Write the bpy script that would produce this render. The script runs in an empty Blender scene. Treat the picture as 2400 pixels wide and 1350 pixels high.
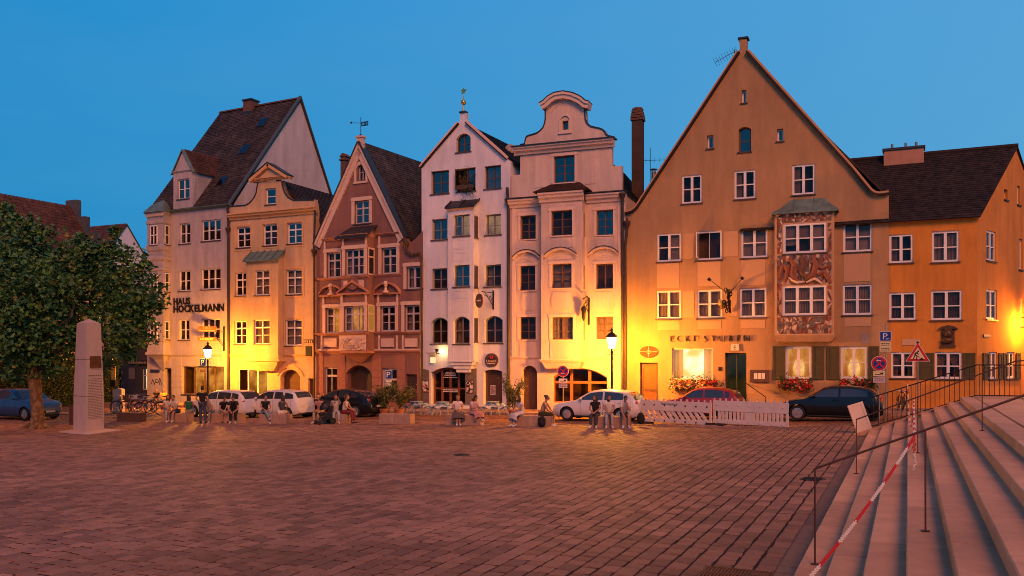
import bpy, bmesh, math, random
from mathutils import Vector as V, Matrix
from mathutils.geometry import tessellate_polygon
rnd = random.Random(7)
SC = bpy.context.scene
COL = SC.collection
# ------------------------------------------------------------------ camera
F, HX, HY, CH = 2020.0, 1200.0, 836.0, 2.95
TH = math.radians(24.7); CT, ST = math.cos(TH), math.sin(TH)
cam = bpy.data.cameras.new('camera'); camo = bpy.data.objects.new('camera', cam); COL.objects.link(camo)
camo.location = (0, 0, CH); camo.rotation_euler = (math.radians(90), 0, TH)
cam.sensor_fit = 'HORIZONTAL'; cam.sensor_width = 36; cam.lens = 36*F/2400
cam.shift_y = (HY-675)/2400; cam.clip_end = 2000; cam.clip_start = .1
SC.camera = camo
# ------------------------------------------------------------------ world, sun, exposure
SKY_STR, SUN_STR = .93, 2.75
w = bpy.data.worlds.new('World'); SC.world = w; w.use_nodes = True
nt = w.node_tree; nt.nodes.clear()
out = nt.nodes.new('ShaderNodeOutputWorld'); bg = nt.nodes.new('ShaderNodeBackground')
tc = nt.nodes.new('ShaderNodeTexCoord'); sep = nt.nodes.new('ShaderNodeSeparateXYZ')
nt.links.new(tc.outputs['Generated'], sep.inputs[0])
# blue-hour sky: darker towards the zenith, paler towards the sunset side on the right
ramp = nt.nodes.new('ShaderNodeValToRGB'); cr = ramp.color_ramp
cr.elements[0].position = 0.0; cr.elements[0].color = (.026, .26, .54, 1)
cr.elements[1].position = 1.0; cr.elements[1].color = (.006, .060, .22, 1)
for p, c in ((.16, (.020, .285, .615, 1)), (.38, (.016, .280, .655, 1)), (.62, (.014, .13, .38, 1))):
    e = cr.elements.new(p); e.color = c
nt.links.new(sep.outputs['Z'], ramp.inputs['Fac'])
dotn = nt.nodes.new('ShaderNodeVectorMath'); dotn.operation = 'DOT_PRODUCT'
nt.links.new(tc.outputs['Generated'], dotn.inputs[0]); dotn.inputs[1].default_value = (.92, .38, 0)
mr = nt.nodes.new('ShaderNodeMapRange'); mr.inputs[1].default_value = -.55; mr.inputs[2].default_value = .75
mr.inputs[3].default_value = 0; mr.inputs[4].default_value = 1
nt.links.new(dotn.outputs['Value'], mr.inputs[0])
mxs = nt.nodes.new('ShaderNodeMix'); mxs.data_type = 'RGBA'; mxs.blend_type = 'ADD'
nt.links.new(mr.outputs[0], mxs.inputs[0]); nt.links.new(ramp.outputs[0], mxs.inputs[6])
mxs.inputs[7].default_value = (.100, .130, .105, 1)
# faint high cloud streaks
mp = nt.nodes.new('ShaderNodeMapping'); mp.inputs['Scale'].default_value = (1.2, 1.2, 7)
nz = nt.nodes.new('ShaderNodeTexNoise'); nz.inputs['Scale'].default_value = 2.2; nz.inputs['Detail'].default_value = 6
nt.links.new(tc.outputs['Generated'], mp.inputs[0]); nt.links.new(mp.outputs[0], nz.inputs['Vector'])
mr2 = nt.nodes.new('ShaderNodeMapRange'); mr2.inputs[1].default_value = .45; mr2.inputs[2].default_value = .85
mr2.inputs[3].default_value = 0; mr2.inputs[4].default_value = .18
nt.links.new(nz.outputs['Fac'], mr2.inputs[0])
mx2 = nt.nodes.new('ShaderNodeMix'); mx2.data_type = 'RGBA'
nt.links.new(mr2.outputs[0], mx2.inputs[0]); nt.links.new(mxs.outputs[2], mx2.inputs[6]); mx2.inputs[7].default_value = (.13, .36, .60, 1)
nt.links.new(mx2.outputs[2], bg.inputs[0]); bg.inputs[1].default_value = SKY_STR
nt.links.new(bg.outputs[0], out.inputs[0])
sl = bpy.data.lights.new('sun', 'SUN'); so = bpy.data.objects.new('sun', sl); COL.objects.link(so)  # warm directional light standing in for unseen plaza lamps behind the viewpoint
sl.energy = SUN_STR; sl.angle = math.radians(26); sl.color = (1, .30, .065)
so.rotation_euler = V((-.46, .66, -.58)).to_track_quat('-Z', 'Y').to_euler()
vs = SC.view_settings; vs.view_transform = 'Standard'; vs.look = 'None'; vs.exposure = 0; vs.gamma = 1; vs.use_curve_mapping = False
SC.cycles.max_bounces = 6; SC.cycles.transparent_max_bounces = 12; SC.cycles.caustics_reflective = False; SC.cycles.caustics_refractive = False
SC.cycles.use_denoising = True; SC.cycles.filter_width = .95; SC.cycles.pixel_filter_type = 'BLACKMAN_HARRIS'

# ------------------------------------------------------------------ projection helpers (photo -> plan)
def ray(px, py):
    a = (px-HX)/F
    return V((-ST+a*CT, CT+a*ST, (HY-py)/F))
def gz(X):
    t = max(-20, min(13, X+12))
    return .0125*t+.0245*3*math.log(1+math.exp(t/3))-.05
def ghit(px, py):
    z = 0
    for _ in range(12):
        d = F*(CH-z)/(py-HY); X = d*ray(px, py).x; z = gz(X)
    return V((X, d*ray(px, py).y, z))
def atY(px, Y):
    r = ray(px, HY); return V((Y*r.x/r.y, Y))
def at(px, py, Y):
    r = ray(px, py); t = Y/r.y
    return V((t*r.x, Y, CH+t*r.z))

# ------------------------------------------------------------------ materials
MATS = {}
def mat(name, col, rough=.8, var=.12, scale=2.0, bump=.0, bscale=60, metal=0, spec=.3, island=0, stain=0, coat=0, sub=None):
    if name in MATS: return MATS[name]
    m = bpy.data.materials.new(name); m.use_nodes = True; n = m.node_tree.nodes; L = m.node_tree.links
    b = n['Principled BSDF']; b.inputs['Roughness'].default_value = rough; b.inputs['Metallic'].default_value = metal
    b.inputs['Specular IOR Level'].default_value = spec; b.inputs['Coat Weight'].default_value = coat
    c = n.new('ShaderNodeRGB'); c.outputs[0].default_value = (*col, 1); cur = c.outputs[0]
    t = n.new('ShaderNodeTexCoord')
    def mul(fac_socket, lo, hi, src):
        r = n.new('ShaderNodeMapRange'); r.inputs[1].default_value = .3; r.inputs[2].default_value = .7
        r.inputs[3].default_value = lo; r.inputs[4].default_value = hi; L.new(fac_socket, r.inputs[0])
        x = n.new('ShaderNodeVectorMath'); x.operation = 'SCALE'; L.new(src, x.inputs[0]); L.new(r.outputs[0], x.inputs['Scale'])
        return x.outputs[0], r
    if var:
        z = n.new('ShaderNodeTexNoise'); z.inputs['Scale'].default_value = scale; z.inputs['Detail'].default_value = 6
        z.inputs['Roughness'].default_value = .65; L.new(t.outputs['Object'], z.inputs['Vector'])
        cur, _ = mul(z.outputs['Fac'], 1-var, 1+var, cur)
    if stain:
        mpn = n.new('ShaderNodeMapping'); mpn.inputs['Scale'].default_value = (1.3, 1.3, .22); L.new(t.outputs['Object'], mpn.inputs[0])
        z = n.new('ShaderNodeTexNoise'); z.inputs['Scale'].default_value = 1.0; z.inputs['Detail'].default_value = 8; z.inputs['Roughness'].default_value = .7
        L.new(mpn.outputs[0], z.inputs['Vector']); cur, _ = mul(z.outputs['Fac'], 1-stain, 1+stain*.5, cur)
    if island:
        g = n.new('ShaderNodeNewGeometry'); cur, r = mul(g.outputs['Random Per Island'], 1-island, 1+island, cur)
        r.inputs[1].default_value = 0; r.inputs[2].default_value = 1
    L.new(cur, b.inputs['Base Color'])
    if bump:
        z = n.new('ShaderNodeTexNoise'); z.inputs['Scale'].default_value = bscale; z.inputs['Detail'].default_value = 4
        L.new(t.outputs['Object'], z.inputs['Vector'])
        bp = n.new('ShaderNodeBump'); bp.inputs['Strength'].default_value = bump; bp.inputs['Distance'].default_value = .02
        L.new(z.outputs['Fac'], bp.inputs['Height']); L.new(bp.outputs[0], b.inputs['Normal'])
    if sub: b.inputs['Subsurface Weight'].default_value = sub; b.inputs['Subsurface Radius'].default_value = (.01, .004, .002)
    MATS[name] = m; return m
def emit(name, col, s):
    if name in MATS: return MATS[name]
    m = bpy.data.materials.new(name); m.use_nodes = True; n = m.node_tree.nodes; n.clear()
    o = n.new('ShaderNodeOutputMaterial'); e = n.new('ShaderNodeEmission'); e.inputs[0].default_value = (*col, 1); e.inputs[1].default_value = s
    m.node_tree.links.new(e.outputs[0], o.inputs[0]); MATS[name] = m; return m
def emit_room(name, c1, c2, s, scale):
    """a lit room seen through a window: lamps and walls of uneven brightness"""
    if name in MATS: return MATS[name]
    m = bpy.data.materials.new(name); m.use_nodes = True; n = m.node_tree.nodes; n.clear(); L = m.node_tree.links
    o = n.new('ShaderNodeOutputMaterial'); e = n.new('ShaderNodeEmission'); t = n.new('ShaderNodeTexCoord')
    z = n.new('ShaderNodeTexNoise'); z.inputs['Scale'].default_value = scale; z.inputs['Detail'].default_value = 3; L.new(t.outputs['Object'], z.inputs['Vector'])
    r = n.new('ShaderNodeValToRGB'); r.color_ramp.elements[0].position = .38; r.color_ramp.elements[1].position = .6
    r.color_ramp.elements[0].color = (*c1, 1); r.color_ramp.elements[1].color = (*c2, 1)
    L.new(z.outputs['Fac'], r.inputs[0]); L.new(r.outputs[0], e.inputs[0]); e.inputs[1].default_value = s
    L.new(e.outputs[0], o.inputs[0]); MATS[name] = m; return m
def glass(name, tint, ior=1.75):
    if name in MATS: return MATS[name]
    m = bpy.data.materials.new(name); m.use_nodes = True; n = m.node_tree.nodes; n.clear(); L = m.node_tree.links
    o = n.new('ShaderNodeOutputMaterial'); x = n.new('ShaderNodeMixShader'); tr = n.new('ShaderNodeBsdfTransparent'); tr.inputs[0].default_value = (*tint, 1)
    g = n.new('ShaderNodeBsdfGlossy'); g.inputs['Roughness'].default_value = .03
    f = n.new('ShaderNodeFresnel'); f.inputs[0].default_value = ior
    t = n.new('ShaderNodeTexCoord'); z = n.new('ShaderNodeTexNoise'); z.inputs['Scale'].default_value = 1.3
    L.new(t.outputs['Object'], z.inputs['Vector'])
    bp = n.new('ShaderNodeBump'); bp.inputs['Strength'].default_value = .06; bp.inputs['Distance'].default_value = .1; L.new(z.outputs['Fac'], bp.inputs['Height']); L.new(bp.outputs[0], g.inputs['Normal'])
    ge = n.new('ShaderNodeNewGeometry'); sb = n.new('ShaderNodeMath'); sb.operation = 'SUBTRACT'; sb.use_clamp = True; L.new(f.outputs[0], sb.inputs[0]); L.new(ge.outputs['Backfacing'], sb.inputs[1])
    L.new(sb.outputs[0], x.inputs[0]); L.new(tr.outputs[0], x.inputs[1]); L.new(g.outputs[0], x.inputs[2]); L.new(x.outputs[0], o.inputs[0])
    MATS[name] = m; return m

# ------------------------------------------------------------------ mesh builder
class MB:
    def __init__(s): s.v = []; s.f = []; s.m = []
    def add(s, vs, fs, mi=0):
        o = len(s.v); s.v += [tuple(p) for p in vs]
        for f in fs: s.f.append(tuple(i+o for i in f)); s.m.append(mi)
        return s
    def box(s, x0, x1, y0, y1, z0, z1, mi=0, M=None):
        vs = [V((x, y, z)) for x in (x0, x1) for y in (y0, y1) for z in (z0, z1)]
        if M: vs = [M @ p for p in vs]
        return s.add(vs, [(0, 1, 3, 2), (4, 6, 7, 5), (0, 4, 5, 1), (2, 3, 7, 6), (0, 2, 6, 4), (1, 5, 7, 3)], mi)
    def quad(s, a, b, c, d, mi=0): return s.add([a, b, c, d], [(0, 1, 2, 3)], mi)
    def prism(s, pts, y0, y1, mi=0, M=None, axis='y'):
        """extrude an outline given in (u,z) between y0 and y1"""
        mk = (lambda u, z, y: V((u, y, z))) if axis == 'y' else ((lambda u, z, y: V((y, u, z))) if axis == 'x' else (lambda u, z, y: V((u, z, y))))
        n = len(pts); vs = [mk(u, z, y0) for u, z in pts]+[mk(u, z, y1) for u, z in pts]
        if M: vs = [M @ p for p in vs]
        fs = [(i, (i+1) % n, n+(i+1) % n, n+i) for i in range(n)]
        tri = tessellate_polygon([[V((u, z, 0)) for u, z in pts]])
        fs += [tuple(t) for t in tri]+[tuple(n+i for i in reversed(t)) for t in tri]
        return s.add(vs, fs, mi)
    def tube(s, pts, r, n=8, mi=0, cap=True, closed=False):
        pts = [V(p) for p in pts]; rs = r if isinstance(r, (list, tuple)) else [r]*len(pts)
        o = len(s.v); N = len(pts); up = V((0, 0, 1)); pa = None
        for i, p in enumerate(pts):
            if closed: t = pts[(i+1) % N]-pts[i-1]
            else: t = pts[min(i+1, N-1)]-pts[max(i-1, 0)]
            t.normalize()
            if pa is None:
                a = t.cross(up)
                if a.length < .05: a = t.cross(V((1, 0, 0)))
            else: a = pa-t*pa.dot(t)
            a.normalize(); b = t.cross(a); pa = a
            for k in range(n):
                q = 2*math.pi*k/n; s.v.append(tuple(p+(a*math.cos(q)+b*math.sin(q))*rs[i]))
        for i in range(N if closed else N-1):
            j = (i+1) % N
            for k in range(n):
                s.f.append((o+i*n+k, o+i*n+(k+1) % n, o+j*n+(k+1) % n, o+j*n+k)); s.m.append(mi)
        if cap and not closed:
            s.f.append(tuple(o+k for k in range(n))); s.m.append(mi); s.f.append(tuple(o+(N-1)*n+k for k in reversed(range(n)))); s.m.append(mi)
        return s
    def lathe(s, prof, n=12, mi=0, c=(0, 0, 0), M=None, cap=True):
        o = len(s.v)
        for r, z in prof:
            for k in range(n):
                q = 2*math.pi*(k+.5)/n; p = V((c[0]+r*math.cos(q), c[1]+r*math.sin(q), c[2]+z)); s.v.append(tuple(M @ p if M else p))
        for i in range(len(prof)-1):
            for k in range(n): s.f.append((o+i*n+k, o+i*n+(k+1) % n, o+(i+1)*n+(k+1) % n, o+(i+1)*n+k)); s.m.append(mi)
        if not cap: return s
        s.f.append(tuple(o+k for k in reversed(range(n)))); s.m.append(mi)
        e = o+(len(prof)-1)*n; s.f.append(tuple(e+k for k in range(n))); s.m.append(mi)
        return s
    def ell(s, c, r, n=12, m=8, mi=0, M=None):
        if not isinstance(r, (tuple, list)): r = (r, r, r)
        o = len(s.v)
        for i in range(1, m):
            ph = math.pi*i/m
            for k in range(n):
                q = 2*math.pi*k/n; p = V((r[0]*math.sin(ph)*math.cos(q), r[1]*math.sin(ph)*math.sin(q), r[2]*math.cos(ph)))
                if M: p = M @ p
                s.v.append(tuple(V(c)+p))
        for e in (1, -1):
            p = V((0, 0, r[2]*e)); p = M @ p if M else p; s.v.append(tuple(V(c)+p))
        T = o+(m-1)*n; B = T+1
        for i in range(m-2):
            for k in range(n): s.f.append((o+i*n+k, o+(i+1)*n+k, o+(i+1)*n+(k+1) % n, o+i*n+(k+1) % n)); s.m.append(mi)
        for k in range(n):
            s.f.append((T, o+k, o+(k+1) % n)); s.m.append(mi); s.f.append((B, o+(m-2)*n+(k+1) % n, o+(m-2)*n+k)); s.m.append(mi)
        return s
    def mesh(s, name, mats, smooth=False, fix=True):
        me = bpy.data.meshes.new(name); me.from_pydata(s.v, [], s.f)
        for m in (mats if isinstance(mats, (list, tuple)) else [mats]): me.materials.append(m)
        me.polygons.foreach_set('material_index', s.m)
        if smooth: me.polygons.foreach_set('use_smooth', [True]*len(s.f))
        if fix:
            bm = bmesh.new(); bm.from_mesh(me); bmesh.ops.recalc_face_normals(bm, faces=bm.faces); bm.to_mesh(me); bm.free()
        if smooth: me.set_sharp_from_angle(angle=math.radians(42))
        me.update(); return me
    def build(s, name, mats, parent=None, smooth=False, loc=None, rot=None, fix=True):
        return link(name, s.mesh(name, mats, smooth, fix), parent, loc, rot)
def link(name, me, parent=None, loc=None, rot=None, scale=None):
    o = bpy.data.objects.new(name, me); COL.objects.link(o)
    if parent: o.parent = parent
    if loc is not None: o.location = loc
    if rot is not None: o.rotation_euler = rot
    if scale is not None: o.scale = scale
    return o
def tag(o, label, cat, group=None, kind=None):
    if label: o['label'] = label
    if cat: o['category'] = cat
    if group: o['group'] = group
    if kind: o['kind'] = kind
    return o
def thing(name, label, cat, loc=(0, 0, 0), rz=0, group=None):
    o = bpy.data.objects.new(name, None); COL.objects.link(o); o.location = loc; o.rotation_euler = (0, 0, rz); o.empty_display_size = .2
    return tag(o, label, cat, group)
def struct(name, mb, m, smooth=False):
    o = mb.build(name, m, smooth=smooth); o['kind'] = 'structure'; return o
def copy_tree(o, parent=None):
    c = o.copy(); COL.objects.link(c)
    if parent: c.parent = parent
    for ch in list(o.children): copy_tree(ch, c)
    return c
def text_mesh(s, size, ext=.01, align='CENTER'):
    cu = bpy.data.curves.new('lettering', 'FONT'); cu.body = s; cu.size = size; cu.extrude = ext; cu.align_x = align; cu.resolution_u = 2
    ob = bpy.data.objects.new('lettering', cu); COL.objects.link(ob)
    me = bpy.data.meshes.new_from_object(ob.evaluated_get(bpy.context.evaluated_depsgraph_get()))
    bpy.data.objects.remove(ob); bpy.data.curves.remove(cu); return me
def text_on(name, s, size, m, parent, u, y, z, ext=.01, sx=1, align='CENTER', ry=0):
    """upright lettering facing local -y"""
    me = text_mesh(s, size, ext, align); me.materials.clear(); me.materials.append(m)
    return link(name, me, parent, (u, y, z), (math.radians(90), ry, 0), (sx, 1, 1))
# ------------------------------------------------------------------ shared materials
M_white = mat('white_paint', (.74, .70, .66), .55, .06, 6)
M_brown = mat('brown_wood', (.13, .065, .04), .5, .2, 9)
M_grey = mat('grey_wood_frame', (.24, .21, .19), .5, .1, 8)
M_dwood = mat('dark_door_wood', (.10, .05, .03), .5, .25, 7, .2, 20)
M_rwood = mat('reddish_shop_wood', (.20, .075, .035), .45, .25, 6)
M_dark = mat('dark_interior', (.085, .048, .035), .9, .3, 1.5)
M_lead = mat('dark_sheet_metal', (.055, .05, .05), .45, .2, 4, metal=.6)
M_iron = mat('black_wrought_iron', (.02, .018, .018), .5, .1, 8, metal=.4)
M_copper = mat('patinated_copper', (.15, .22, .19), .55, .25, 3, metal=.3, stain=.3)
M_gutter = mat('brown_gutter_metal', (.075, .05, .038), .45, .2, 5, metal=.4)
M_tile_d = mat('dark_roof_tile', (.052, .040, .038), .85, .38, .55, island=.45, stain=.55)
M_tile_r = mat('red_roof_tile', (.085, .038, .028), .85, .28, .6, island=.35, stain=.3)
M_tile_b = mat('blackened_roof_tile', (.026, .018, .016), .85, .3, .7, island=.45, stain=.3)
M_roofbase = mat('roof_boarding', (.05, .035, .03), .9, .2, 2)
M_glass = glass('window_glass', (.78, .74, .72), 1.42)
M_glass2 = glass('upper_window_glass', (.55, .58, .60), 2.25)
M_curt = mat('white_net_curtain', (.44, .38, .33), .9, .12, 5)
M_curtw = mat('dark_patterned_curtain', (.20, .14, .10), .9, .45, 14)
M_blind = mat('pale_window_blind', (.50, .44, .40), .7, .05, 4)
M_sill = mat('brown_window_sill', (.085, .05, .04), .5, .15, 8)
M_lit = emit_room('lit_restaurant_room', (.55, .20, .03), (1.0, .62, .22), 1.9, 1.3)
M_litw = emit_room('bright_shop_room', (.9, .42, .10), (1.0, .85, .55), 3.2, 1.0)
M_lito = emit_room('amber_window_glow', (.30, .09, .01), (.9, .38, .06), 1.5, .9)  # uneven amber glow; on the white house it imitates reflected light

# unit meshes shared by many parts
PANE = {}
def pane_mesh(m):
    if m.name not in PANE: PANE[m.name] = MB().box(-.5, .5, -.004, .004, 0, 1).mesh('pane', m)
    return PANE[m.name]
def wavy(name, m, slant=0):
    mb = MB(); N = 22; a = []
    for i in range(N+1):
        x = i/N-.5; y = .02*math.sin(i*1.9)+.012*math.sin(i*4.1)
        for zz in (0, .35, .7, 1):
            xx = x
            if slant: xx = (x+.5)*(1-.55*(1-abs(zz-.32)/.68 if zz > .32 else .9)*1)-.5 if slant > 0 else .5-(.5-x)*(1-.55*(1-abs(zz-.32)/.68 if zz > .32 else .9))
            a.append(V((xx, y, zz)))
    for i in range(N):
        for k in range(3): mb.quad(a[i*4+k], a[(i+1)*4+k], a[(i+1)*4+k+1], a[i*4+k+1])
    return mb.mesh(name, m, True, False)
ME_curt = wavy('curtain', M_curt); ME_curtw = wavy('curtain', M_curtw)
M_curtlit = mat('cream_tied_curtain', (.80, .64, .42), .9, .1, 5)
n_ = M_curtlit.node_tree; b_ = n_.nodes['Principled BSDF']; b_.inputs['Transmission Weight'].default_value = 0
tl_ = n_.nodes.new('ShaderNodeBsdfTranslucent'); tl_.inputs[0].default_value = (.95, .78, .45, 1); mx_ = n_.nodes.new('ShaderNodeMixShader'); mx_.inputs[0].default_value = .88
o_ = n_.nodes['Material Output']; n_.links.new(b_.outputs[0], mx_.inputs[1]); n_.links.new(tl_.outputs[0], mx_.inputs[2]); n_.links.new(mx_.outputs[0], o_.inputs[0])
ME_tieL = wavy('tied_curtain', M_curtlit, 1); ME_tieR = wavy('tied_curtain', M_curtlit, -1)
ME_lit = wavy('curtain', M_curtlit)
ME_tieLp = wavy('tied_curtain', mat('pink_tied_curtain', (.45, .30, .22), .9, .15, 5), 1); ME_tieRp = wavy('tied_curtain', MATS['pink_tied_curtain'], -1)
mbb = MB()
for i in range(26): mbb.quad(V((-.5, .0, i/26)), V((.5, .0, i/26)), V((.5, .02, (i+.9)/26)), V((-.5, .02, (i+.9)/26)))
ME_blind = mbb.mesh('blind', M_blind, fix=False)

# ------------------------------------------------------------------ houses
class House:
    def __init__(s, name, label, pl, Yl, pr, Yr, cat='house'):
        a, b = atY(pl, Yl), atY(pr, Yr); d = b-a
        s.W = d.length; s.rz = math.atan2(d.y, d.x); s.a = a
        s.o = thing(name, label, cat, (a.x, a.y, 0), s.rz); s.holes = {}
        s.Mi = Matrix.Rotation(-s.rz, 3, 'Z')
        s.C = s.Mi @ V((-a.x, -a.y, CH))
    def uv(s, px, py, d=0):
        r = s.Mi @ ray(px, py); t = (-d-s.C.y)/r.y
        return (s.C.x+t*r.x, CH+t*r.z)
    def world(s, u, y, z):
        return s.o.matrix_world_ @ V((u, y, z))
    def along(s, u, px, d=0):
        """local y at which a line running straight back from facade position u appears at image column px"""
        r = s.Mi @ ray(px, HY); t = (u-s.C.x)/r.x
        return s.C.y+t*r.y, t
    def pts(s, lst, d=0): return [s.uv(x, y, d) for x, y in lst]
    def win(s, x0, y0, x1, y1, nx=2, hb=((.5, .05),), fm=None, d=0, arch=0, key='wall', gm=None, cur=None, sill=True, rec=.13, ft=.07, mt=.06, lit=None, name='window', label=None, open_=0, sillm=None, proud=0, rooms=.5):
        fm = fm or M_white; gm = gm or M_glass; ym = (y0+y1)/2; xm = (x0+x1)/2
        u0, u1 = s.uv(x0, ym, d)[0], s.uv(x1, ym, d)[0]; z1, z0 = s.uv(xm, y0, d)[1], s.uv(xm, y1, d)[1]
        w, h = u1-u0, z1-z0; uc = (u0+u1)/2
        hole = [(u0, z0), (u1, z0), (u1, z1-arch)]
        if arch:
            R = (w*w/4+arch*arch)/(2*arch); A = math.asin(min(1, w/2/R)) if arch < w/2-.001 else math.pi/2
            for k in range(1, 10):
                q = A-2*A*k/10; hole.append((uc+R*math.sin(q), z1-R+R*math.cos(q)))
        hole.append((u0, z1-arch)); s.holes.setdefault(key, []).append((hole, rec, rooms))
        mb = MB(); D = .07
        mb.box(-w/2, -w/2+ft, 0, D, 0, h-arch); mb.box(w/2-ft, w/2, 0, D, 0, h-arch); mb.box(-w/2+ft, w/2-ft, 0, D, 0, ft)
        if arch:
            m_ = 12; po = []; pi_ = []
            for k in range(m_+1):
                q = A-2*A*k/m_; po.append((R*math.sin(q), h-R+R*math.cos(q))); pi_.append(((R-ft)*math.sin(q)*(w/2-ft)/max(.01, (R-ft)*math.sin(A)), h-R+(R-ft)*math.cos(q)))
            for k in range(m_): mb.prism([po[k], po[k+1], pi_[k+1], pi_[k]], 0, D)
        else: mb.box(-w/2+ft, w/2-ft, 0, D, h-ft, h)
        iw, ih = w-2*ft, h-2*ft
        cw = (iw-(nx-1)*mt)/nx; xs = []
        for i in range(nx):
            a = -iw/2+i*(cw+mt); xs.append((a, a+cw))
            if i: mb.box(a-mt, a, -.012, D-.002, ft, h-ft+(arch*.0))
        zs = []; z = ft
        for fr, th in hb:
            zc = ft+ih*fr
            zs.append((z, zc-th/2)); z = zc+th/2
            for a, b in xs: mb.box(a, b, .004 if th < .05 else -.01, D-.008, zc-th/2, zc+th/2)
        zs.append((z, h-ft))
        fr_ = mb.build(name, fm, s.o, loc=(uc, -d+rec-proud, z0))
        if label: fr_['label'] = label
        for i, (a, b) in enumerate(xs):
            if open_ and i == open_-1: continue
            for k, (c, e) in enumerate(zs):
                link('pane', pane_mesh(gm), fr_, ((a+b)/2, D*.55, c), None, (b-a, 1, e-c))
        if open_:
            a, b = xs[open_-1]; sg = MB(); q = b-a
            sg.box(0, .05, -q, 0, ft, h-ft); sg.box(.052, .054, -q+.05, -.05, ft+.05, h-ft-.05, 1)
            sg.build('open_sash', [fm, gm], fr_, loc=(a-.02, -.02, 0))
        if sill:
            MB().box(-w/2-.06, w/2+.06, -.13, .02, -.06, 0).build('sill', sillm or M_sill, fr_, loc=(0, -rec+.06, 0))
        if cur == 'net':
            for a, b in xs: link('curtain', ME_curt, fr_, ((a+b)/2, .16, ft), None, (b-a+.05, 1, ih))
        elif cur == 'dark':
            for a, b in xs: link('curtain', ME_curtw, fr_, ((a+b)/2, .16, ft), None, (b-a+.05, 1, ih))
        elif cur == 'lit':
            ML = link('curtain', ME_lit, fr_, (-iw/2+iw*.12, .16, ft), None, (iw*.24, 1, ih)); link('curtain', ME_lit, fr_, (iw/2-iw*.11, .16, ft), None, (iw*.22, 1, ih))
        elif cur == 'side':
            link('curtain', ME_curt, fr_, (-iw/2+iw*.13, .16, ft), None, (iw*.26, 1, ih)); link('curtain', ME_curt, fr_, (iw/2-iw*.10, .16, ft), None, (iw*.2, 1, ih))
        elif cur == 'one':
            link('curtain', ME_curt, fr_, (-iw/2+iw*.16, .16, ft), None, (iw*.3, 1, ih))
        elif cur == 'tie' or cur == 'tiep':
            A_, B_ = (ME_tieL, ME_tieR) if cur == 'tie' else (ME_tieLp, ME_tieRp)
            link('curtain', A_, fr_, (-iw/4, .16, ft), None, (iw/2, 1, ih)); link('curtain', B_, fr_, (iw/4, .16, ft), None, (iw/2, 1, ih))
        elif cur and cur[0] == 'b':            # blinds, one digit per light: how many quarters are pulled down
            for (a, b), q in zip(xs, cur[1:]):
                if q != '0': link('blind', ME_blind, fr_, ((a+b)/2, .14, ft+ih*(1-int(q)/4)), None, (b-a+.04, 1, ih*int(q)/4))
        if lit:
            if d > .2: rooms = min(rooms, d-.02)
            q = MB().quad((-w/2-.05, 0, -.05), (w/2+.05, 0, -.05), (w/2+.05, 0, h+.05), (-w/2-.05, 0, h+.05))
            q.build('window_glow', lit, fr_, loc=(0, rooms-rec-.04, 0), fix=False)
        return fr_
    def wall(s, outline, m, d=0, key='wall', thick=.35, name='wall', md=None):
        mb = MB(); loops = [[V((u, z, 0)) for u, z in outline]]
        for h, _, _ in s.holes.get(key, []): loops.append([V((u, z, 0)) for u, z in h])
        flat = [p for l in loops for p in l]
        mb.add([V((p.x, -d, p.y)) for p in flat], [tuple(t) for t in tessellate_polygon(loops)])
        n = len(outline)
        for i in range(n):
            (a, b), (c, e) = outline[i], outline[(i+1) % n]
            mb.quad(V((a, -d, b)), V((c, -d, e)), V((c, -d+thick, e)), V((a, -d+thick, b)))
        for h, rec, rm in s.holes.get(key, []):
            k = len(h); rm2 = min(rm, d-.02) if d > .2 else rm
            for i in range(k):
                (a, b), (c, e) = h[i], h[(i+1) % k]
                mb.quad(V((a, -d, b)), V((a, -d+rec, b)), V((c, -d+rec, e)), V((c, -d, e)))
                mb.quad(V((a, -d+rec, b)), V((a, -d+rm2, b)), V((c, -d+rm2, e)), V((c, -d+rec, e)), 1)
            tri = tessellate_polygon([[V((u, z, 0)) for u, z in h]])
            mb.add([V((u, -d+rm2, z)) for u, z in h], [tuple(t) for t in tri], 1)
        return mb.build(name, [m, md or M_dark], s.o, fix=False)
    def bx(s, name, x0, y0, x1, y1, m, p0=0, p1=.06, d=0, level=True, lab=None):
        """a box on the facade: photo corners, standing from p0 to p1 proud of the plane d"""
        ym = (y0+y1)/2; xm = (x0+x1)/2
        u0, u1 = s.uv(x0, ym, d)[0], s.uv(x1, ym, d)[0]; z1, z0 = s.uv(xm, y0, d)[1], s.uv(xm, y1, d)[1]
        return MB().box(0, u1-u0, -p1, -p0, 0, z1-z0).build(name, m, s.o, loc=(u0, -d, z0))
    def cornice(s, u0, u1, z, h, pr, m, d=0, name='cornice', ret=False, par=None):
        """moulded cornice: a stepped profile running along u"""
        prof = [(.0, 0), (-.25, 0), (-.35, .3), (-.7, .45), (-.8, .75), (-1, .8), (-1, 1), (0, 1.06)]
        mb = MB(); n = len(prof)
        for e, u in ((0, u0), (1, u1)): mb.v += [(u, -d+p*pr, z+q*h) for p, q in prof]
        mb.f += [(i, i+1, n+i+1, n+i) for i in range(n-1)]+[tuple(range(n)), tuple(range(2*n-1, n-1, -1))]; mb.m += [0]*(n+1)
        return mb.build(name, m, par or s.o)
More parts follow.
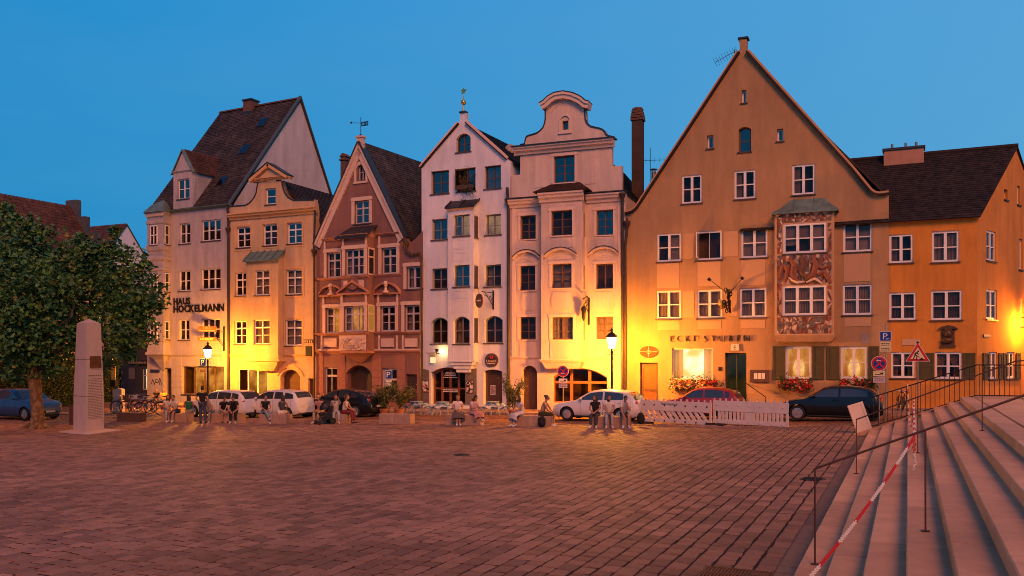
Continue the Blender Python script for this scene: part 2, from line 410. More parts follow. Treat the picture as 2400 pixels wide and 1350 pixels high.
    def gable_box(s, zl, zr, za, ua, depth, m_side, m_roof, u0=0, u1=None, y0=.3, ov=.12, tile=None, tm=None, left=False):
        """side walls, back wall and two roof slopes of a house whose ridge runs back from the street"""
        u1 = s.W if u1 is None else u1
        mb = MB()
        mb.quad((u0+.02, y0, -1), (u0+.02, depth, -1), (u0+.02, depth, zl), (u0+.02, y0, zl)); mb.quad((u1-.02, y0, -1), (u1-.02, depth, -1), (u1-.02, depth, zr), (u1-.02, y0, zr))
        mb.add([(u0, depth, -1), (u1, depth, -1), (u1, depth, zr), (ua, depth, za), (u0, depth, zl)], [(0, 1, 2, 3, 4)])
        mb.build('side_wall', m_side, s.o, fix=False)
        rb = MB(); th = .12
        for (ua_, za_, ub, zb, sg) in ((u0, zl, ua, za, -1), (u1, zr, ua, za, 1)):
            rb.prism([(ua_, zb_) for ua_, zb_ in ((ua_+sg*ov, za_-ov*.8), (ub, zb), (ub, zb+th), (ua_+sg*ov, za_-ov*.8+th))], y0, depth+.2)
        rb.build('roof', m_roof, s.o)
        if tile:
            s.tiles((u1+ov, y0, zr-ov*.8+th+.01), (u1+ov, depth+.2, zr-ov*.8+th+.01), (ua, depth+.2, za+th+.01), (ua, y0, za+th+.01), tm)
            if left: s.tiles((u0-ov, depth+.2, zl-ov*.8+th+.01), (u0-ov, y0, zl-ov*.8+th+.01), (ua, y0, za+th+.01), (ua, depth+.2, za+th+.01), tm)
    def tiles(s, A, B, C_, D, m, tw=.21, th=.19, name='roof_tile'):
        A, B, C_, D = V(A), V(B), V(C_), V(D); mb = MB()
        nrm = (B-A).cross(D-A).normalized()
        if nrm.z < 0: nrm = -nrm
        nr = max(2, int(max((D-A).length, (C_-B).length)/th)); 
        for r in range(nr):
            f0, f1 = r/nr, (r+1.28)/nr
            a, b = A.lerp(D, f0), B.lerp(C_, f0); c, e = B.lerp(C_, f1), A.lerp(D, f1)
            nc = max(1, int((b-a).length/tw)); off = .5*(r % 2)
            for k in range(nc+1):
                g0, g1 = max(0, (k-off)/nc), min(1, (k+1-off)/nc)
                if g1-g0 < .15/nc: continue
                g0 += .03/nc; j = nrm*(.028+rnd.uniform(0, .012)); j2 = nrm*.004
                p, q, t, u = a.lerp(b, g0)+j, a.lerp(b, g1-.02/nc)+j, e.lerp(c, g1-.02/nc)+j2, e.lerp(c, g0)+j2
                mb.add([p, q, t, u, p-j, q-j], [(0, 1, 2, 3), (4, 5, 1, 0)])
        o = mb.build(name, m, s.o, fix=False); o['kind'] = 'stuff'; return o
    def pipe(s, name, pts, r=.055, m=None, n=8, hopper=None):
        mb = MB().tube(pts, r, n)
        if hopper: mb.lathe([(.06, -.35), (.09, -.2), (.17, -.05), (.19, .0), (.19, .12)], 8, 0, hopper)
        return mb.build(name, m or M_gutter, s.o, smooth=True)
def arc_pts(u0, u1, z, rise, n=14):
    w = u1-u0; R = (w*w/4+rise*rise)/(2*rise); A = math.asin(min(1, w/2/R)); uc = (u0+u1)/2
    return [(uc-R*math.sin(A-2*A*k/n), z+rise-R+R*math.cos(A-2*A*k/n)) for k in range(n+1)]
def band(mb, lo, hi, y0, y1, mi=0):
    for i in range(len(lo)-1): mb.prism([lo[i], lo[i+1], hi[i+1], hi[i]], y0, y1, mi)
def offset_line(pts, off):
    return [(u, z+off) for u, z in pts]
# ================================================================== HOUSES
def ringstack(plan, prof, uc):
    mb = MB(); n = len(plan)
    for sc, z in prof: mb.v += [(uc+(u-uc)*sc, y*sc, z) for u, y in plan]
    for i in range(len(prof)-1):
        for k in range(n-1): mb.f.append((i*n+k, i*n+k+1, (i+1)*n+k+1, (i+1)*n+k)); mb.m.append(0)
    mb.f += [tuple(range(n)), tuple(range((len(prof)-1)*n, len(prof)*n))]; mb.m += [0, 0]
    return mb
def verge(H, pts, width, y0, y1, m, name='verge_trim'):
    """a band following an outline given in (u,z); width >0 goes inside (below), <0 outside"""
    mb = MB(); P = [V((u, z)) for u, z in pts]; off = []
    for i, p in enumerate(P):
        t = (P[min(i+1, len(P)-1)]-P[max(i-1, 0)]).normalized(); nn = V((t.y, -t.x))
        off.append(p+nn*width)
    for i in range(len(P)-1): mb.prism([tuple(P[i]), tuple(P[i+1]), tuple(off[i+1]), tuple(off[i])], y0, y1)
    return mb.build(name, m, H.o)
def letters(H, s, px0, px1, ytop, ybot, m, bold=.0, ext=.03, d=0, name='letter', thin=False):
    """one object per letter, spread between two photo columns"""
    u0, zt = H.uv(px0, ytop, d); u1, zb = H.uv(px1, ybot, d)[0], H.uv(px0, ybot, d)[1]; h = zt-zb
    ms = []; tot = 0
    for ch in s:
        if ch == ' ': ms.append((None, .45*h)); tot += .45*h; continue
        cu = bpy.data.curves.new('letter', 'FONT'); cu.body = ch; cu.size = h/.70; cu.extrude = ext; cu.offset = bold; cu.resolution_u = 2
        ob = bpy.data.objects.new('letter', cu); COL.objects.link(ob)
        me = bpy.data.meshes.new_from_object(ob.evaluated_get(bpy.context.evaluated_depsgraph_get())); bpy.data.objects.remove(ob); bpy.data.curves.remove(cu)
        me.materials.clear(); me.materials.append(m); xs = [v.co.x for v in me.vertices]; wd = max(xs)-min(xs)
        for v in me.vertices: v.co.x -= min(xs)
        ms.append((me, wd)); tot += wd
    gap = (u1-u0-tot)/max(1, len(s)-1); x = u0
    for me, wd in ms:
        if me: link(name, me, H.o, (x, -d-ext-.02, zb), (math.radians(90), 0, 0))
        x += wd+gap

# ---------------------------------------------------------------- 1 pale pink corner house
P1 = mat('pale_pink_plaster', (.43, .37, .37), .88, .10, 1.0, .15, 50, stain=.30)
H1 = House('corner_house', 'pale pink corner house with a round oriel and steep tiled roof, leftmost of the row', 345, 45.9, 540, 45.45)
z_e = H1.uv(470, 488)[1]; zg = -.6
for x0, y0, x1, y1, nx in ((420, 523, 446, 571, 2), (419, 634, 446, 682, 2), (419, 749, 444, 797, 2), (472, 515, 517, 564, 3), (471, 629, 517, 678, 3), (472, 747, 515, 796, 3)):
    H1.win(x0, y0, x1, y1, nx, mt=.10, ft=.08, gm=M_glass2 if y0 < 560 else M_glass)
H1.win(427, 859, 525, 925, 4, (), M_brown, lit=M_lito, mt=.07, name='shop_window', rec=.18, rooms=1.2)
H1.win(383, 863, 402, 936, 1, (), M_dwood, sill=False, rec=.45, name='doorway', gm=mat('dark_leaf_and_arch_shade', (.06, .035, .025), .5), rooms=.9)
H1.wall([(0, zg), (H1.W, zg), (H1.W, z_e), (0, z_e)], P1)
zc = H1.uv(440, 836)[1]; H1.cornice(.3, H1.W, zc, .14, .12, P1)
H1.cornice(0, H1.W+.1, z_e-.12, .16, .3, M_copper, name='gutter')
# roof
yr, t_ = H1.along(H1.W, 703); z_r = CH+t_*(HY-232)/F
yb, t_ = H1.along(H1.W, 775); z_b = CH+t_*(HY-458)/F
mb = MB(); W = H1.W
mb.add([(W, .3, zg), (W, yb, zg), (W, yb, z_b), (W, yr, z_r), (W, .3, z_e+.1)], [(0, 1, 2, 3, 4)])
mb.add([(0, .3, zg), (0, yb, zg), (0, yb, z_b), (0, yr, z_r), (0, .3, z_e+.1)], [(0, 1, 2, 3, 4)])
mb.quad((0, yb, zg), (W, yb, zg), (W, yb, z_b), (0, yb, z_b)); mb.build('side_wall', mat('grey_pink_side_plaster', (.55, .45, .42), .9, .08, 1.0, .1, 40, stain=.26), H1.o, fix=False)
rb = MB(); rb.prism([(-.05, z_e), (yr, z_r), (yb, z_b), (yb, z_b-.15), (yr, z_r-.16), (-.05, z_e-.1)], -.02, W+.08, axis='x'); rb.build('roof', M_roofbase, H1.o)
H1.tiles((-.02, -.08, z_e+.03), (W-.12, -.08, z_e+.03), (W-.12, yr, z_r+.03), (-.02, yr, z_r+.03), M_tile_d, .2, .2)
ver = MB(); ver.prism([(-.1, z_e+.0), (yr, z_r+.05), (yb, z_b), (yb, z_b+.15), (yr, z_r+.24), (-.1, z_e+.2)], W-.1, W+.14, axis='x'); ver.build('verge_flashing', mat('blue_grey_sheet', (.07, .085, .09), .5, .1, 4), H1.o)
mb = MB().prism([(yr-.16, z_r), (yr, z_r+.17), (yr+.16, z_r)], -.05, W-.1, axis='x'); mb.build('ridge_tile', M_tile_r, H1.o)
def slope_hit(H, px, py, y0, z0, y1, z1):
    k = (z1-z0)/(y1-y0); r = H.Mi @ ray(px, py); t = (z0+k*(H.C.y-y0)-CH)/(r.z-k*r.y)
    return V((H.C.x+t*r.x, H.C.y+t*r.y, CH+t*r.z))
sl_ang = math.atan2(z_r-z_e, yr)
for px, py in ((617, 289), (575, 352), (523, 427)):
    p = slope_hit(H1, px, py, 0, z_e, yr, z_r)
    sk = MB().box(-.38, .38, -.5, .5, .02, .13).build('skylight', M_lead, H1.o, loc=p, rot=(sl_ang, 0, 0))
    MB().box(-.31, .31, -.43, .43, .131, .14).build('pane', M_glass2, sk)
p = slope_hit(H1, 588, 255, 0, z_e, yr, z_r)
mb = MB().box(-.42, .42, -.4, .4, -1, .55).box(-.5, .5, -.48, .48, .55, .66, 1).box(-.44, .44, -.45, -.40, -.9, -.3, 1)
mb.build('chimney', [mat('sooty_brick', (.14, .07, .05), .9, .3, 6), M_lead], H1.o, loc=p)
# dormer
du0, du1 = H1.uv(407, 440)[0], H1.uv(452, 440)[0]; dza = H1.uv(430, 351)[1]; dze = H1.uv(452, 399)[1]
H1.win(416, 419, 444, 466, 2, ((.5, .05),), d=.02, key='dormer', mt=.09, gm=M_glass2)
ya = yr*(dza-z_e)/(z_r-z_e); ye = yr*(dze-z_e)/(z_r-z_e); uc = (du0+du1)/2
dm = H1.wall([(du0, z_e-.15), (du1, z_e-.15), (du1, dze), (uc, dza), (du0, dze)], P1, d=.02, key='dormer', thick=.3, name='dormer')
for u_ in (du0, du1): MB().add([(u_, .2, z_e), (u_, ye, dze), (u_, .2, dze)], [(0, 1, 2)]).build('dormer_cheek', P1, H1.o, fix=False)
rb = MB()
for sg, ue in ((-1, du0), (1, du1)):
    rb.add([(ue+sg*.15, -.15, dze-.14), (uc, -.15, dza+.03), (uc, ya, dza+.03), (ue+sg*.15, ye+.1, dze-.14), (ue+sg*.15, -.15, dze-.24), (uc, -.15, dza-.1)], [(0, 1, 2, 3), (0, 1, 5, 4)])
rb.build('dormer_roof', M_copper, H1.o, fix=False)
H1.tiles((du1+.15, .1, dze-.12), (du1+.15, ye+.1, dze-.12), (uc, ya, dza+.05), (uc, .1, dza+.05), M_tile_r, .2, .2)
H1.cornice(du0-.08, du1+.08, dze-.05, .12, .12, P1, d=.02)
# oriel
oa, ob_, oc_ = H1.uv(345, 660, .75)[0], H1.uv(383, 660, .75)[0], H1.uv(399, 660, 0)[0]
plan = [(oa-.55, 0), (oa, -.75), (ob_, -.75), (oc_, 0)]; ouc = (oa+ob_)/2
zz = lambda py: H1.uv(365, py, .75)[1]
prof = [(.1, zz(868)), (.35, zz(856)), (.62, zz(842)), (.9, zz(834)), (1.12, zz(831)), (1.12, zz(826)), (1.0, zz(824)), (1, zz(801)), (1.1, zz(799)), (1.1, zz(794)), (1, zz(792)),
        (1, zz(636)), (1.1, zz(634)), (1.1, zz(629)), (.97, zz(627)), (.97, zz(611)), (1.1, zz(609)), (1.1, zz(603)), (.95, zz(600)), (.95, zz(590)), (1.08, zz(586)), (1.12, zz(576)), (1, zz(574)),
        (1, zz(526)), (1.08, zz(524)), (1.1, zz(519)), (1, zz(517)), (1, zz(502)), (1.1, zz(499)), (1.18, zz(494))]
ori = ringstack(plan, prof, ouc).build('oriel', P1, H1.o)
def facet_window(par, A, B, x0, x1, z0, z1, nx=2):
    """a casement on a slanting facet between plan points A and B; x0,x1 are fractions along it"""
    A, B = V(A), V(B); L = (B-A).length; ang = math.atan2(B.y-A.y, B.x-A.x); c = A.lerp(B, (x0+x1)/2); w = (x1-x0)*L; h = z1-z0
    mb = MB(); f = .07
    mb.box(-w/2, w/2, -.03, .02, 0, h, 1)
    for a, b in ((-w/2, -w/2+f), (w/2-f, w/2)): mb.box(a, b, -.06, .02, 0, h)
    mb.box(-w/2, w/2, -.058, .02, 0, f); mb.box(-w/2, w/2, -.058, .02, h-f, h); mb.box(-w/2+f, w/2-f, -.05, .02, h/2-.03, h/2+.03)
    if nx == 2: mb.box(-.04, .04, -.056, .02, f, h-f)
    mb.box(-w/2-.05, w/2+.05, -.12, .02, -.06, 0, 2)
    return mb.build('window', [M_white, mat('dark_window_pane', (.02, .018, .018), .06, .1, 2, spec=.8), M_sill], par, loc=(c.x, c.y, z0), rot=(0, 0, ang))
for y1, y0 in ((528, 574), (640, 684), (753, 796)):
    facet_window(ori, plan[1], plan[2], .22, .66, zz(y0), zz(y1), 2); facet_window(ori, plan[2], plan[3], .12, .78, zz(y0), zz(y1), 1)
rf = ringstack(plan, [(1.25, zz(497)), (1.2, zz(494)), (.75, zz(478)), (.35, zz(470)), (.05, zz(466))], ouc).build('oriel_roof', M_copper, ori)
for k in range(9): MB().box(-.05, .05, -.06, .05, -.1, .1).build('dentil', P1, ori, loc=(plan[1][0]+(plan[2][0]-plan[1][0])*k/8, -.82, zz(504)))
letters(H1, 'HAUS', 408, 447, 699.5, 714, M_iron, .020, .025); letters(H1, 'HOCKELMANN', 408, 526, 716.5, 732.5, M_iron, .020, .025)
H1.bx('street_name_plate', 353, 866, 374, 873, mat('dark_blue_enamel', (.02, .03, .12), .4), 0, .04, d=.02)
gr = MB()
for a, b, c in (((355, 900), (359, 888), (362, 902)), ((362, 902), (366, 889), (370, 890)), ((364, 896), (371, 897), (375, 886)), ((374, 902), (376, 888), (380, 903))):
    gr.tube([V((H1.uv(*q)[0], -.012, H1.uv(*q)[1])) for q in (a, b, c)], .022, 4)
gr.build('graffiti_tag', M_iron, H1.o)
u_, z0_ = H1.uv(538, 490); H1.pipe('downpipe', [(u_, -.25, z_e-.05), (u_, -.12, z_e-.6), (u_, -.12, z_e-1.6), (u_, -.12, -.2)], .09, M_gutter, hopper=(u_, -.14, z_e-1.7))
# rusticated courses on the ground floor
for py in (846, 858, 870, 882, 895, 908):
    for a, b in ((402.5, 426),):
        H1.bx('stone_course', a, py-11.2, b, py-.6, P1, 0, .03)

# ---------------------------------------------------------------- 2 yellow house
P2 = mat('ochre_yellow_plaster', (.56, .375, .215), .88, .09, 1.0, .15, 50, stain=.26); P2b = mat('orange_ochre_trim', (.60, .35, .16), .85, .06, 2)
H2 = House('yellow_house', 'ochre yellow house with a curved gable and copper topped bay', 540, 45.4, 741, 45.4)
for x0, y0, x1, y1, gm, c in ((554, 532, 586.5, 580, M_glass, None), (616.5, 526, 649, 575, M_glass, None), (673, 522, 707, 571, M_glass2, None), (551, 638, 581, 693, M_glass, None), (670.5, 632, 707, 690, M_glass, 'net'), (549, 752, 578, 807, M_glass, None), (668, 749, 707, 810, M_glass, 'net')):
    H2.win(x0, y0, x1, y1, 2, ((.36, .035), (.70, .09)), gm=gm, cur=c, mt=.08, ft=.08)
H2.win(622, 441, 646, 479, 1, ((.5, .05),), gm=M_glass2, ft=.09)
H2.win(557, 864, 626, 926, 3, (), M_white, lit=M_lito, cur=None, mt=.09, rec=.1, sill=False, name='shop_window', rooms=1)
H2.win(657, 866, 703, 940, 1, ((.62, .06),), M_dwood, arch=.45, sill=False, rec=.4, name='gateway', gm=mat('slatted_gate', (.10, .045, .02), .6, .3, 30), rooms=.9)
H2.win(722, 887, 738, 940, 1, (), M_dwood, sill=False, rec=.2, name='door', gm=MATS['slatted_gate'])
zcor = H2.uv(640, 500)[1]
pk2 = [(741, 493), (737, 467), (689, 468), (682, 465), (676, 461), (670, 453), (666, 444), (663, 434), (662, 425), (604, 425), (602, 438), (600, 451), (596, 461), (590, 469), (583, 476), (575, 480), (545, 482), (540.5, 482)]
o2 = [(0, zg), (H2.W, zg)]+H2.pts(pk2)
H2.wall(o2, P2)
verge(H2, H2.pts(pk2[1:9]), -.07, -.05, .35, M_lead, 'gable_coping'); verge(H2, H2.pts(pk2[9:]), -.07, -.05, .35, M_lead, 'gable_coping')
H2.cornice(-.02, H2.W+.1, zcor-.25, .42, .38, P2b)
u0, z0 = H2.uv(593, 424); u1, _ = H2.uv(676, 420); za = H2.uv(629, 388)[1]
ped = MB().prism([(u0, z0), (u1, z0), ((u0+u1)/2, za)], -.10, .35); pd = ped.build('pediment', P2, H2.o)
H2.cornice(u0-.1, u1+.1, z0-.12, .2, .3, P2b, par=pd)
verge(H2, [(u0-.12, z0+.05), ((u0+u1)/2, za+.08)], .2, -.32, .3, P2b).parent = pd; verge(H2, [((u0+u1)/2, za+.08), (u1+.12, z0+.05)], .2, -.32, .3, P2b).parent = pd
verge(H2, [(u0-.14, z0+.07), ((u0+u1)/2, za+.11)], -.05, -.36, .35, M_lead).parent = pd; verge(H2, [((u0+u1)/2, za+.11), (u1+.14, z0+.07)], -.05, -.36, .35, M_lead).parent = pd
zr2 = H2.uv(632, 425)[1]; H2.gable_box(zcor-.7, zcor-.7, zr2, H2.W*.52, 11, P2, M_roofbase, tile=True, tm=M_tile_b, left=True)
# bay
bd = .6; ba, bb = H2.uv(577, 700, bd)[0], H2.uv(652, 700, bd)[0]; bz1 = H2.uv(614, 611, bd)[1]; bz0 = H2.uv(614, 843, bd)[1]
for x0, y0, x1, y1 in ((596.6, 633, 631, 692), (594, 749, 632, 807)): H2.win(x0, y0, x1, y1, 2, ((.36, .035), (.70, .09)), d=bd, key='bay', cur='net', mt=.08, ft=.08)
bay = H2.wall([(ba, bz0), (bb, bz0), (bb, bz1), (ba, bz1)], P2, d=bd, key='bay', thick=bd, name='bay')
ringstack([(ba, 0), (ba, -bd), (bb, -bd), (bb, 0)], [(.55, bz0-.75), (.86, bz0-.3), (.9, bz0-.16), (1.08, bz0-.1), (1.08, bz0+.02), (1.0, bz0+.04)], (ba+bb)/2).build('corbel', P2, bay)
mb = MB(); zt = bz1+.75
mb.prism([(-bd-.22, bz1+.02), (.05, zt), (.05, zt-.1), (-bd-.22, bz1-.06)], ba-.12, bb+.12, axis='x')
for k in range(6):
    u = ba-.1+(bb-ba+.2)*k/5; mb.prism([(-bd-.2, bz1+.03), (.02, zt+.01), (.02, zt+.07), (-bd-.2, bz1+.08)], u-.02, u+.02, axis='x')
mb.build('bay_roof', M_copper, bay)
MB().prism([(-bd, bz1), (0, bz1), (0, bz1+.62)], bb-.02, bb+.0, axis='x').build('bay_cheek', P2, bay)
H2.cornice(0, ba-.02, H2.uv(560, 836)[1], .13, .1, P2b); H2.cornice(bb+.02, H2.W, H2.uv(700, 836)[1], .13, .1, P2b)
for x0, y0, x1, y1 in ((549, 527, 591, 588), (612, 521, 653, 582), (668, 517, 711, 578), (664, 626, 713, 697), (663, 742, 712, 817)):
    u0, z1 = H2.uv(x0, (y0+y1)/2)[0], H2.uv((x0+x1)/2, y0)[1]; u1, z0 = H2.uv(x1, (y0+y1)/2)[0], H2.uv((x0+x1)/2, y1)[1]
    mb = MB(); t = .10
    mb.box(u0, u0+t, -.025, 0, z0, z1).box(u1-t, u1, -.025, 0, z0, z1).box(u0+t, u1-t, -.024, 0, z1-t, z1).box(u0+t, u1-t, -.024, 0, z0, z0+t); mb.build('window_surround', P2b, H2.o)
ga = arc_pts(H2.uv(655, 880)[0]-.12, H2.uv(704, 880)[0]+.12, H2.uv(680, 881)[1], .55); gb = arc_pts(H2.uv(655, 880)[0]-.28, H2.uv(704, 880)[0]+.28, H2.uv(680, 881)[1], .75)
mb = MB(); band(mb, ga, gb, -.06, 0); mb.build('gate_arch', P2b, H2.o)
u_ = H2.W-.05; zt_ = H2.uv(738, 590)[1]; H2.pipe('downpipe', [(u_+.1, -.2, zcor-.1), (u_, -.15, zt_+.2), (u_, -.12, zt_-.4), (u_, -.12, -.2)], .07, hopper=(u_, -.15, zt_))

# ---------------------------------------------------------------- 3 dark rose house
P3 = mat('dark_rose_plaster', (.24, .118, .096), .88, .09, 1.2, .12, 50, stain=.26); P3t = mat('pale_rose_trim', (.60, .43, .34), .8, .05, 3); P3o = mat('orange_rose_moulding', (.42, .19, .12), .85, .05, 3)
P3g = mat('rose_stone_ground_floor', (.30, .13, .10), .9, .15, 2.5, .25, 30, stain=.1)
MG3 = mat('lilac_grey_frame', (.47, .41, .42), .5, .05, 6)
H3 = House('rose_house', 'dark rose gabled house with pale trims and a two storey bay', 741, 45.4, 991, 44.78)
bd3 = .7
hb3 = ((.34, .03), (.70, .10))
for x0, y0, x1, y1, c in ((766, 591, 798, 651, 'one'), (894, 580, 930, 642, None), (763, 721, 797, 781, 'one'), (891, 717, 927, 777, None), (948, 714.5, 985, 777, 'one')):
    H3.win(x0, y0, x1, y1, 2, hb3, MG3, cur=c, sill=False, mt=.11, ft=.1, lit=M_lito if (x0 == 763) else None)
H3.win(953, 624, 987, 677, 2, ((.5, .03),), MG3, mt=.12, ft=.1, cur='one')
H3.win(831, 470, 866, 524, 2, ((.37, .03), (.70, .09)), MG3, gm=M_glass2, mt=.1, ft=.09)
H3.win(839, 383, 857, 423, 2, ((.5, .03),), MG3, arch=.28, mt=.06, ft=.06)
H3.win(760, 861, 790, 930, 2, ((.74, .12),), MG3, mt=.04, name='shop_window', ft=.1); H3.win(895, 863, 930, 930, 2, ((.62, .12),), MG3, mt=.04, name='shop_window', ft=.1)
H3.win(810, 856, 872, 950, 1, (), M_dwood, arch=.55, sill=False, rec=.5, name='archway', gm=MATS['dark_leaf_and_arch_shade'], rooms=1.5, ft=.12)  # opaque dark pane: the open archway's shade is put into its colour
H3.win(951, 877, 977, 945, 1, (), M_dwood, sill=False, rec=.12, name='door', gm=MATS['dark_leaf_and_arch_shade'])
L3 = H3.uv(740, 570); Ap = H3.uv(844, 334); R3 = H3.uv(950, 553)
o3 = [(0, zg), (H3.W, zg), H3.uv(991, 541), H3.uv(973, 560), H3.uv(958, 571), (R3[0], R3[1]-.1), Ap, (L3[0]+.02, L3[1])]
H3.wall(o3, P3)
for A, B in (((L3[0]-.02, L3[1]-.1), Ap), (Ap, (R3[0]+.02, R3[1]-.1))):
    verge(H3, [A, B], .50, -.12, .02, P3t, 'gable_band'); verge(H3, [A, B], .16, -.2, -.119, P3t, 'gable_moulding'); verge(H3, [A, B], -.08, -.24, .35, M_lead, 'verge_flashing')
mb = MB().box(-.2, .2, -.1, .25, -.1, .3).box(-.27, .27, -.16, .3, .3, .4).lathe([(.2, .4), (.08, .5), (.02, .55)], 8, 1, (0, .07, 0)); mb.build('gable_finial', [P3t, M_lead], H3.o, loc=(Ap[0], 0, Ap[1]))
H3.gable_box(L3[1]-.1, R3[1]-.1, Ap[1]-.1, Ap[0], 12, P3, M_roofbase, tile=True, tm=M_tile_d, left=True, u1=R3[0])
# bay of the rose house
a3, b3 = H3.uv(799, 680, bd3)[0], H3.uv(861, 680, bd3)[0]; z13 = H3.uv(830, 556, bd3)[1]; z03 = H3.uv(830, 824, bd3)[1]
for x0, y0, x1, y1, l in ((809, 583, 854, 645, None), (806, 717, 854, 777, M_lito)): H3.win(x0, y0, x1, y1, 3, hb3, MG3, d=bd3, key='bay', sill=False, cur='side', mt=.1, ft=.1, lit=l)
bay = H3.wall([(a3, z03), (b3, z03), (b3, z13), (a3, z13)], P3, d=bd3, key='bay', thick=bd3, name='bay')
for y0, y1, l in ((583, 641, MATS['dark_window_pane']), (717, 775, emit('amber_side_pane', (.75, .30, .05), .5))):
    zA, zB = H3.uv(862, y1, bd3)[1], H3.uv(862, y0, bd3)[1]
    MB().box(-.01, .02, -.24, .24, 0, zB-zA, 1).box(.0, .05, -.30, -.24, -.05, zB-zA+.1).box(.0, .05, .24, .30, -.05, zB-zA+.1).box(0, .045, -.24, .24, zB-zA, zB-zA+.1).box(0, .045, -.24, .24, -.05, .02).box(.02, .04, -.24, .24, (zB-zA)*.66, (zB-zA)*.72).build('window', [P3t, l], bay, loc=(b3, -bd3/2, zA))
uc3 = (a3+b3)/2
ringstack([(a3, 0), (a3, -bd3), (b3, -bd3), (b3, 0)], [(.05, H3.uv(830, 851, bd3)[1]), (.3, H3.uv(830, 846, bd3)[1]), (.6, H3.uv(830, 836, bd3)[1]), (1.0, z03-.12), (1.08, z03-.08), (1.08, z03+.05), (1, z03+.06)], uc3).build('corbel', P3o, bay)
mb = MB(); zt = z13+.8; mb.add([(a3-.3, -bd3-.25, z13), (b3+.1, -bd3-.25, z13), (b3+.25, 0.05, zt), (a3+.25, .05, zt), (a3-.3, -bd3-.25, z13-.1), (b3+.1, -bd3-.25, z13-.1)], [(0, 1, 2, 3), (0, 1, 5, 4), (1, 2, 5)])
for k in range(6):
    g = k/5; A, B = V((a3-.3, -bd3-.25, z13)).lerp(V((b3+.1, -bd3-.25, z13)), g), V((a3+.25, .05, zt)).lerp(V((b3+.25, .05, zt)), g); mb.tube([A, B], .03, 5)
mb.build('bay_roof', M_lead, bay, fix=False)
MB().prism([(-bd3, z13), (0, z13), (0, z13+.7)], b3-.01, b3+.01, axis='x').build('bay_cheek', P3o, bay)
def surround(H, x0, y0, x1, y1, m, t=.16, d=0, head=.0, par=None, y=.07):
    u0, u1 = H.uv(x0, (y0+y1)/2, d)[0], H.uv(x1, (y0+y1)/2, d)[0]; z1, z0 = H.uv((x0+x1)/2, y0, d)[1], H.uv((x0+x1)/2, y1, d)[1]
    mb = MB().box(u0-t, u0, -d-y, -d, z0, z1).box(u1, u1+t, -d-y, -d, z0, z1).box(u0-t-.04, u1+t+.04, -d-y-.02, -d, z1, z1+t)
    mb.box(u0-t+.04, u1+t-.04, -d-y+.001, -d, z1+t, z1+t+.03)
    if head:
        mb.box(u0-t, u0-t+.12, -d-y, -d, z1+t+.03, z1+t+head).box(u1+t-.12, u1+t, -d-y, -d, z1+t+.03, z1+t+head)
    return mb.build('window_surround', m, par or H.o), (u0-t, u1+t, z1+t+head, z0)
tops = []
for x0, y0, x1, y1, d, hd in ((766, 591, 799, 651, 0, .55), (809, 583, 854, 645, bd3, .55), (894, 580, 930, 642, 0, .55), (763, 721, 797, 781, 0, .5), (806, 717, 854, 777, bd3, .5), (891, 717, 927, 777, 0, .5)):
    _, q = surround(H3, x0, y0, x1, y1, P3t, .2, d, hd); tops.append((q, d))
surround(H3, 948, 714.5, 985, 777, P3t, .2); surround(H3, 953, 624, 987, 677, P3t, .2); surround(H3, 831, 470, 866, 524, P3t, .2)
u0, z0 = H3.uv(831, 427); u1, z1 = H3.uv(862, 395)
mb = MB(); band(mb, arc_pts(u0+.15, u1-.15, z1, .3), arc_pts(u0, u1, z1, .5), -.06, 0); mb.box(u0, u0+.15, -.06, 0, z0, z1).box(u1-.15, u1, -.06, 0, z0, z1).box(u0-.04, u1+.04, -.09, 0, z0-.12, z0); mb.build('window_surround', P3t, H3.o)
for i, (q, d) in enumerate(tops):
    if i < 3: H3.cornice(q[0]-.1, q[1]+.1, q[2]-.02, .16, .22, P3o, d=d)
    elif i == 4:
        mb = MB(); a, b, z = q[0]-.2, q[1]+.2, q[2]; c = (a+b)/2; mb.prism([(a, z), (b, z), (b, z+.1), (a, z+.1)], -d-.2, -d)
        mb.prism([(a, z+.1), (c, z+.75), (c, z+.9), (a-.05, z+.16)], -d-.24, -d).prism([(b, z+.1), (b+.05, z+.16), (c, z+.9), (c, z+.75)], -d-.24, -d); mb.build('pediment', P3o, H3.o)
    else:
        a, b, z = q[0]-.2, q[1]+.2, q[2]; mb = MB().box(a, b, -.2, 0, z, z+.1); lo = arc_pts(a, b, z+.1, .55); band(mb, lo, [(u, zz_+.11) for u, zz_ in lo], -.26, 0)
        mb.build('arched_hood', P3o, H3.o); c = (a+b)/2
        MB().lathe([(.2, 0), (.22, .06), (.1, .16), (.06, .35), (.13, .4), (.1, .45)], 8).ell((0, 0, .58), .16, 8, 6).build('stone_bust', P3t, H3.o, True, loc=(c, -.22, z+.1))
H3.cornice(-.02, a3, H3.uv(770, 657)[1], .14, .14, P3o); H3.cornice(a3-.05, b3+.1, H3.uv(830, 652, bd3)[1], .14, .14, P3o, d=bd3); H3.cornice(b3, H3.uv(941, 640)[0], H3.uv(905, 648)[1], .14, .14, P3o)
H3.cornice(-.15, a3, H3.uv(770, 787)[1], .16, .2, P3o); H3.cornice(a3-.05, b3+.1, H3.uv(830, 785, bd3)[1], .16, .16, P3o, d=bd3); H3.cornice(b3, H3.W, H3.uv(930, 784)[1], .16, .18, P3o)
H3.cornice(-.05, H3.W, H3.uv(870, 829)[1], .2, .16, P3o)
H3.bx('panel_band', 742, 818, 990, 825, P3t, 0, .05)
for x0, x1 in ((754, 795), (888, 928), (944, 984)): H3.bx('parapet_panel', x0+6, 793, x1-5, 813, P3t, 0, .07); H3.bx('parapet_frame', x0-1, 786, x0+2.5, 820, P3t, 0, .06); H3.bx('parapet_frame', x1+1, 786, x1+4, 820, P3t, 0, .06)
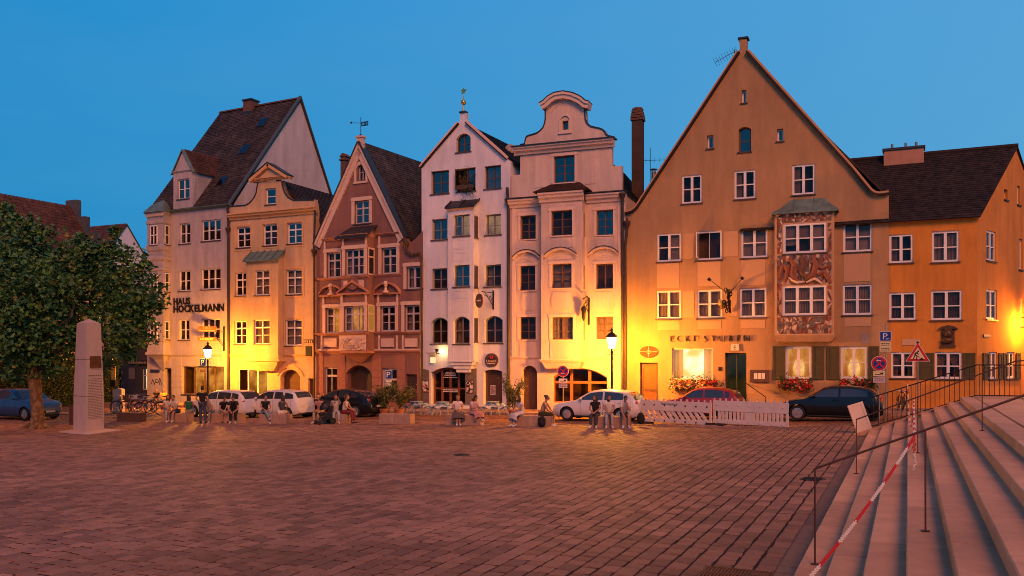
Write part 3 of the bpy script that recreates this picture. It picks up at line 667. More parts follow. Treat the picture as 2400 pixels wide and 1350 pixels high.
H3.bx('parapet_panel', 799, 786, 858, 821, P3t, 0, .05, d=bd3); H3.bx('parapet_panel', 806, 657, 853, 675, P3t, 0, .05, d=bd3)
uo, zo = H3.uv(829.5, 664, bd3); MB().lathe([(.42, 0), (.42, .09), (.34, .09), (.34, .06), (.0, .06)], 18, 0, M=Matrix.Rotation(math.radians(90), 4, 'X')).build('oval_roundel', P3, H3.o, loc=(uo, -bd3-.05, zo))
uo, zo = H3.uv(829, 804, bd3); mb = MB(); rq = random.Random(3)
for k in range(46):
    q = rq.uniform(0, 6.28); r = rq.uniform(.05, .5); x, z = r*1.9*math.cos(q), r*.85*math.sin(q)
    if abs(x) < .95 and abs(z) < .42: mb.tube([(x, 0, z), (x+.07*math.cos(q*2), -.09, z+.07*math.sin(q*2)), (x+.15*math.cos(q*3), -.02, z+.13*math.sin(q*3))], [.03, .045, .02], 5)
mb.ell((0, -.03, .02), (.2, .1, .24)); mb.build('stucco_relief', P3t, H3.o, True, loc=(uo, -bd3-.05, zo))
# ground floor courses of the rose house
for py in (846, 864, 882, 900, 918): 
    for a, b in ((742.5, 758), (792, 809), (873, 893), (932, 950), (978, 990)): H3.bx('stone_course', a, py-15, b, py+2.2, P3g, 0, .035)
u_, z_ = H3.uv(955, 556)[0], H3.uv(955, 556)[1]; ub, zb = H3.uv(991, 593)[0]-.02, H3.uv(991, 593)[1]
H3.pipe('downpipe', [(u_, -.15, z_-.1), (u_, -.18, z_-.8), (u_+.4, -.15, z_-1.1), (ub-.1, -.12, zb), (ub, -.12, zb-.3), (ub, -.12, -.2)], .075, hopper=(u_, -.18, z_-.4))
pc = V((H3.uv(809, 400, -3)[0], 3, H3.uv(809, 372, -3)[1])); MB().box(-.2, .2, -.25, .25, -2.5, .1).box(-.28, .28, -.33, .33, -.15, -.05).prism([(-.28, .1), (.28, .1), (0, .35)], -.3, .3).build('chimney', MATS['sooty_brick'], H3.o, loc=pc)
# ---------------------------------------------------------------- 4 white house
P4 = mat('off_white_plaster', (.68, .65, .68), .88, .07, .9, .12, 50, stain=.22)
MB4 = M_brown
H4 = House('white_house', 'tall off white house with a narrow bay and a gilded star on its gable', 989, 44.80, 1196, 44.66)
bd4 = .55; hb4 = ((.48, .035),)
for x0, y0, x1, y1, gm, c in ((1010, 400, 1052, 454, M_glass2, None), (1135.5, 388, 1174, 442, M_glass2, 'net'), (1012, 513, 1048, 562, M_glass2, 'side'), (1012, 629, 1048, 677, M_glass, None), (1137, 502, 1174, 550.5, M_glass2, None), (1135.5, 620, 1174, 672, M_glass, 'one')):
    H4.win(x0, y0, x1, y1, 2, hb4, M_brown if y0 < 460 else M_grey, gm=gm, cur=c, rec=.2, lit=M_lito if (x0 == 1137 and y0 < 560) else None)  # amber glow puts a yellow reflection into the right upper window
H4.win(1071, 394, 1114.5, 448, 2, hb4, M_brown, gm=M_glass2, rec=.2, open_=1)
H4.win(1069, 313, 1103, 356, 2, ((.45, .03),), M_brown, arch=.3, gm=M_glass2, rec=.2)
H4.win(1010.5, 744, 1049, 805.5, 2, hb4, M_grey, arch=.25, rec=.2); H4.win(1135.5, 740.5, 1178, 804, 2, hb4, M_grey, arch=.25, rec=.2)
H4.win(1010, 861, 1091, 948, 4, ((.42, .08),), M_rwood, arch=.32, sill=False, rec=.3, mt=.14, ft=.12, name='cafe_front', rooms=1.3)
H4.win(1133, 866, 1177, 948, 1, (), M_dwood, arch=.12, sill=False, rec=.28, name='door', gm=mat('plank_door', (.085, .04, .025), .5, .25, 12), ft=.14)
A4 = [(1196, 377), (1189, 373), (1184, 368), (1093, 287), (1093, 284), (1091, 278), (1092, 264), (1078, 264), (1079, 278), (1077, 284), (1075.5, 289), (994, 384), (987, 393)]
o4 = [(0, zg), (H4.W, zg)]+H4.pts(A4[:1])+H4.pts(A4[1:12])+[(-.03, H4.uv(988, 393)[1])]
H4.wall(o4, P4)
for seg in (A4[1:4], A4[10:]): verge(H4, H4.pts(seg), .14, -.1, .0, mat('peach_moulding', (.70, .48, .40), .85, .05, 3), 'gable_moulding'); verge(H4, H4.pts(seg), -.06, -.16, .3, M_tile_b, 'verge_tiles')
pu, pz = H4.uv(1085, 264); MB().box(-.22, .22, -.1, .25, 0, .07).build('finial_cap', M_lead, H4.o, loc=(pu, 0, pz))
gold = mat('gilded_metal', (.75, .42, .12), .3, .1, 4, metal=.9)
mb = MB().lathe([(.07, 0), (.05, .3), (.03, .35), (.03, .42)], 8).ell((0, 0, .55), .16, 10, 8).lathe([(.03, .7), (.035, .8), (.02, 1.0)], 8)
st = []
for k in range(10): q = math.pi/2+k*math.pi/5; r = .19 if k % 2 == 0 else .11; st.append((r*math.cos(q), 1.22+r*math.sin(q)))
mb.prism(st, -.03, .03); tag(mb.build('gilded_star', gold, None, True), 'gilded ball and star on a spike atop the white gable', 'finial')
so_ = bpy.data.objects['gilded_star']; Rz4 = Matrix.Translation((H4.a.x, H4.a.y, 0)) @ Matrix.Rotation(H4.rz, 4, 'Z'); so_.location = Rz4 @ V((pu, .07, pz+.07)); so_.rotation_euler.z = H4.rz
ze4l, ze4r = H4.uv(988, 393)[1]-.1, H4.uv(1192, 376)[1]-.1; ra4 = H4.uv(1084, 286); H4.gable_box(ze4l, ze4r, ra4[1]-.15, ra4[0], 12, P4, M_roofbase, tile=True, tm=M_tile_b, left=True)
a4, b4 = H4.uv(1050, 700, bd4)[0], H4.uv(1110, 700, bd4)[0]; z14, z04 = H4.uv(1081, 486, bd4)[1], H4.uv(1081, 847, bd4)[1]
for x0, y0, x1, y1, l, ar in ((1063, 503, 1100.5, 553, M_lito, 0), (1063, 621, 1100.5, 672, None, 0), (1063, 742, 1100.5, 806, None, .25)):
    H4.win(x0, y0, x1, y1, 2, hb4, M_grey, d=bd4, key='bay', lit=l, cur='one', arch=ar, rec=.18, gm=M_glass2 if y0 < 700 else M_glass)  # top bay window: glow stands in for a yellow reflection
bay = H4.wall([(a4, z04), (b4, z04), (b4, z14), (a4, z14)], P4, d=bd4, key='bay', thick=bd4, name='bay')
for y0, y1 in ((507, 556), (624, 674), (747, 801)):
    zA, zB = H4.uv(1112, y1, bd4)[1], H4.uv(1112, y0, bd4)[1]
    MB().box(-.01, .012, -.16, .16, 0, zB-zA, 1).box(0, .03, -.2, .2, zB-zA, zB-zA+.06).box(0, .08, -.22, .22, -.06, 0).box(0, .03, -.2, -.16, 0, zB-zA).box(0, .03, .16, .2, 0, zB-zA).build('window', [M_brown, MATS['dark_window_pane']], bay, loc=(b4, -bd4/2, zA))
ringstack([(a4, 0), (a4, -bd4), (b4, -bd4), (b4, 0)], [(.35, z04-.66), (.52, z04-.64), (.52, z04-.45), (.68, z04-.43), (.68, z04-.25), (.84, z04-.22), (.84, z04-.05), (1.04, z04-.02), (1.04, z04+.06)], (a4+b4)/2).build('corbel', P4, bay)
mb = MB(); zt = z14+.55; mb.prism([(-bd4-.2, z14), (.05, zt), (.05, zt-.08), (-bd4-.2, z14-.07)], a4-.12, b4+.12, axis='x')
for k in (0, .5, 1): u = a4-.1+(b4-a4+.2)*k; mb.prism([(-bd4-.2, z14+.01), (.05, zt+.01), (.05, zt+.06), (-bd4-.2, z14+.06)], u-.02, u+.02, axis='x')
mb.build('bay_roof', M_lead, bay); MB().prism([(-bd4, z14), (0, z14), (0, z14+.48)], b4-.01, b4+.01, axis='x').build('bay_cheek', P4, bay)
H4.cornice(a4-.06, b4+.06, z14-.16, .15, .12, MATS['peach_moulding'], d=bd4, par=bay)
for y0, y1 in ((562, 584), (592, 612), (681, 700), (706, 733), (812, 841)):     # shallow framed panels on the bay
    u0, u1 = H4.uv(1061, y0, bd4)[0], H4.uv(1100, y0, bd4)[0]; zA, zB = H4.uv(1081, y1, bd4)[1], H4.uv(1081, y0, bd4)[1]
    MB().box(u0, u1, -bd4-.015, -bd4, zA, zA+.04).box(u0, u1, -bd4-.015, -bd4, zB-.04, zB).box(u0, u0+.04, -bd4-.014, -bd4, zA, zB).box(u1-.04, u1, -bd4-.014, -bd4, zA, zB).build('panel_frame', P4, bay)
u0, z0 = H4.uv(1190, 470); H4.pipe('downpipe', [(H4.W-.08, -.25, z0+.7), (H4.W-.06, -.16, z0), (H4.W-.06, -.12, z0-.8), (H4.W-.06, -.12, -.2)], .085, hopper=(H4.W-.06, -.2, z0-.05))
# cafe shutters folded open against the wall, each with a poster
shm = mat('grey_brown_shutter', (.15, .115, .095), .7, .2, 4, .1, 30)
M_poster = emit  # placeholder name, replaced below
def poster_mat(name, cols, sc):
    m = bpy.data.materials.new(name); m.use_nodes = True; n = m.node_tree.nodes; L = m.node_tree.links; b = n['Principled BSDF']; b.inputs['Roughness'].default_value = .5
    t = n.new('ShaderNodeTexCoord'); v = n.new('ShaderNodeTexVoronoi'); v.distance = 'CHEBYCHEV'; v.inputs['Scale'].default_value = sc; L.new(t.outputs['Object'], v.inputs['Vector'])
    s_ = n.new('ShaderNodeSeparateColor'); L.new(v.outputs['Color'], s_.inputs[0]); r = n.new('ShaderNodeValToRGB'); r.color_ramp.interpolation = 'CONSTANT'
    r.color_ramp.elements[0].color = (*cols[0], 1); r.color_ramp.elements[1].position = .35; r.color_ramp.elements[1].color = (*cols[1], 1)
    for i, c in enumerate(cols[2:]): e = r.color_ramp.elements.new(.55+.2*i); e.color = (*c, 1)
    L.new(s_.outputs[0], r.inputs[0]); L.new(r.outputs[0], b.inputs['Base Color']); MATS[name] = m; return m
M_poster = poster_mat('patterned_menu_poster', [(.03, .02, .02), (.55, .42, .38), (.35, .08, .05), (.6, .55, .5)], 9)
for x0, x1, p in ((984, 1006.5, (986, 893, 1004, 919)), (1092, 1118, (1093.5, 893.5, 1108, 921))):
    u0, u1 = H4.uv(x0, 900)[0], H4.uv(x1, 900)[0]; zt, zb = H4.uv(x0 if x0 > 1000 else x1, 868)[1], H4.uv(x0, 946)[1]
    hi = H4.uv(x1, 863)[1] if x0 > 1000 else H4.uv(x0, 862)[1]; lo = zt
    prof = [(u0, zb), (u1, zb), (u1, hi), (u0, lo)] if x0 > 1000 else [(u0, zb), (u1, zb), (u1, lo), (u0, hi)]
    MB().prism(prof, -.09, -.035).build('shutter', shm, H4.o)
    pu0, pz1 = H4.uv(p[0], p[1], .1); pu1, pz0 = H4.uv(p[2], p[3], .1)
    MB().box(pu0, pu1, -.108, -.092, pz0, pz1).build('poster', M_poster, H4.o)
    MB().box(pu0-.04, pu1+.04, -.100, -.091, pz0-.04, pz1+.04).build('poster_frame', M_dark, H4.o)
# lettering on the cafe door glass
u0, z0 = H4.uv(1055, 880, -.25)
for k, (wd, py) in enumerate(((.6, 874), (.75, 877.6), (.8, 881.2), (1.0, 886), (1.0, 915), (1.0, 919))):
    _, z = H4.uv(1055, py, -.25); mb = MB(); x = -wd/2
    while x < wd/2: l = rnd.uniform(.05, .13); mb.box(x, min(x+l, wd/2), -.002, .002, 0, .06); x += l+.025
    mb.build('door_lettering', mat('cream_lettering', (.75, .62, .5), .6), H4.o, loc=(u0, .27, z))
u0, z0 = H4.uv(1155, 914, -.25); MB().box(-.16, .16, -.004, .004, -.28, .28).build('door_notice', mat('white_notice', (.6, .55, .5), .6), H4.o, loc=(u0, .27, z0)); MB().box(-.12, .12, -.004, .004, -.23, .23).build('notice_print', poster_mat('orange_notice_print', [(.5, .3, .2), (.35, .1, .05), (.25, .2, .18)], 14), H4.o, loc=(u0, .262, z0))

# ---------------------------------------------------------------- 5 baroque house
P5 = mat('salmon_plaster', (.63, .475, .39), .88, .08, .9, .12, 50, stain=.26); P5b = mat('salmon_trim', (.66, .49, .40), .85, .04, 3)
H5 = House('baroque_house', 'salmon baroque house with a scrolled gable and a tile roofed bay', 1196, 44.60, 1466, 45.0)
hb5 = ((.34, .03), (.67, .03)); bd5 = .6
for x0, y0, x1, y1, c, gm in ((1219.5, 505, 1256, 561, None, M_glass), (1398, 492, 1437, 551, None, M_glass2), (1218, 623, 1255, 681, None, M_glass), (1397, 618, 1437, 677, None, M_glass), (1218, 743, 1256, 796, None, M_glass), (1397, 742, 1437, 795, 'net', M_glass)):
    H5.win(x0, y0, x1, y1, 2, hb5 if not (x0 == 1397 and y0 < 700) else (), M_brown, cur=c, gm=gm, rec=.18, sillm=P5b, mt=.07)
H5.win(1298, 365, 1347, 428, 2, hb5, M_brown, gm=M_glass2, rec=.16, sillm=P5b, key='attic', mt=.08, d=.0)
H5.win(1318, 283, 1331.5, 304, 1, (), M_brown, gm=M_glass2, rec=.2, sill=False, key='gable', ft=.05)
H5.win(1223, 857, 1259, 965, 1, (), M_dwood, arch=.55, sill=False, rec=.35, name='door', gm=MATS['plank_door'], ft=.05, rooms=.6)
H5.win(1295, 863, 1423, 945, 3, ((.60, .13),), mat('orange_shop_wood', (.34, .12, .035), .5, .2, 6), arch=.5, sill=False, rec=.22, mt=.16, ft=.08, name='shop_window', rooms=1.3, label='wide shop window with a shallow arched head')
zl5 = H5.uv(1330, 462)[1]; zc5 = H5.uv(1322, 345)[1]
H5.wall([(0, zg), (H5.W, zg), (H5.W, zl5), (0, zl5)], P5)
pA = H5.pts([(1457, 447), (1457, 388), (1434, 389), (1434, 336), (1219, 352), (1219, 409), (1198, 411), (1198, 464)])
pA[0] = (pA[0][0], zl5+.002); pA[-1] = (pA[-1][0], zl5+.002)
H5.wall(pA, P5, d=-.02, key='attic', name='attic_wall')
pG = [(1434, 340), (1434, 330), (1435, 318.5), (1427, 317), (1422, 314), (1419, 307), (1413, 302), (1405, 299), (1395, 297), (1386, 295), (1379, 290), (1375, 284), (1373, 277), (1371.5, 253), (1374, 248), (1371, 240), (1360, 232), (1345, 223), (1324, 220), (1303, 223), (1288, 232), (1277, 243), (1275, 249), (1277, 255), (1277, 280), (1275, 290), (1272, 298), (1266, 305), (1259, 310), (1250, 313), (1241, 315.6), (1235, 318), (1232, 321.5), (1230, 329), (1229, 336), (1219, 338), (1219, 352)]
H5.wall(H5.pts(pG), P5, d=.0, key='gable', name='gable', thick=.4)
cop = H5.pts(pG[2:14]); verge(H5, cop, -.06, -.06, .42, M_lead, 'gable_coping'); verge(H5, H5.pts(pG[23:36]), -.06, -.06, .42, M_lead, 'gable_coping')
tp = H5.pts([(1383, 241), (1376, 240), (1368, 233), (1360, 228), (1345, 221.5), (1324, 218), (1303, 221.5), (1288, 230), (1278, 240), (1268, 246)])[::-1]
verge(H5, tp, .36, -.28, .42, P5b, 'arched_cornice'); verge(H5, tp, .14, -.36, -.28, P5b, 'arched_cornice'); verge(H5, tp, -.05, -.38, .45, M_lead, 'gable_coping')
zk = H5.uv(1322, 350)[1]
for sg in (0,):
    H5.cornice(H5.uv(1206, 350)[0], H5.uv(1441, 340)[0], zk-.12, .42, .38, P5b); MB().box(H5.uv(1203, 350)[0], H5.uv(1444, 335)[0], -.45, .3, zk+.30, zk+.36).build('cornice_flashing', M_lead, H5.o)
a5, b5 = H5.uv(1268, 700, bd5)[0], H5.uv(1364, 700, bd5)[0]; z15, z05 = H5.uv(1316, 470, bd5)[1], H5.uv(1316, 846, bd5)[1]
H5.cornice(-.05, a5-.1, zl5-.42, .45, .35, P5b); H5.cornice(b5+.1, H5.W+.0, zl5-.42, .45, .35, P5b); MB().box(-.1, H5.W+.05, -.42, .2, zl5+.06, zl5+.11).build('cornice_flashing', M_gutter, H5.o)
for x0, y0, x1, y1, c in ((1292, 493, 1341, 552, None), (1293, 618, 1340, 675, 'b44'), (1293, 743, 1343, 796, 'net')): H5.win(x0, y0, x1, y1, 2, hb5, M_brown, d=bd5, key='bay', cur=c, rec=.16, sillm=P5b, mt=.09)
bay = H5.wall([(a5, z05), (b5, z05), (b5, z15), (a5, z15)], P5, d=bd5, key='bay', thick=bd5, name='bay')
for y0, y1 in ((496, 552), (620, 678), (742, 797)):
    zA, zB = H5.uv(1366, y1, bd5)[1], H5.uv(1366, y0, bd5)[1]; MB().box(-.01, .012, -.17, .17, 0, zB-zA, 1).box(0, .05, -.22, -.17, -.05, zB-zA+.05).box(0, .05, .17, .22, -.05, zB-zA+.05).build('window', [P5b, MATS['dark_window_pane']], bay, loc=(b5, -bd5/2, zA))
H5.cornice(a5-.1, b5+.12, z15-.05, .5, .34, P5b, d=bd5, par=bay); H5.cornice(a5-.06, b5+.06, z05-.06, .14, .12, P5b, d=bd5, par=bay)
ringstack([(a5, 0), (a5, -bd5), (b5, -bd5), (b5, 0)], [(.8, z05-.42), (1.0, z05-.05), (1.0, z05)], (a5+b5)/2).build('corbel', P5, bay)
zt = H5.uv(1322, 430)[1]; zb_ = z15+.48; e0, e1, t0, t1 = a5-.35, b5+.4, a5+.45, b5-.35
MB().add([(e0, -bd5-.4, zb_), (e1, -bd5-.4, zb_), (t1, .02, zt), (t0, .02, zt), (e0, 0, zb_), (e1, 0, zb_)], [(0, 1, 2, 3), (0, 3, 4), (1, 5, 2), (0, 4, 5, 1)]).build('bay_roof', M_roofbase, bay, fix=False)
n_t = H5.tiles((e0, -bd5-.4, zb_+.01), (e1, -bd5-.4, zb_+.01), (t1, .02, zt+.01), (t0, .02, zt+.01), M_tile_r, .17, .14); n_t.parent = bay
n_t = H5.tiles((e1, -bd5-.4, zb_+.01), (e1, .0, zb_+.01), (t1, .03, zt+.01), (t1, .02, zt+.01), M_tile_r, .17, .14); n_t.parent = bay
# curved hoods and framed panels
for x0, x1, y, d in ((1204, 1266, 603, 0), (1278, 1352, 598, bd5), (1381, 1451, 595, 0)):
    u0, z0 = H5.uv(x0, y, d); u1, _ = H5.uv(x1, y, d); z0 = H5.uv((x0+x1)/2, y, d)[1]
    mb = MB(); lo = arc_pts(u0, u1, z0-.1, .38); band(mb, lo, offset_line(lo, .12), -d-.2, -d); lo2 = offset_line(lo, .121); band(mb, lo2, offset_line(lo2, .04), -d-.25, -d, 1); mb.build('arched_hood', [P5b, M_gutter], H5.o); mb = MB()
    lo = arc_pts(u0+.15, u1-.15, z0-.52, .34); band(mb, lo, offset_line(lo, .05), -d-.03, -d); mb.build('arched_moulding', P5b, H5.o)
for x0, y0, x1, y1, d in ((1218, 565, 1256, 587, 0), (1291, 559, 1342, 581, bd5), (1396, 555, 1438, 577, 0), (1219, 686, 1256, 728, 0), (1290, 684, 1344, 725, bd5), (1393, 684, 1442, 726, 0), (1218, 801, 1257, 836, 0), (1289, 801, 1343, 838, bd5), (1396, 800, 1437, 836, 0), (1252, 372, 1275, 440, -.02), (1372, 358, 1396, 431, -.02)):
    u0, u1 = H5.uv(x0, (y0+y1)/2, d)[0], H5.uv(x1, (y0+y1)/2, d)[0]; z1, z0 = H5.uv((x0+x1)/2, y0, d)[1], H5.uv((x0+x1)/2, y1, d)[1]
    if 680 < y0 < 700: c = .3; pg = [(u0+c*.5, z0), (u1-c*.5, z0), (u1, (z0+z1)/2-.1), (u1-.15, z1), (u0+.15, z1), (u0, (z0+z1)/2-.1)]
    else: pg = [(u0, z0), (u1, z0), (u1, z1), (u0, z1)]
    MB().prism(pg, -d-.03, -d).build('plaster_panel', P5, H5.o)
for x0, y0, x1, y1, d in ((1219.5, 505, 1256, 561, 0), (1398, 492, 1437, 551, 0), (1218, 623, 1255, 681, 0), (1397, 618, 1437, 677, 0), (1218, 743, 1256, 796, 0), (1397, 742, 1437, 795, 0), (1292, 493, 1341, 552, bd5), (1293, 618, 1340, 675, bd5), (1293, 743, 1343, 796, bd5), (1298, 365, 1347, 428, -.02)): surround(H5, x0, y0, x1, y1, P5b, .14, d, y=.035)
mb = MB()
for x0, x1 in ((1200, 1208), (1448, 1455)): u0, u1 = H5.uv(x0, 650)[0], H5.uv(x1, 650)[0]; mb.box(u0, u1, -.05, 0, H5.uv(x0, 838)[1], zl5-.4)
mb.build('corner_pilaster', P5b, H5.o); H5.cornice(0, H5.W, H5.uv(1240, 842)[1], .14, .08, P5b)
uo, zo = H5.uv(1324.5, 285, 0); mb = MB(); lo = arc_pts(uo-.28, uo+.28, zo+.05, .25); band(mb, lo, offset_line(lo, .1), -.08, .0); mb.box(uo-.36, uo-.24, -.06, 0, zo-.6, zo+.1).box(uo+.24, uo+.36, -.06, 0, zo-.6, zo+.1).box(uo-.4, uo+.4, -.08, 0, zo-.68, zo-.58); mb.build('window_surround', P5b, H5.o)
fr = arc_pts(H5.uv(1293, 300)[0], H5.uv(1357, 300)[0], H5.uv(1324, 262)[1], .5); mb = MB(); band(mb, fr, offset_line(fr, .05), -.03, 0); mb.build('panel_frame', P5, H5.o); mb = MB().box(fr[-1][0] if fr[-1][0] < fr[0][0] else fr[0][0], max(fr[0][0], fr[-1][0]), -.03, 0, H5.uv(1324, 334)[1], H5.uv(1324, 332)[1]); mb.build('panel_frame', P5, H5.o)
# roof behind the scrolled gable, tall chimney
H5.gable_box(zl5-.1, zl5-.1, H5.uv(1330, 300)[1], H5.W*.5, 13, P5, M_roofbase, y0=.42, ov=-.0, tile=True, tm=M_tile_b)
yc = 5.0; cu, cz = H5.uv(1495, 440, -yc); _, ct = H5.uv(1495, 280, -yc)
mb = MB().box(-.31, .31, -.30, .30, -3, ct-cz).box(-.38, .38, -.36, .36, ct-cz-.1, ct-cz+.02, 1)
for k in range(3): mb.box(-.36+.03*k, .36-.03*k, -.4, .4, ct-cz+.05+k*.15, ct-cz+.17+k*.15, 1)
mb.lathe([(.34, ct-cz+.5), (.36, ct-cz+.6), (.3, ct-cz+.68)], 6, 1); mb.build('chimney', [mat('brown_rendered_chimney', (.065, .042, .036), .9, .3, 1.5), MATS['sooty_brick']], H5.o, loc=(cu, yc, cz))
u_, z_ = H5.uv(1459, 455); H5.pipe('downpipe', [(H5.W-.1, -.25, zl5-.1), (H5.W-.12, -.2, zl5-1.0), (H5.W-.12, -.15, -.2)], .075, hopper=(H5.W-.12, -.25, zl5-.15))

# ---------------------------------------------------------------- 6 tall gabled inn
P6 = mat('olive_beige_plaster', (.40, .235, .115), .9, .10, .7, .15, 45, stain=.24); P6p = mat('paler_beige_panel', (.50, .30, .155), .9, .05, 1, .1, 45); P6t = mat('apricot_moulding', (.52, .30, .15), .85, .05, 3)
H6 = House('gabled_inn', 'big beige gabled inn with a mosaic bay and green shutters', 1466, 45.0, 2083, 45.25)
bd6 = .42; hb6 = ((.5, .05),); WK = dict(mt=.13, ft=.10, rec=.06)
for x0, y0, x1, y1, c in ((1598, 410, 1645, 476.5, None), (1721, 399, 1770.7, 466, 'one'), (1856.6, 385, 1910, 456, 'one'), (1540, 547, 1596.5, 613, 'b04'), (1737, 534, 1799, 604, 'b44'), (1976, 520, 2044, 590, 'b44'), (1538.7, 681, 1596, 747.5, 'net'), (1633.6, 678.6, 1692.6, 746, 'net'), (1734, 675, 1796.5, 744, 'net'), (1975, 666.5, 2044, 738, 'net')):
    H6.win(x0, y0, x1, y1, 2, hb6, M_white, cur=c, **WK)
H6.win(1632.5, 541, 1692, 609, 2, (), M_white, open_=1, mt=.02, ft=.10, rec=.06)
for x0, y0, x1, y1 in ((1738, 211, 1749.5, 241), (1657, 317, 1672, 348), (1821, 301.5, 1836, 331)): H6.win(x0, y0, x1, y1, 1, (), M_white, gm=M_glass2, ft=.08, rec=.2)
H6.win(1731, 297, 1760, 356, 1, ((.45, .04),), M_brown, gm=M_glass2, arch=.14, rec=.22)
H6.win(1575, 816, 1670, 890, 1, (), M_white, lit=M_litw, cur='lit', rec=.12, ft=.06, name='dining_window', rooms=.9)
H6.win(1500, 850, 1542, 945, 1, ((.30, .12),), M_dwood, sill=False, rec=.22, name='side_door', gm=mat('amber_pebbled_door_glass', (.22, .075, .015), .5, .3, 20, .6, 30), ft=.15)
H6.win(1699, 827, 1749.5, 945, 2, (), mat('green_door_wood', (.06, .055, .02), .5, .15, 6), sill=False, rec=.3, name='inn_door', lit=emit_room('lit_green_hall', (.05, .045, .008), (.16, .12, .03), .35, 1.0), ft=.08, rooms=.9)
for x0, x1 in ((1841, 1902), (1970, 2033)): H6.win(x0, 812, x1, 888, 2, ((.5, .03),), M_white, lit=M_lit, cur='tie', mt=.13, ft=.11, rec=.06, name='dining_window', rooms=.42)
pk6 = [(2083, 452), (2070, 454), (2060, 455), (2049, 452.5), (2040, 446), (1999.5, 396.5), (1752, 120), (1749, 112), (1750, 104), (1750, 91), (1733, 91), (1733, 104), (1734, 112), (1731, 122), (1505, 466), (1497, 479), (1490, 488), (1481, 495), (1466, 499)]
o6 = [(0, zg), (H6.W, zg)]+H6.pts(pk6); H6.wall(o6, P6, thick=.45)
for sg in (pk6[0:7], pk6[13:]):
    verge(H6, H6.pts(sg), .11, -.09, 0, P6t, 'gable_moulding'); verge(H6, H6.pts(sg), -.1, -.2, .45, M_tile_b, 'verge_tiles')
u0, z0 = H6.uv(1741.5, 90.5); MB().box(-.26, .26, -.06, .5, 0, .08).build('finial_cap', M_lead, H6.o, loc=(u0, 0, z0))
H6.gable_box(H6.uv(1467, 499)[1]-.15, H6.uv(2080, 455)[1]-.15, H6.uv(1742, 128)[1], H6.uv(1742, 128)[0], 14, P6, M_roofbase, y0=.46, ov=.0)
a6, b6 = H6.uv(1815.5, 650, bd6)[0], H6.uv(1955, 650, bd6)[0]; z16, z06 = H6.uv(1885, 497, bd6)[1], H6.uv(1885, 786, bd6)[1]
for x0, y0, x1, y1, c in ((1835.5, 522.6, 1937, 593, 'b324'), (1834, 669, 1936.5, 739, 'net')): H6.win(x0, y0, x1, y1, 3, hb6, M_white, d=bd6, key='bay', cur=c, mt=.14, ft=.11, rec=.03)
M_mos = mat('mosaic_ground', (.26, .16, .12), .8, .3, 6)
bay = H6.wall([(a6, z06), (b6, z06), (b6, z16), (a6, z16)], P6p, d=bd6, key='bay', thick=bd6, name='bay')
ringstack([(a6, 0), (a6, -bd6), (b6, -bd6), (b6, 0)], [(.86, H6.uv(1885, 802, bd6)[1]), (.95, H6.uv(1885, 798, bd6)[1]), (1.02, z06-.12), (1.05, z06-.06), (1.05, z06+.02)], (a6+b6)/2).build('corbel', P6, bay)
zt = H6.uv(1895, 466)[1]; e0, e1 = a6-.12, b6+.2; mb = MB().add([(e0, -bd6-.22, z16+.04), (e1, -bd6-.22, z16+.04), (b6-.5, .0, zt), (a6+.75, .0, zt), (a6+.35, -bd6*.62, z16+.32), (b6-.1, -bd6*.62, z16+.32), (e0, 0, z16+.04), (e1, 0, z16+.04), (e0, -bd6-.22, z16-.06), (e1, -bd6-.22, z16-.06), (e1, 0, z16-.06), (e0, 0, z16-.06)], [(0, 1, 5, 4), (4, 5, 2, 3), (0, 4, 3, 6), (1, 7, 2, 5), (0, 8, 9, 1), (1, 9, 10, 7), (6, 11, 8, 0)])
for k in (.33, .66): mb.tube([(a6+(b6-a6)*k, -bd6-.2, z16+.06), (a6+(b6-a6)*k, -bd6*.6, z16+.34), (a6+(b6-a6)*k, 0, zt+.03)], .03, 5)
mb.build('bay_roof', M_copper, bay, fix=False)
# mosaic of angular stone shards on the bay front: an abstract field of flat coloured pieces with pale edges
rq = random.Random(11); pal = [mat('mosaic_tan', (.40, .25, .17), .7, .1, 4), mat('mosaic_brown', (.13, .055, .035), .7, .1, 4), mat('mosaic_grey', (.15, .125, .11), .7, .1, 4), mat('mosaic_rust', (.25, .085, .045), .7, .1, 4), mat('mosaic_cream', (.62, .46, .34), .7, .08, 4)]
def shards(px0, py0, px1, py1, nx, nz_, jit=.42, bias=None):
    u0, zt_ = H6.uv(px0, (py0+py1)/2, bd6)[0], H6.uv((px0+px1)/2, py0, bd6)[1]; u1, zb_ = H6.uv(px1, (py0+py1)/2, bd6)[0], H6.uv((px0+px1)/2, py1, bd6)[1]
    G = [[(u0+(u1-u0)*(i+(0 if i in (0, nx) else rq.uniform(-jit, jit)))/nx, zb_+(zt_-zb_)*(k+(0 if k in (0, nz_) else rq.uniform(-jit, jit)))/nz_) for i in range(nx+1)] for k in range(nz_+1)]
    for k in range(nz_):
        for i in range(nx):
            q = [G[k][i], G[k][i+1], G[k+1][i+1], G[k+1][i]]
            for tri in (((0, 1, 2), (0, 2, 3)) if rq.random() < .5 else ((0, 1, 3), (1, 2, 3))):
                p = [q[t] for t in tri]; c = (sum(a[0] for a in p)/3, sum(a[1] for a in p)/3); s_ = .86
                inn = [(c[0]+(a[0]-c[0])*s_, c[1]+(a[1]-c[1])*s_) for a in p]; h = rq.uniform(.012, .03)
                MB().add([V((a[0], -bd6-h, a[1])) for a in inn]+[V((a[0], -bd6-.002, a[1])) for a in p], [(0, 1, 2), (0, 3, 4, 1), (1, 4, 5, 2), (2, 5, 3, 0)]).build('mosaic_shard', pal[rq.choice((0, 1, 2, 3, 0, 1, 2, 3, 4))], bay, fix=False)
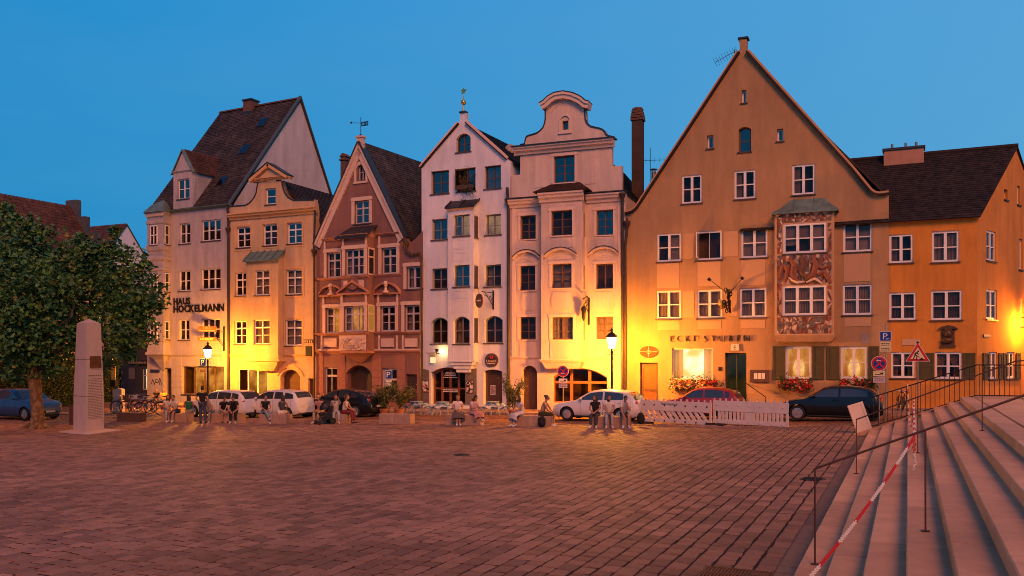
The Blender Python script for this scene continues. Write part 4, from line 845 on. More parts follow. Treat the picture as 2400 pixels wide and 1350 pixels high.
def msheet(px0, py0, px1, py1):
    u0, zt_ = H6.uv(px0, (py0+py1)/2, bd6)[0], H6.uv((px0+px1)/2, py0, bd6)[1]; u1, zb_ = H6.uv(px1, (py0+py1)/2, bd6)[0], H6.uv((px0+px1)/2, py1, bd6)[1]
    MB().box(u0, u1, -bd6-.006, -bd6, zb_, zt_).build('mosaic_ground', pal[4], bay)
for q, n in (((1821, 499, 1949, 520), (18, 3)), ((1821, 597, 1949, 667), (17, 7)), ((1821, 743, 1949, 782), (17, 4)), ((1821, 522, 1833, 595), (2, 6)), ((1939.5, 522, 1949, 595), (1, 6)), ((1821, 669, 1832, 741), (2, 6)), ((1939.5, 669, 1949, 741), (1, 6))): msheet(*q); shards(*q, *n)
# leaning curved bands laid over the middle field
for pts_, w_, mi in (((( 1826, 655), (1836, 620), (1846, 634), (1840, 662)), .12, 3), (((1850, 604), (1862, 622), (1856, 645), (1868, 658)), .15, 3), (((1876, 602), (1884, 622), (1878, 640), (1895, 655)), .15, 1), (((1908, 604), (1912, 626), (1906, 646), (1890, 652)), .16, 3), (((1914, 622), (1926, 630), (1944, 622)), .09, 3), (((1916, 644), (1932, 636), (1940, 650), (1946, 664)), .13, 3), (((1848, 650), (1866, 662), (1886, 660)), .08, 4), (((1890, 662), (1910, 652), (1926, 664)), .08, 4)):
    P = [V((*H6.uv(x, y, bd6), 0)) for x, y in pts_]; n_p = []
    for i in range(len(P)-1):
        for k in range(4): n_p.append(P[i].lerp(P[i+1], k/4))
    n_p.append(P[-1]); sm = [n_p[0]]+[(n_p[i-1]+n_p[i]*2+n_p[i+1])/4 for i in range(1, len(n_p)-1)]+[n_p[-1]]
    MB().tube([(p.x, -bd6-.03, p.y) for p in sm], [w_*(.45+.55*math.sin(math.pi*(i+.6)/(len(sm)+.2))) for i in range(len(sm))], 6).build('mosaic_band', pal[mi], bay, True)
# plaster panels
for x0, y0, x1, y1 in ((1602, 547, 1626, 606), (1697, 542, 1730, 601), (1540, 617, 1592, 675), (1635, 613, 1689, 671), (1736, 608, 1793, 668), (1977, 594, 2040, 660), (1601, 683, 1627, 744), (1697, 681, 1728, 741), (1541, 752, 1593, 773), (1635, 751, 1690, 771), (1736, 750, 1793, 769), (1979, 744, 2041, 765)): H6.bx('plaster_panel', x0, y0, x1, y1, P6p, 0, .02)
u0, z0 = H6.uv(1521, 824.5); mb = MB().lathe([(.5, -.05), (.5, .05), (.40, .05), (.40, .02), (0, .02)], 24, 0, M=Matrix.Rotation(math.radians(90), 4, 'X') @ Matrix.Scale(.62, 4, (0, 1, 0)))
mb.tube([(-.48, -.05, 0), (.48, -.05, 0)], .012, 5, 1).tube([(0, -.05, -.3), (0, -.05, .3)], .012, 5, 1); mb.tube([(.1*math.cos(k*.63), -.05, .1*math.sin(k*.63)) for k in range(10)], .012, 5, 1, closed=True)
mb.build('oval_vent', [mat('rust_brown_iron', (.09, .032, .014), .7, .2, 6), mat('pale_iron', (.5, .4, .32), .5)], H6.o, True, loc=(u0, -.02, z0))
letters(H6, 'ECKE', 1572, 1634, 786, 801, M_iron, -.012, .03); letters(H6, 'STUBEN', 1650, 1758, 786, 801, M_iron, -.012, .03)
letters(H6, 'ECKE', 1573.5, 1635.5, 787, 800, M_brown, -.02, .01, d=.08); letters(H6, 'STUBEN', 1651.5, 1759.5, 787, 800, M_brown, -.02, .01, d=.08)
u0, z0 = H6.uv(1723, 814); sg = MB().prism([(-.22, -.17), (.22, -.17), (.18, .17), (-.18, .17)], -.1, 0).build('letter_plate', mat('cream_plate', (.62, .52, .42), .6), H6.o, loc=(u0, -.01, z0)); text_on('letter', 'E', .3, M_iron, sg, 0, -.105, -.11, .005)
u0, z0 = H6.uv(1781, 881); mb_ = MB().box(-.46, .46, -.12, 0, -.31, .31).build('menu_box', M_dwood, H6.o, loc=(u0, 0, z0)); MB().box(-.36, .36, -.125, -.12, -.2, .2).build('pane', M_dark, mb_)
for k in range(3): MB().box(-.28+.19*k, -.12+.19*k, -.13, -.126, -.15, .15).build('menu_sheet', mat('white_notice', (.6, .55, .5), .6), mb_)
M_shut = mat('olive_green_shutter', (.075, .062, .022), .6, .2, 4, .1, 30)
def shutter(H, x0, y0, x1, y1, d=0):
    u0, u1 = H.uv(x0, (y0+y1)/2, d)[0], H.uv(x1, (y0+y1)/2, d)[0]; z1, z0 = H.uv((x0+x1)/2, y0, d)[1], H.uv((x0+x1)/2, y1, d)[1]; w, h = u1-u0, z1-z0
    mb = MB().box(0, w, -.05, -.02, 0, h); b = .09
    mb.box(0, b, -.075, -.05, 0, h).box(w-b, w, -.075, -.05, 0, h)
    for a in (0, h*.5-b/2, h-b): mb.box(b, w-b, -.074, -.05, a, a+b)
    return mb.build('shutter', M_shut, H.o, loc=(u0, -d, z0))
for x0, x1 in ((1811.5, 1840), (1904, 1932), (1938, 1967), (2035, 2060)): shutter(H6, x0, 811.5, x1, 889)
H6.bx('grey_patch', 2019, 782, 2038, 806, mat('grey_render_patch', (.28, .22, .18), .9), 0, .012)
H6.bx('house_plate', 1684, 860, 1692, 869, M_iron, 0, .04)
H6.bx('plinth', 1545, 925, 1697, 985, P6, 0, .05); H6.bx('plinth', 1751, 925, 2082, 1000, P6, 0, .05); H6.bx('plinth', 1467, 925, 1498, 985, P6, 0, .05)
u_, z_ = H6.uv(1470, 525); H6.pipe('downpipe', [(u_+.05, -.2, z_+.3), (u_+.02, -.18, z_-.6), (u_-.08, -.14, z_-1.2), (u_-.08, -.14, -.2)], .075, hopper=(u_+.04, -.2, z_))
for x0, x1, sgn in ((1683, 1697, -1), (1751, 1800, 1)):     # handrails beside the inn door
    u0, u1 = H6.uv(x0, 900)[0], H6.uv(x1, 920)[0]; z1, z0 = H6.uv(1750, 897)[1], H6.uv(1750, 928)[1]
    A, B = (V((u0, -.5, z1)), V((u1, -.9, z0))) if sgn > 0 else (V((u1, -.5, z1)), V((u0, -.9, z0)))
    tag(MB().tube([A+V((0, .45, -.05)), A, B, B+V((0, 0, -.6))], .025, 6).build('door_handrail', M_iron, None, True), 'thin iron handrail %s the inn door' % ('right of' if sgn > 0 else 'left of'), 'handrail')
    h_ = COL.objects[-1] if False else [o for o in bpy.data.objects if o.name.startswith('door_handrail')][-1]; h_.location = (H6.a.x, H6.a.y, 0); h_.rotation_euler.z = H6.rz

# ---------------------------------------------------------------- 7 ochre corner house
P7 = mat('orange_ochre_plaster', (.60, .235, .042), .9, .10, .7, .15, 45, stain=.3)
H7 = House('ochre_house', 'orange ochre house with dark tile roof beyond the steps at far right', 2083, 45.27, 2290, 45.27)
for x0, y0, x1, y1, c in ((2084, 549, 2140, 616, 'one'), (2184, 541, 2248, 614, 'net'), (2084, 685, 2147, 750, 'dark'), (2182, 680, 2255, 750, 'dark'), (2088, 825, 2144, 886, 'tiep'), (2191, 825, 2254, 888, 'tiep')): H7.win(x0, y0, x1, y1, 2, ((.47, .05),), M_white, cur=c, mt=.13, ft=.10, rec=.06, rooms=.45)
for x0, x1 in ((2150, 2189), (2257, 2286)): shutter(H7, x0, 827, x1, 888)
ze7 = H7.uv(2190, 515)[1]; H7.wall([(0, zg), (H7.W, zg), (H7.W, ze7), (0, ze7)], P7)
# the side wall leans away to the right
ang7 = math.radians(23); dv = V((math.sin(ang7), math.cos(ang7), 0)); cw = V((*atY(2290, 45.27), 0))
def along7(px):
    r = ray(px, HY); A = Matrix(((r.x, -dv.x), (r.y, -dv.y))); t, s_ = A.inverted() @ V((cw.x, cw.y)); return s_, t
s_r, t_r = along7(2380); zr7 = CH+t_r*(HY-347)/F
class Side(House):
    def __init__(s, parent, P, d):
        s.o = parent.o; s.base = parent; s.holes = {}; s.W = 2*s_r; s.a = V((P.x, P.y)); s.rz = math.atan2(d.y, d.x); s.Mi = Matrix.Rotation(-s.rz, 3, 'Z'); s.C = s.Mi @ V((-P.x, -P.y, CH))
H7s = Side(H7, cw, dv)
mark = set(bpy.data.objects)
for x0, y0, x1, y1 in ((2312, 541, 2334, 612), (2312, 679, 2337, 749), (2317, 825, 2337, 888), (2359, 825, 2378, 887)): H7s.win(x0, y0, x1, y1, 2, ((.47, .05),), M_white, mt=.12, ft=.10, rec=.06, rooms=.4, cur='one')
H7s.win(2353.5, 444, 2362, 468, 1, (), M_white, ft=.08, rec=.15); H7s.win(2384, 436, 2391, 480, 1, (), M_white, ft=.08, rec=.1)
H7s.win(2388, 560, 2397, 632, 1, (), M_white, ft=.1, rec=.1); H7s.win(2392, 700, 2399, 765, 1, (), M_white, ft=.1, rec=.1)
for x0, x1 in ((2302, 2316), (2338.5, 2347), (2349, 2357.5), (2379.5, 2389)): shutter(H7s, x0, 827, x1, 889)
H7s.wall([(0, zg), (2*s_r, zg), (2*s_r, ze7), (s_r, zr7), (.25, ze7+.02), (0, ze7-.3)], P7, thick=.3, name='side_wall')
H7s.bx('street_name_plate', 2304, 784, 2320, 791, mat('dark_blue_enamel', (.02, .03, .12), .4), 0, .04)
rel = Matrix.Rotation(H7s.rz-H7.rz, 4, 'Z'); off = Matrix.Rotation(-H7.rz, 4, 'Z') @ V((cw.x-H7.a.x, cw.y-H7.a.y, 0))
T7 = Matrix.Translation(off) @ rel
for o in [o for o in bpy.data.objects if o not in mark and o.parent == H7.o]:
    o.location = T7 @ o.location; o.rotation_euler = (o.rotation_euler[0], o.rotation_euler[1], o.rotation_euler[2]+H7s.rz-H7.rz)
# roof
lo7 = lambda v: Matrix.Rotation(-H7.rz, 3, 'Z') @ V((v.x-H7.a.x, v.y-H7.a.y, 0))
ap = lo7(cw+dv*s_r); bk = lo7(cw+dv*2*s_r); fr_ = lo7(cw); x0r = -7.0
A, B, C_, D = V((x0r, -.25, ze7-.05)), V((fr_.x+.12, -.25, ze7-.05)), V((ap.x+.12, ap.y, zr7+.05)), V((x0r, ap.y, zr7+.05))
MB().add([A, B, C_, D, V((bk.x, bk.y, ze7)), V((x0r, bk.y, ze7))], [(0, 1, 2, 3), (3, 2, 4, 5)]).build('roof', M_roofbase, H7.o, fix=False)
H7.tiles(A+V((0, 0, .03)), B+V((0, 0, .03)), C_+V((0, 0, .03)), D+V((0, 0, .03)), M_tile_b, .2, .2)
MB().tube([D+V((0, 0, .05)), C_+V((0, 0, .05))], .13, 8).build('ridge_tile', M_tile_b, H7.o, True)
MB().quad((x0r, bk.y, zg), (bk.x, bk.y, zg), (bk.x, bk.y, ze7), (x0r, bk.y, ze7)).build('back_wall', P7, H7.o, fix=False)
pch = slope_hit(H7, 2118, 378, -.25, ze7, ap.y, zr7); mb = MB().box(-.95, .95, -.4, .4, -1.2, .55).box(-1.02, 1.02, -.47, .47, .55, .66, 1)
for x in (-.55, .1, .6): mb.lathe([(.07, .66), (.07, .95)], 8, 2, (x, 0, 0))
mb.build('chimney', [mat('pink_rendered_chimney', (.42, .22, .15), .9, .15, 2), M_lead, mat('steel_flue', (.4, .33, .28), .3, .05, 4, metal=.8)], H7.o, loc=pch)
H7.bx('stone_plaque', 2114, 795, 2157, 809, mat('pale_stone_plaque', (.50, .33, .20), .9), 0, .03)
u0, z0 = H7.uv(2221.5, 790); mb = MB().prism([(-.42, .38), (.42, .38), (.3, .48), (0, .56), (-.3, .48)], -.14, 0).box(-.32, .32, -.1, 0, -.48, -.36).box(-.28, .28, -.06, 0, -.36, .38)
mb.ell((0, -.12, .15), (.17, .14, .2), 10, 8).ell((-.05, -.1, -.16), (.28, .12, .16), 10, 8)
for k in range(9): mb.ell((.16*math.cos(k*.7), -.14, .22+.14*math.sin(k*.7)), .06, 6, 5)
mb.build('relief_tablet', mat('dark_bronze_relief', (.10, .055, .03), .5, .3, 6, metal=.4), H7.o, True, loc=(u0, 0, z0))
# ================================================================== GROUND, STEPS
def grid(name, xs, ys, zf, m, dz=0, sides=0):
    mb = MB(); nx, ny = len(xs), len(ys); mb.v = [(x, y, zf(x)+dz) for y in ys for x in xs]
    mb.f = [(j*nx+i, j*nx+i+1, (j+1)*nx+i+1, (j+1)*nx+i) for j in range(ny-1) for i in range(nx-1)]; mb.m = [0]*len(mb.f)
    if sides:
        for j in (0, ny-1):
            for i in range(nx-1):
                a, b = V(mb.v[j*nx+i]), V(mb.v[j*nx+i+1]); d = V((0, 0, sides)); mb.quad(a, b, b-d, a-d, 1)
    return mb
M_joint = mat('dark_sandy_joint', (.018, .007, .004), .95, .3, 3)
xs = [-400, -150, -80, -45]+[-32+i for i in range(46)]+[25, 60, 200]
struct('ground', grid('ground', xs, [-60, 0, 10, 20, 30, 40, 60, 120, 400], gz, None, -.035), mat('rough_ground', (.085, .045, .036), .95, .2, .8, .2, 20))
def rand_mat(name, col, var, rough, blue):
    """stone with a colour drawn per piece and a fine grain"""
    m = mat(name, col, rough, .14, 3.0, .35, 45, island=var, spec=.25); n = m.node_tree.nodes; L = m.node_tree.links; b = n['Principled BSDF']
    src = b.inputs['Base Color'].links[0].from_socket
    oi = n.new('ShaderNodeObjectInfo'); r = n.new('ShaderNodeMapRange'); r.inputs[3].default_value = 1-var*.9; r.inputs[4].default_value = 1+var*.9; L.new(oi.outputs['Random'], r.inputs[0])
    x = n.new('ShaderNodeVectorMath'); x.operation = 'SCALE'; L.new(src, x.inputs[0]); L.new(r.outputs[0], x.inputs['Scale'])
    # large worn patches over the square, from world position
    g = n.new('ShaderNodeNewGeometry'); z = n.new('ShaderNodeTexNoise'); z.inputs['Scale'].default_value = .22; z.inputs['Detail'].default_value = 5; L.new(g.outputs['Position'], z.inputs['Vector'])
    r2 = n.new('ShaderNodeMapRange'); r2.inputs[1].default_value = .3; r2.inputs[2].default_value = .7; r2.inputs[3].default_value = .72; r2.inputs[4].default_value = 1.2; L.new(z.outputs['Fac'], r2.inputs[0])
    x2 = n.new('ShaderNodeVectorMath'); x2.operation = 'SCALE'; L.new(x.outputs[0], x2.inputs[0]); L.new(r2.outputs[0], x2.inputs['Scale']); L.new(x2.outputs[0], b.inputs['Base Color'])
    return m
M_pave = rand_mat('porphyry_paver', (.208, .108, .072), .30, .74, 0)
bed = struct('plaza_paving', grid('plaza_paving', [x for x in xs if -60 < x < -1.3]+[-1.3], [4, 15, 25, 35.35], gz, None, -.0135), M_joint)
PV = []
rq = random.Random(5); X = -1.47
while X > -54:
    pw = .262+rq.uniform(-.006, .006); y = 6.6+rq.uniform(0, .3)
    while y < 35.1:
        l = rq.uniform(.23, .37) if rq.random() < .9 else rq.uniform(.38, .5)
        if X > -1.50*y-1.5: PV.append((X-pw/2+rq.uniform(-.007, .007), min(y+l/2, 35.2-l/2), pw-.022-rq.uniform(0, .022), l-.018-rq.uniform(0, .02)))
        y += l
    X -= pw
def vis_size(p):
    d = -p[0]*ST+p[1]*CT; px = HX+F*(p[0]*CT+p[1]*ST)/d; py = HY+F*(CH-gz(p[0]))/d
    return d if (0 < px < 2400 and py < 1362) else d+100
PV.sort(key=vis_size)
pvm = []
for k in range(10):
    mb = MB(); j = lambda: rq.uniform(-.035, .035); t = [(-.5+abs(j()), -.5+abs(j())), (.5-abs(j()), -.5+abs(j())), (.5-abs(j()), .5-abs(j())), (-.5+abs(j()), .5-abs(j()))]
    hs = [rq.uniform(-.004, .003) for _ in range(4)]
    mid = [((t[i][0]*.5+t[(i+1) % 4][0]*.5)*1.01, (t[i][1]*.5+t[(i+1) % 4][1]*.5)*1.01) for i in range(4)]
    out_ = []
    for i in range(4): out_ += [t[i], mid[i]]
    top = [V((u*.93, v*.93, hs[i//2])) for i, (u, v) in enumerate(out_)]; edge = [V((u, v, -.010)) for u, v in out_]; low = [V((u, v, -.05)) for u, v in out_]
    fs = [tuple(range(8))]+[(i, 8+i, 8+(i+1) % 8, (i+1) % 8) for i in range(8)]+[(8+i, 16+i, 16+(i+1) % 8, 8+(i+1) % 8) for i in range(8)]
    mb.add(top+edge+low, fs); pvm.append(mb)
pme = [mb.mesh('paver', M_pave, fix=False) for mb in pvm]
rest = MB()
for i, (x, y, a, b) in enumerate(PV):
    z = gz(x)+rq.uniform(-.003, .003)
    if i < 300:
        o = link('paver', pme[i % 10], bed, (x, y, z), (rq.uniform(-.008, .008), rq.uniform(-.008, .008), rq.uniform(-.02, .02)), (a, b, 1))
    else:
        q = pvm[i % 10]; fl = rq.choice((1, -1)); rest.add([(x+v[0]*a*fl, y+v[1]*b*fl, z+v[2]) for v in q.v], q.f[:9])
o = rest.build('paver', M_pave, bed, fix=False); o['kind'] = 'stuff'
# carriageway with rows laid across, pale kerb line, pavement in front of the houses
M_road = rand_mat('road_sett', (.20, .088, .045), .25, .6, 0)
road = struct('road', grid('road', [x for x in xs if -70 < x < 8], [35.6, 41.5], gz, None, -.022), M_joint)
rs = MB(); y = 35.62; row = 0
while y < 41.4:
    x = -46+(row % 2)*.15
    while x < 1.5:
        l = rq.uniform(.26, .40); q = pvm[row % 10]; z = gz(x); rs.add([(x+(v[0]+.5)*(l-.02), y+(v[1]+.5)*.22, z+v[2]) for v in q.v], q.f[:9]); x += l
    y += .24; row += 1
o = rs.build('road_sett', M_road, road, fix=False); o['kind'] = 'stuff'
M_kerb = rand_mat('granite_kerb', (.33, .20, .15), .15, .7, 0)
kb = struct('kerb_line', grid('kerb', [-55, -54], [35.36, 35.6], gz, None, -.03), M_kerb)
km = MB().box(-.49, .49, -.115, .115, -.15, .012).mesh('kerb_stone', M_kerb)
for k in range(52): x = -53.5+k; link('kerb_stone', km, kb, (x, 35.48, gz(x)), (0, math.atan(-(gz(x+.5)-gz(x-.5))), 0))
sw = struct('pavement', grid('pavement', [x for x in xs if -62 < x < 3], [41.6, 43, 46.5], gz, None, .10, .3), [rand_mat('pavement_slab', (.27, .16, .12), .1, .75, 0), M_kerb])
ps = MB(); y = 41.85
while y < 44.4:
    x = -50+rq.uniform(0, .4)
    while x < 1: l = rq.uniform(.4, .7); q = pvm[rq.randrange(10)]; ps.add([(x+(v[0]+.5)*(l-.012), y+(v[1]+.5)*.39, gz(x)+.112+v[2]*.5) for v in q.v], q.f[:9]); x += l
    y += .4
o = ps.build('paving_slab', MATS['pavement_slab'], sw, fix=False); o['kind'] = 'stuff'
km2 = MB().box(-.74, .74, -.12, .12, -.15, .115).mesh('kerb_stone', M_kerb)
for k in range(36): x = -50+k*1.5; link('kerb_stone', km2, sw, (x, 41.6, gz(x)), (0, math.atan(-(gz(x+.5)-gz(x-.5))), 0))
# dark border strip beside the lowest step
st_ = struct('border_strip', grid('border', [-1.50, -1.12], [5, 15, 25, 31], gz, None, -.01), mat('dark_basalt', (.085, .055, .05), .7, .2, 3, .3, 30))
bs = MB().box(-.14, .14, -.72, .72, -.05, .012).mesh('border_stone', rand_mat('dark_basalt_slab', (.17, .10, .065), .2, .6, 0))
for k in range(17): link('border_stone', bs, st_, (-1.32, 6+k*1.46, gz(-1.36)-.008))
# steps: every stone block is a part
RZ0, RISE, TREAD, X1, YE = .39, .16, .377, -1.15, 30.8
M_step = rand_mat('pale_granite_step', (.53, .285, .165), .16, .7, 0)
n_ = M_step.node_tree
steps = thing('stone_steps', 'broad flight of pale granite steps climbing to the right from the square', 'steps'); steps['kind'] = 'structure'; del steps['category']
for i in range(8):
    x0 = X1+i*TREAD; z = RZ0+RISE*(i+1); y = 1.0+rq.uniform(0, 1.2)
    while y < YE-.05:
        l = min(rq.uniform(1.7, 2.5), YE-y)
        if YE-y-l < .6: l = YE-y
        b = .012; W_ = TREAD+.06; hh = l/2-.007
        mb = MB(); zt, zb = z, z-RISE-.12
        mb.add([(0, -hh, zb), (0, hh, zb), (0, hh, zt-b), (0, -hh, zt-b), (b, -hh, zt), (b, hh, zt), (W_, hh, zt), (W_, -hh, zt)], [(0, 1, 2, 3), (3, 2, 5, 4), (4, 5, 6, 7), (1, 6, 5, 2), (0, 3, 4, 7)])
        mb.build('step_stone', M_step, steps, loc=(x0, y+l/2, 0), fix=False); y += l
ZP = RZ0+RISE*8; XP = X1+8*TREAD
plat = struct('stair_landing', MB().box(XP-.02, 26, -2, 31.9, -.2, ZP-.012), mat('landing_bed', (.2, .15, .13), .9))
slab = MB().box(-.595, .595, -.895, .895, -.05, 0).mesh('landing_slab', M_step); slab_d = MB().box(-.245, .245, -.895, .895, -.05, 0).mesh('tactile_slab', mat('dark_tactile_stone', (.15, .11, .10), .7, .15, 6, .3, 60))
for j in range(18):
    for k in range(7):
        y = 1+.9+j*1.8-(.9 if k % 2 else 0)
        if 0 < y < 31: link('landing_slab', slab, plat, (XP+.01+(.6 if k == 0 else 1.1+.6+1.2*(k-.5)), y, ZP))
    y = 1.9+j*1.8
    if y < 31: link('tactile_slab', slab_d, plat, (XP+.01+1.2+.26, y, ZP+.002))
ck = MB().prism([(X1-.5, .1), (XP+.1, .1), (XP+.1, ZP+.02), (X1-.5, RZ0-.02)], YE+.0, YE+.32).box(XP+.1, 26, YE+1.1, YE+1.4, .1, ZP+.02)
tag(ck.build('stair_cheek_wall', M_step), 'sloping stone cheek wall closing the far end of the steps', 'wall')
# handrails on the steps
M_rail = mat('rusty_brown_rail', (.11, .05, .032), .5, .2, 8, metal=.5)
def handrail(Y, x0, x1, label):
    zt = lambda x: RZ0+RISE*((x-X1)/TREAD+.6)+1.1
    r = thing('stair_handrail', label, 'handrail', (0, Y, 0), 0, 'handrails on the steps')
    MB().tube([(x0, 0, zt(x0)), (x1, 0, zt(x1)), (x1+.35, 0, zt(x1)+.02)], .013, 8).build('rail', M_rail, r, True)
    for x, i in ((x0, 1), (.17, 4), (1.30, 7), (XP+.25, 8)):
        if x <= x1+.4:
            zb = RZ0+RISE*i; MB().tube([(x, 0, zb), (x, 0, min(zt(x), zt(x1)+.02))], .010, 8).lathe([(.04, 0), (.05, .012), (.03, .014)], 10, 0, (x, 0, zb)).build('post', M_rail, r, True)
    return zt
zt = handrail(10.5, -.98, 2.0, 'nearer rusty handrail climbing the steps, with the chain tied to it'); handrail(19.0, -.97, XP-.0, 'farther rusty handrail climbing the steps behind the chain')
fr = thing('barred_railing', 'iron railing of thin upright bars along the far end of the steps', 'railing', (0, YE+.2, 0))
cz = lambda x: RZ0+(ZP-RZ0)*max(0, min(1, (x-X1+.5)/(XP-X1+.6)))
rp = [(x, 0, cz(x)+1.02) for x in (-1.05, 0, 1.0, XP+.1, 3, 5.5)]; MB().tube(rp, .02, 6).build('top_rail', M_iron, fr); MB().tube([(x, 0, z-.96) for x, _, z in rp], .016, 6).build('bottom_rail', M_iron, fr)
for k in range(47): x = -1.04+k*.14; MB().tube([(0, 0, 0), (0, 0, .98)], .010, 5).build('bar', M_iron, fr, loc=(x, 0, cz(x)+.04))
# plastic chain of red and white links
M_red = mat('red_plastic', (.55, .022, .015), .4, .05, 6); M_whp = mat('white_plastic', (.72, .62, .52), .4, .05, 6)
def link_mesh(m):
    p = [(.012*math.cos(q), 0, .010*math.sin(q)+(.010 if math.sin(q) > 0 else -.010)) for q in [2*math.pi*k/10 for k in range(10)]]
    return MB().tube(p, .0048, 5, closed=True).mesh('chain_link', m, True)
lmR, lmW = link_mesh(M_red), link_mesh(M_whp)
def chain(label, A, B, sag, n0=0, extra=None):
    c = thing('plastic_chain', label, 'chain', A); A, B = V(A), V(B); L = (B-A).length; n = int(L*1.02/.029); D = B-A
    P = [A+D*(i/n)-V((0, 0, sag*4*(i/n)*(1-i/n))) for i in range(n+1)]
    if extra: P += [P[-1]+V((rnd.uniform(-.01, .01), -.02, -.028*k)) for k in range(1, extra)]
    for i in range(len(P)-1):
        t = (P[i+1]-P[i]).normalized(); q = t.to_track_quat('Z', 'Y').to_matrix().to_4x4() @ Matrix.Rotation(math.radians(90*(i % 2)+20), 4, 'Z')
        link('chain_link', lmR if ((i+n0)//19) % 2 == 0 else lmW, c, (P[i]+P[i+1])/2-A, q.to_euler())
tie = V((.06, 10.48, zt(.06)-.03)); Ye = 6.6
r_ = ray(1885, 1368); endp = V((6.3*r_.x, 6.3*r_.y, CH+6.3*r_.z))
chain('red and white plastic chain slanting down across the steps to the bottom edge', endp, tie, .06, 24, 14)
tie2 = V((.10, 18.98, zt(.10)-.03)); chain('red and white chain running from the nearer handrail to the farther one', tie, tie2, .05, 0)
r_ = ray(2127, 893); e3 = V(((YE+.2)/r_.y*r_.x, YE+.2, CH+(YE+.2)/r_.y*r_.z)); chain('red and white chain sagging from the farther handrail to the barred railing', tie2, e3, .95, 5)
# drain grate and manhole covers in the paving
g0 = ghit(1740, 1352); gr = thing('drain_grate', 'rusty slotted drain grate set in the paving at the bottom edge', 'grate', (g0.x, g0.y, gz(g0.x)), 0)
M_rust = mat('rusty_grate', (.17, .075, .03), .6, .3, 10, metal=.5)
MB().box(-.50, .50, -.30, .30, -.03, .004).build('bed', M_dark, gr)
for k in range(25): MB().box(-.006, .010, -.29, .29, 0, .014).build('slat', M_rust, gr, loc=(-.47+k*.0392, 0, .004))
for y in (-.3, 0, .3): MB().box(-.5, .5, -.012, .012, 0, .018).build('cross_bar', M_rust, gr, loc=(0, y, .004))
for px, py, lb in ((1946, 1124, 'small dark manhole cover beside the lowest step'), (1082, 1066, 'dark manhole cover in the middle of the square')):
    p = ghit(px, py)
    if px > 1900: p.x = min(p.x, -1.85)
    mb = MB().lathe([(.26, 0), (.26, .012), (.22, .014), (.22, .010), (0, .010)], 20)
    for k in range(6): mb.box(-.18, .18, -.17+k*.065, -.145+k*.065, .01, .015)
    tag(mb.build('manhole_cover', M_iron, None, loc=(p.x, p.y, gz(p.x))), lb, 'manhole cover')

# ================================================================== TREES, HEDGE, FAR BUILDINGS
def leaf_mats(pref, cols):
    r = []
    for i, c in enumerate(cols):
        m = mat(pref+str(i), c, .5, .15, 3, island=.35, spec=.35); r.append(m)
    return r
LOBE = [(0, 0), (.32, .12), (.5, .42), (.26, .46), (.30, .78), (0, 1), (-.30, .78), (-.26, .46), (-.5, .42), (-.32, .12)]
def add_leaf(mb, p, s, rng, mi, shape=LOBE, up=.35, droop=None):
    d = V((rng.gauss(0, 1), rng.gauss(0, 1), rng.gauss(-.25, .8))).normalized(); n = V((rng.gauss(0, .7), rng.gauss(0, .7), up+rng.random())).normalized()
    a = d.cross(n); 
    if a.length < .05: return
    a.normalize(); n = a.cross(d)
    vs = [p+a*(u*s)+d*(v*s)+n*(-s*.18*abs(u)*2-s*.15*v*v) for u, v in shape]; k = len(vs)
    c = p+d*(.45*s)+n*(.03*s); mb.add(vs+[c], [(i, (i+1) % k, k) for i in range(k)], mi)
def crown(name, blobs, n_per, size, mats, seed, shape=LOBE, wts=(6, 4, .7)):
    rng = random.Random(seed); mb = MB()
    for (c, r) in blobs:
        rr = r if isinstance(r, (tuple, list)) else (r, r, r*.85); R = (rr[0]*rr[1]*rr[2])**(1/3)
        n = int(n_per*R*R)
        twigs = []
        for _ in range(max(4, n//22)):
            v = V((rng.gauss(0, 1), rng.gauss(0, 1), rng.gauss(0, 1))).normalized(); k = rng.uniform(.45, 1.08)
            twigs.append((c+V((v.x*rr[0], v.y*rr[1], v.z*rr[2]))*k, v))
        for i in range(n):
            t, v = rng.choice(twigs); p = t+V((rng.gauss(0, .26), rng.gauss(0, .26), rng.gauss(0, .20)))*min(1, R)
            add_leaf(mb, p, size*rng.uniform(.6, 1.25), rng, rng.choices(range(len(mats)), wts[:len(mats)])[0], shape)
    return mb
GL = leaf_mats('plane_leaf_', ((.065, .155, .030), (.040, .120, .045), (.15, .14, .025)))
tb = ghit(88, 1003); td = -tb.x*ST+tb.y*CT
tree = thing('plane_tree', 'broad plane tree with mottled trunk behind the stone stele at left', 'tree', tb)
def tp(px, py, dd=0):
    r = ray(px, py); d = td+dd; return V((d*r.x, d*r.y, CH+d*r.z))-tb
bark = mat('mottled_plane_bark', (.23, .15, .085), .85, .0, 2, .3, 30); n_ = bark.node_tree; vn = n_.nodes.new('ShaderNodeTexNoise'); vn.inputs['Scale'].default_value = 5; vn.inputs['Detail'].default_value = 3
cr_ = n_.nodes.new('ShaderNodeValToRGB'); cr_.color_ramp.interpolation = 'EASE'; cr_.color_ramp.elements[0].position = .42; cr_.color_ramp.elements[0].color = (.10, .06, .03, 1); cr_.color_ramp.elements[1].position = .60; cr_.color_ramp.elements[1].color = (.20, .125, .065, 1)
t_ = n_.nodes.new('ShaderNodeTexCoord'); n_.links.new(t_.outputs['Object'], vn.inputs['Vector']); n_.links.new(vn.outputs['Fac'], cr_.inputs[0]); n_.links.new(cr_.outputs[0], n_.nodes['Principled BSDF'].inputs['Base Color'])
mb = MB().tube([V((0, 0, -.1)), V((.0, 0, .15)), V((.02, 0, .6)), tp(87, 960), tp(84, 920), tp(80, 880), tp(76, 850)], [.46, .34, .28, .26, .25, .28, .22], 14)
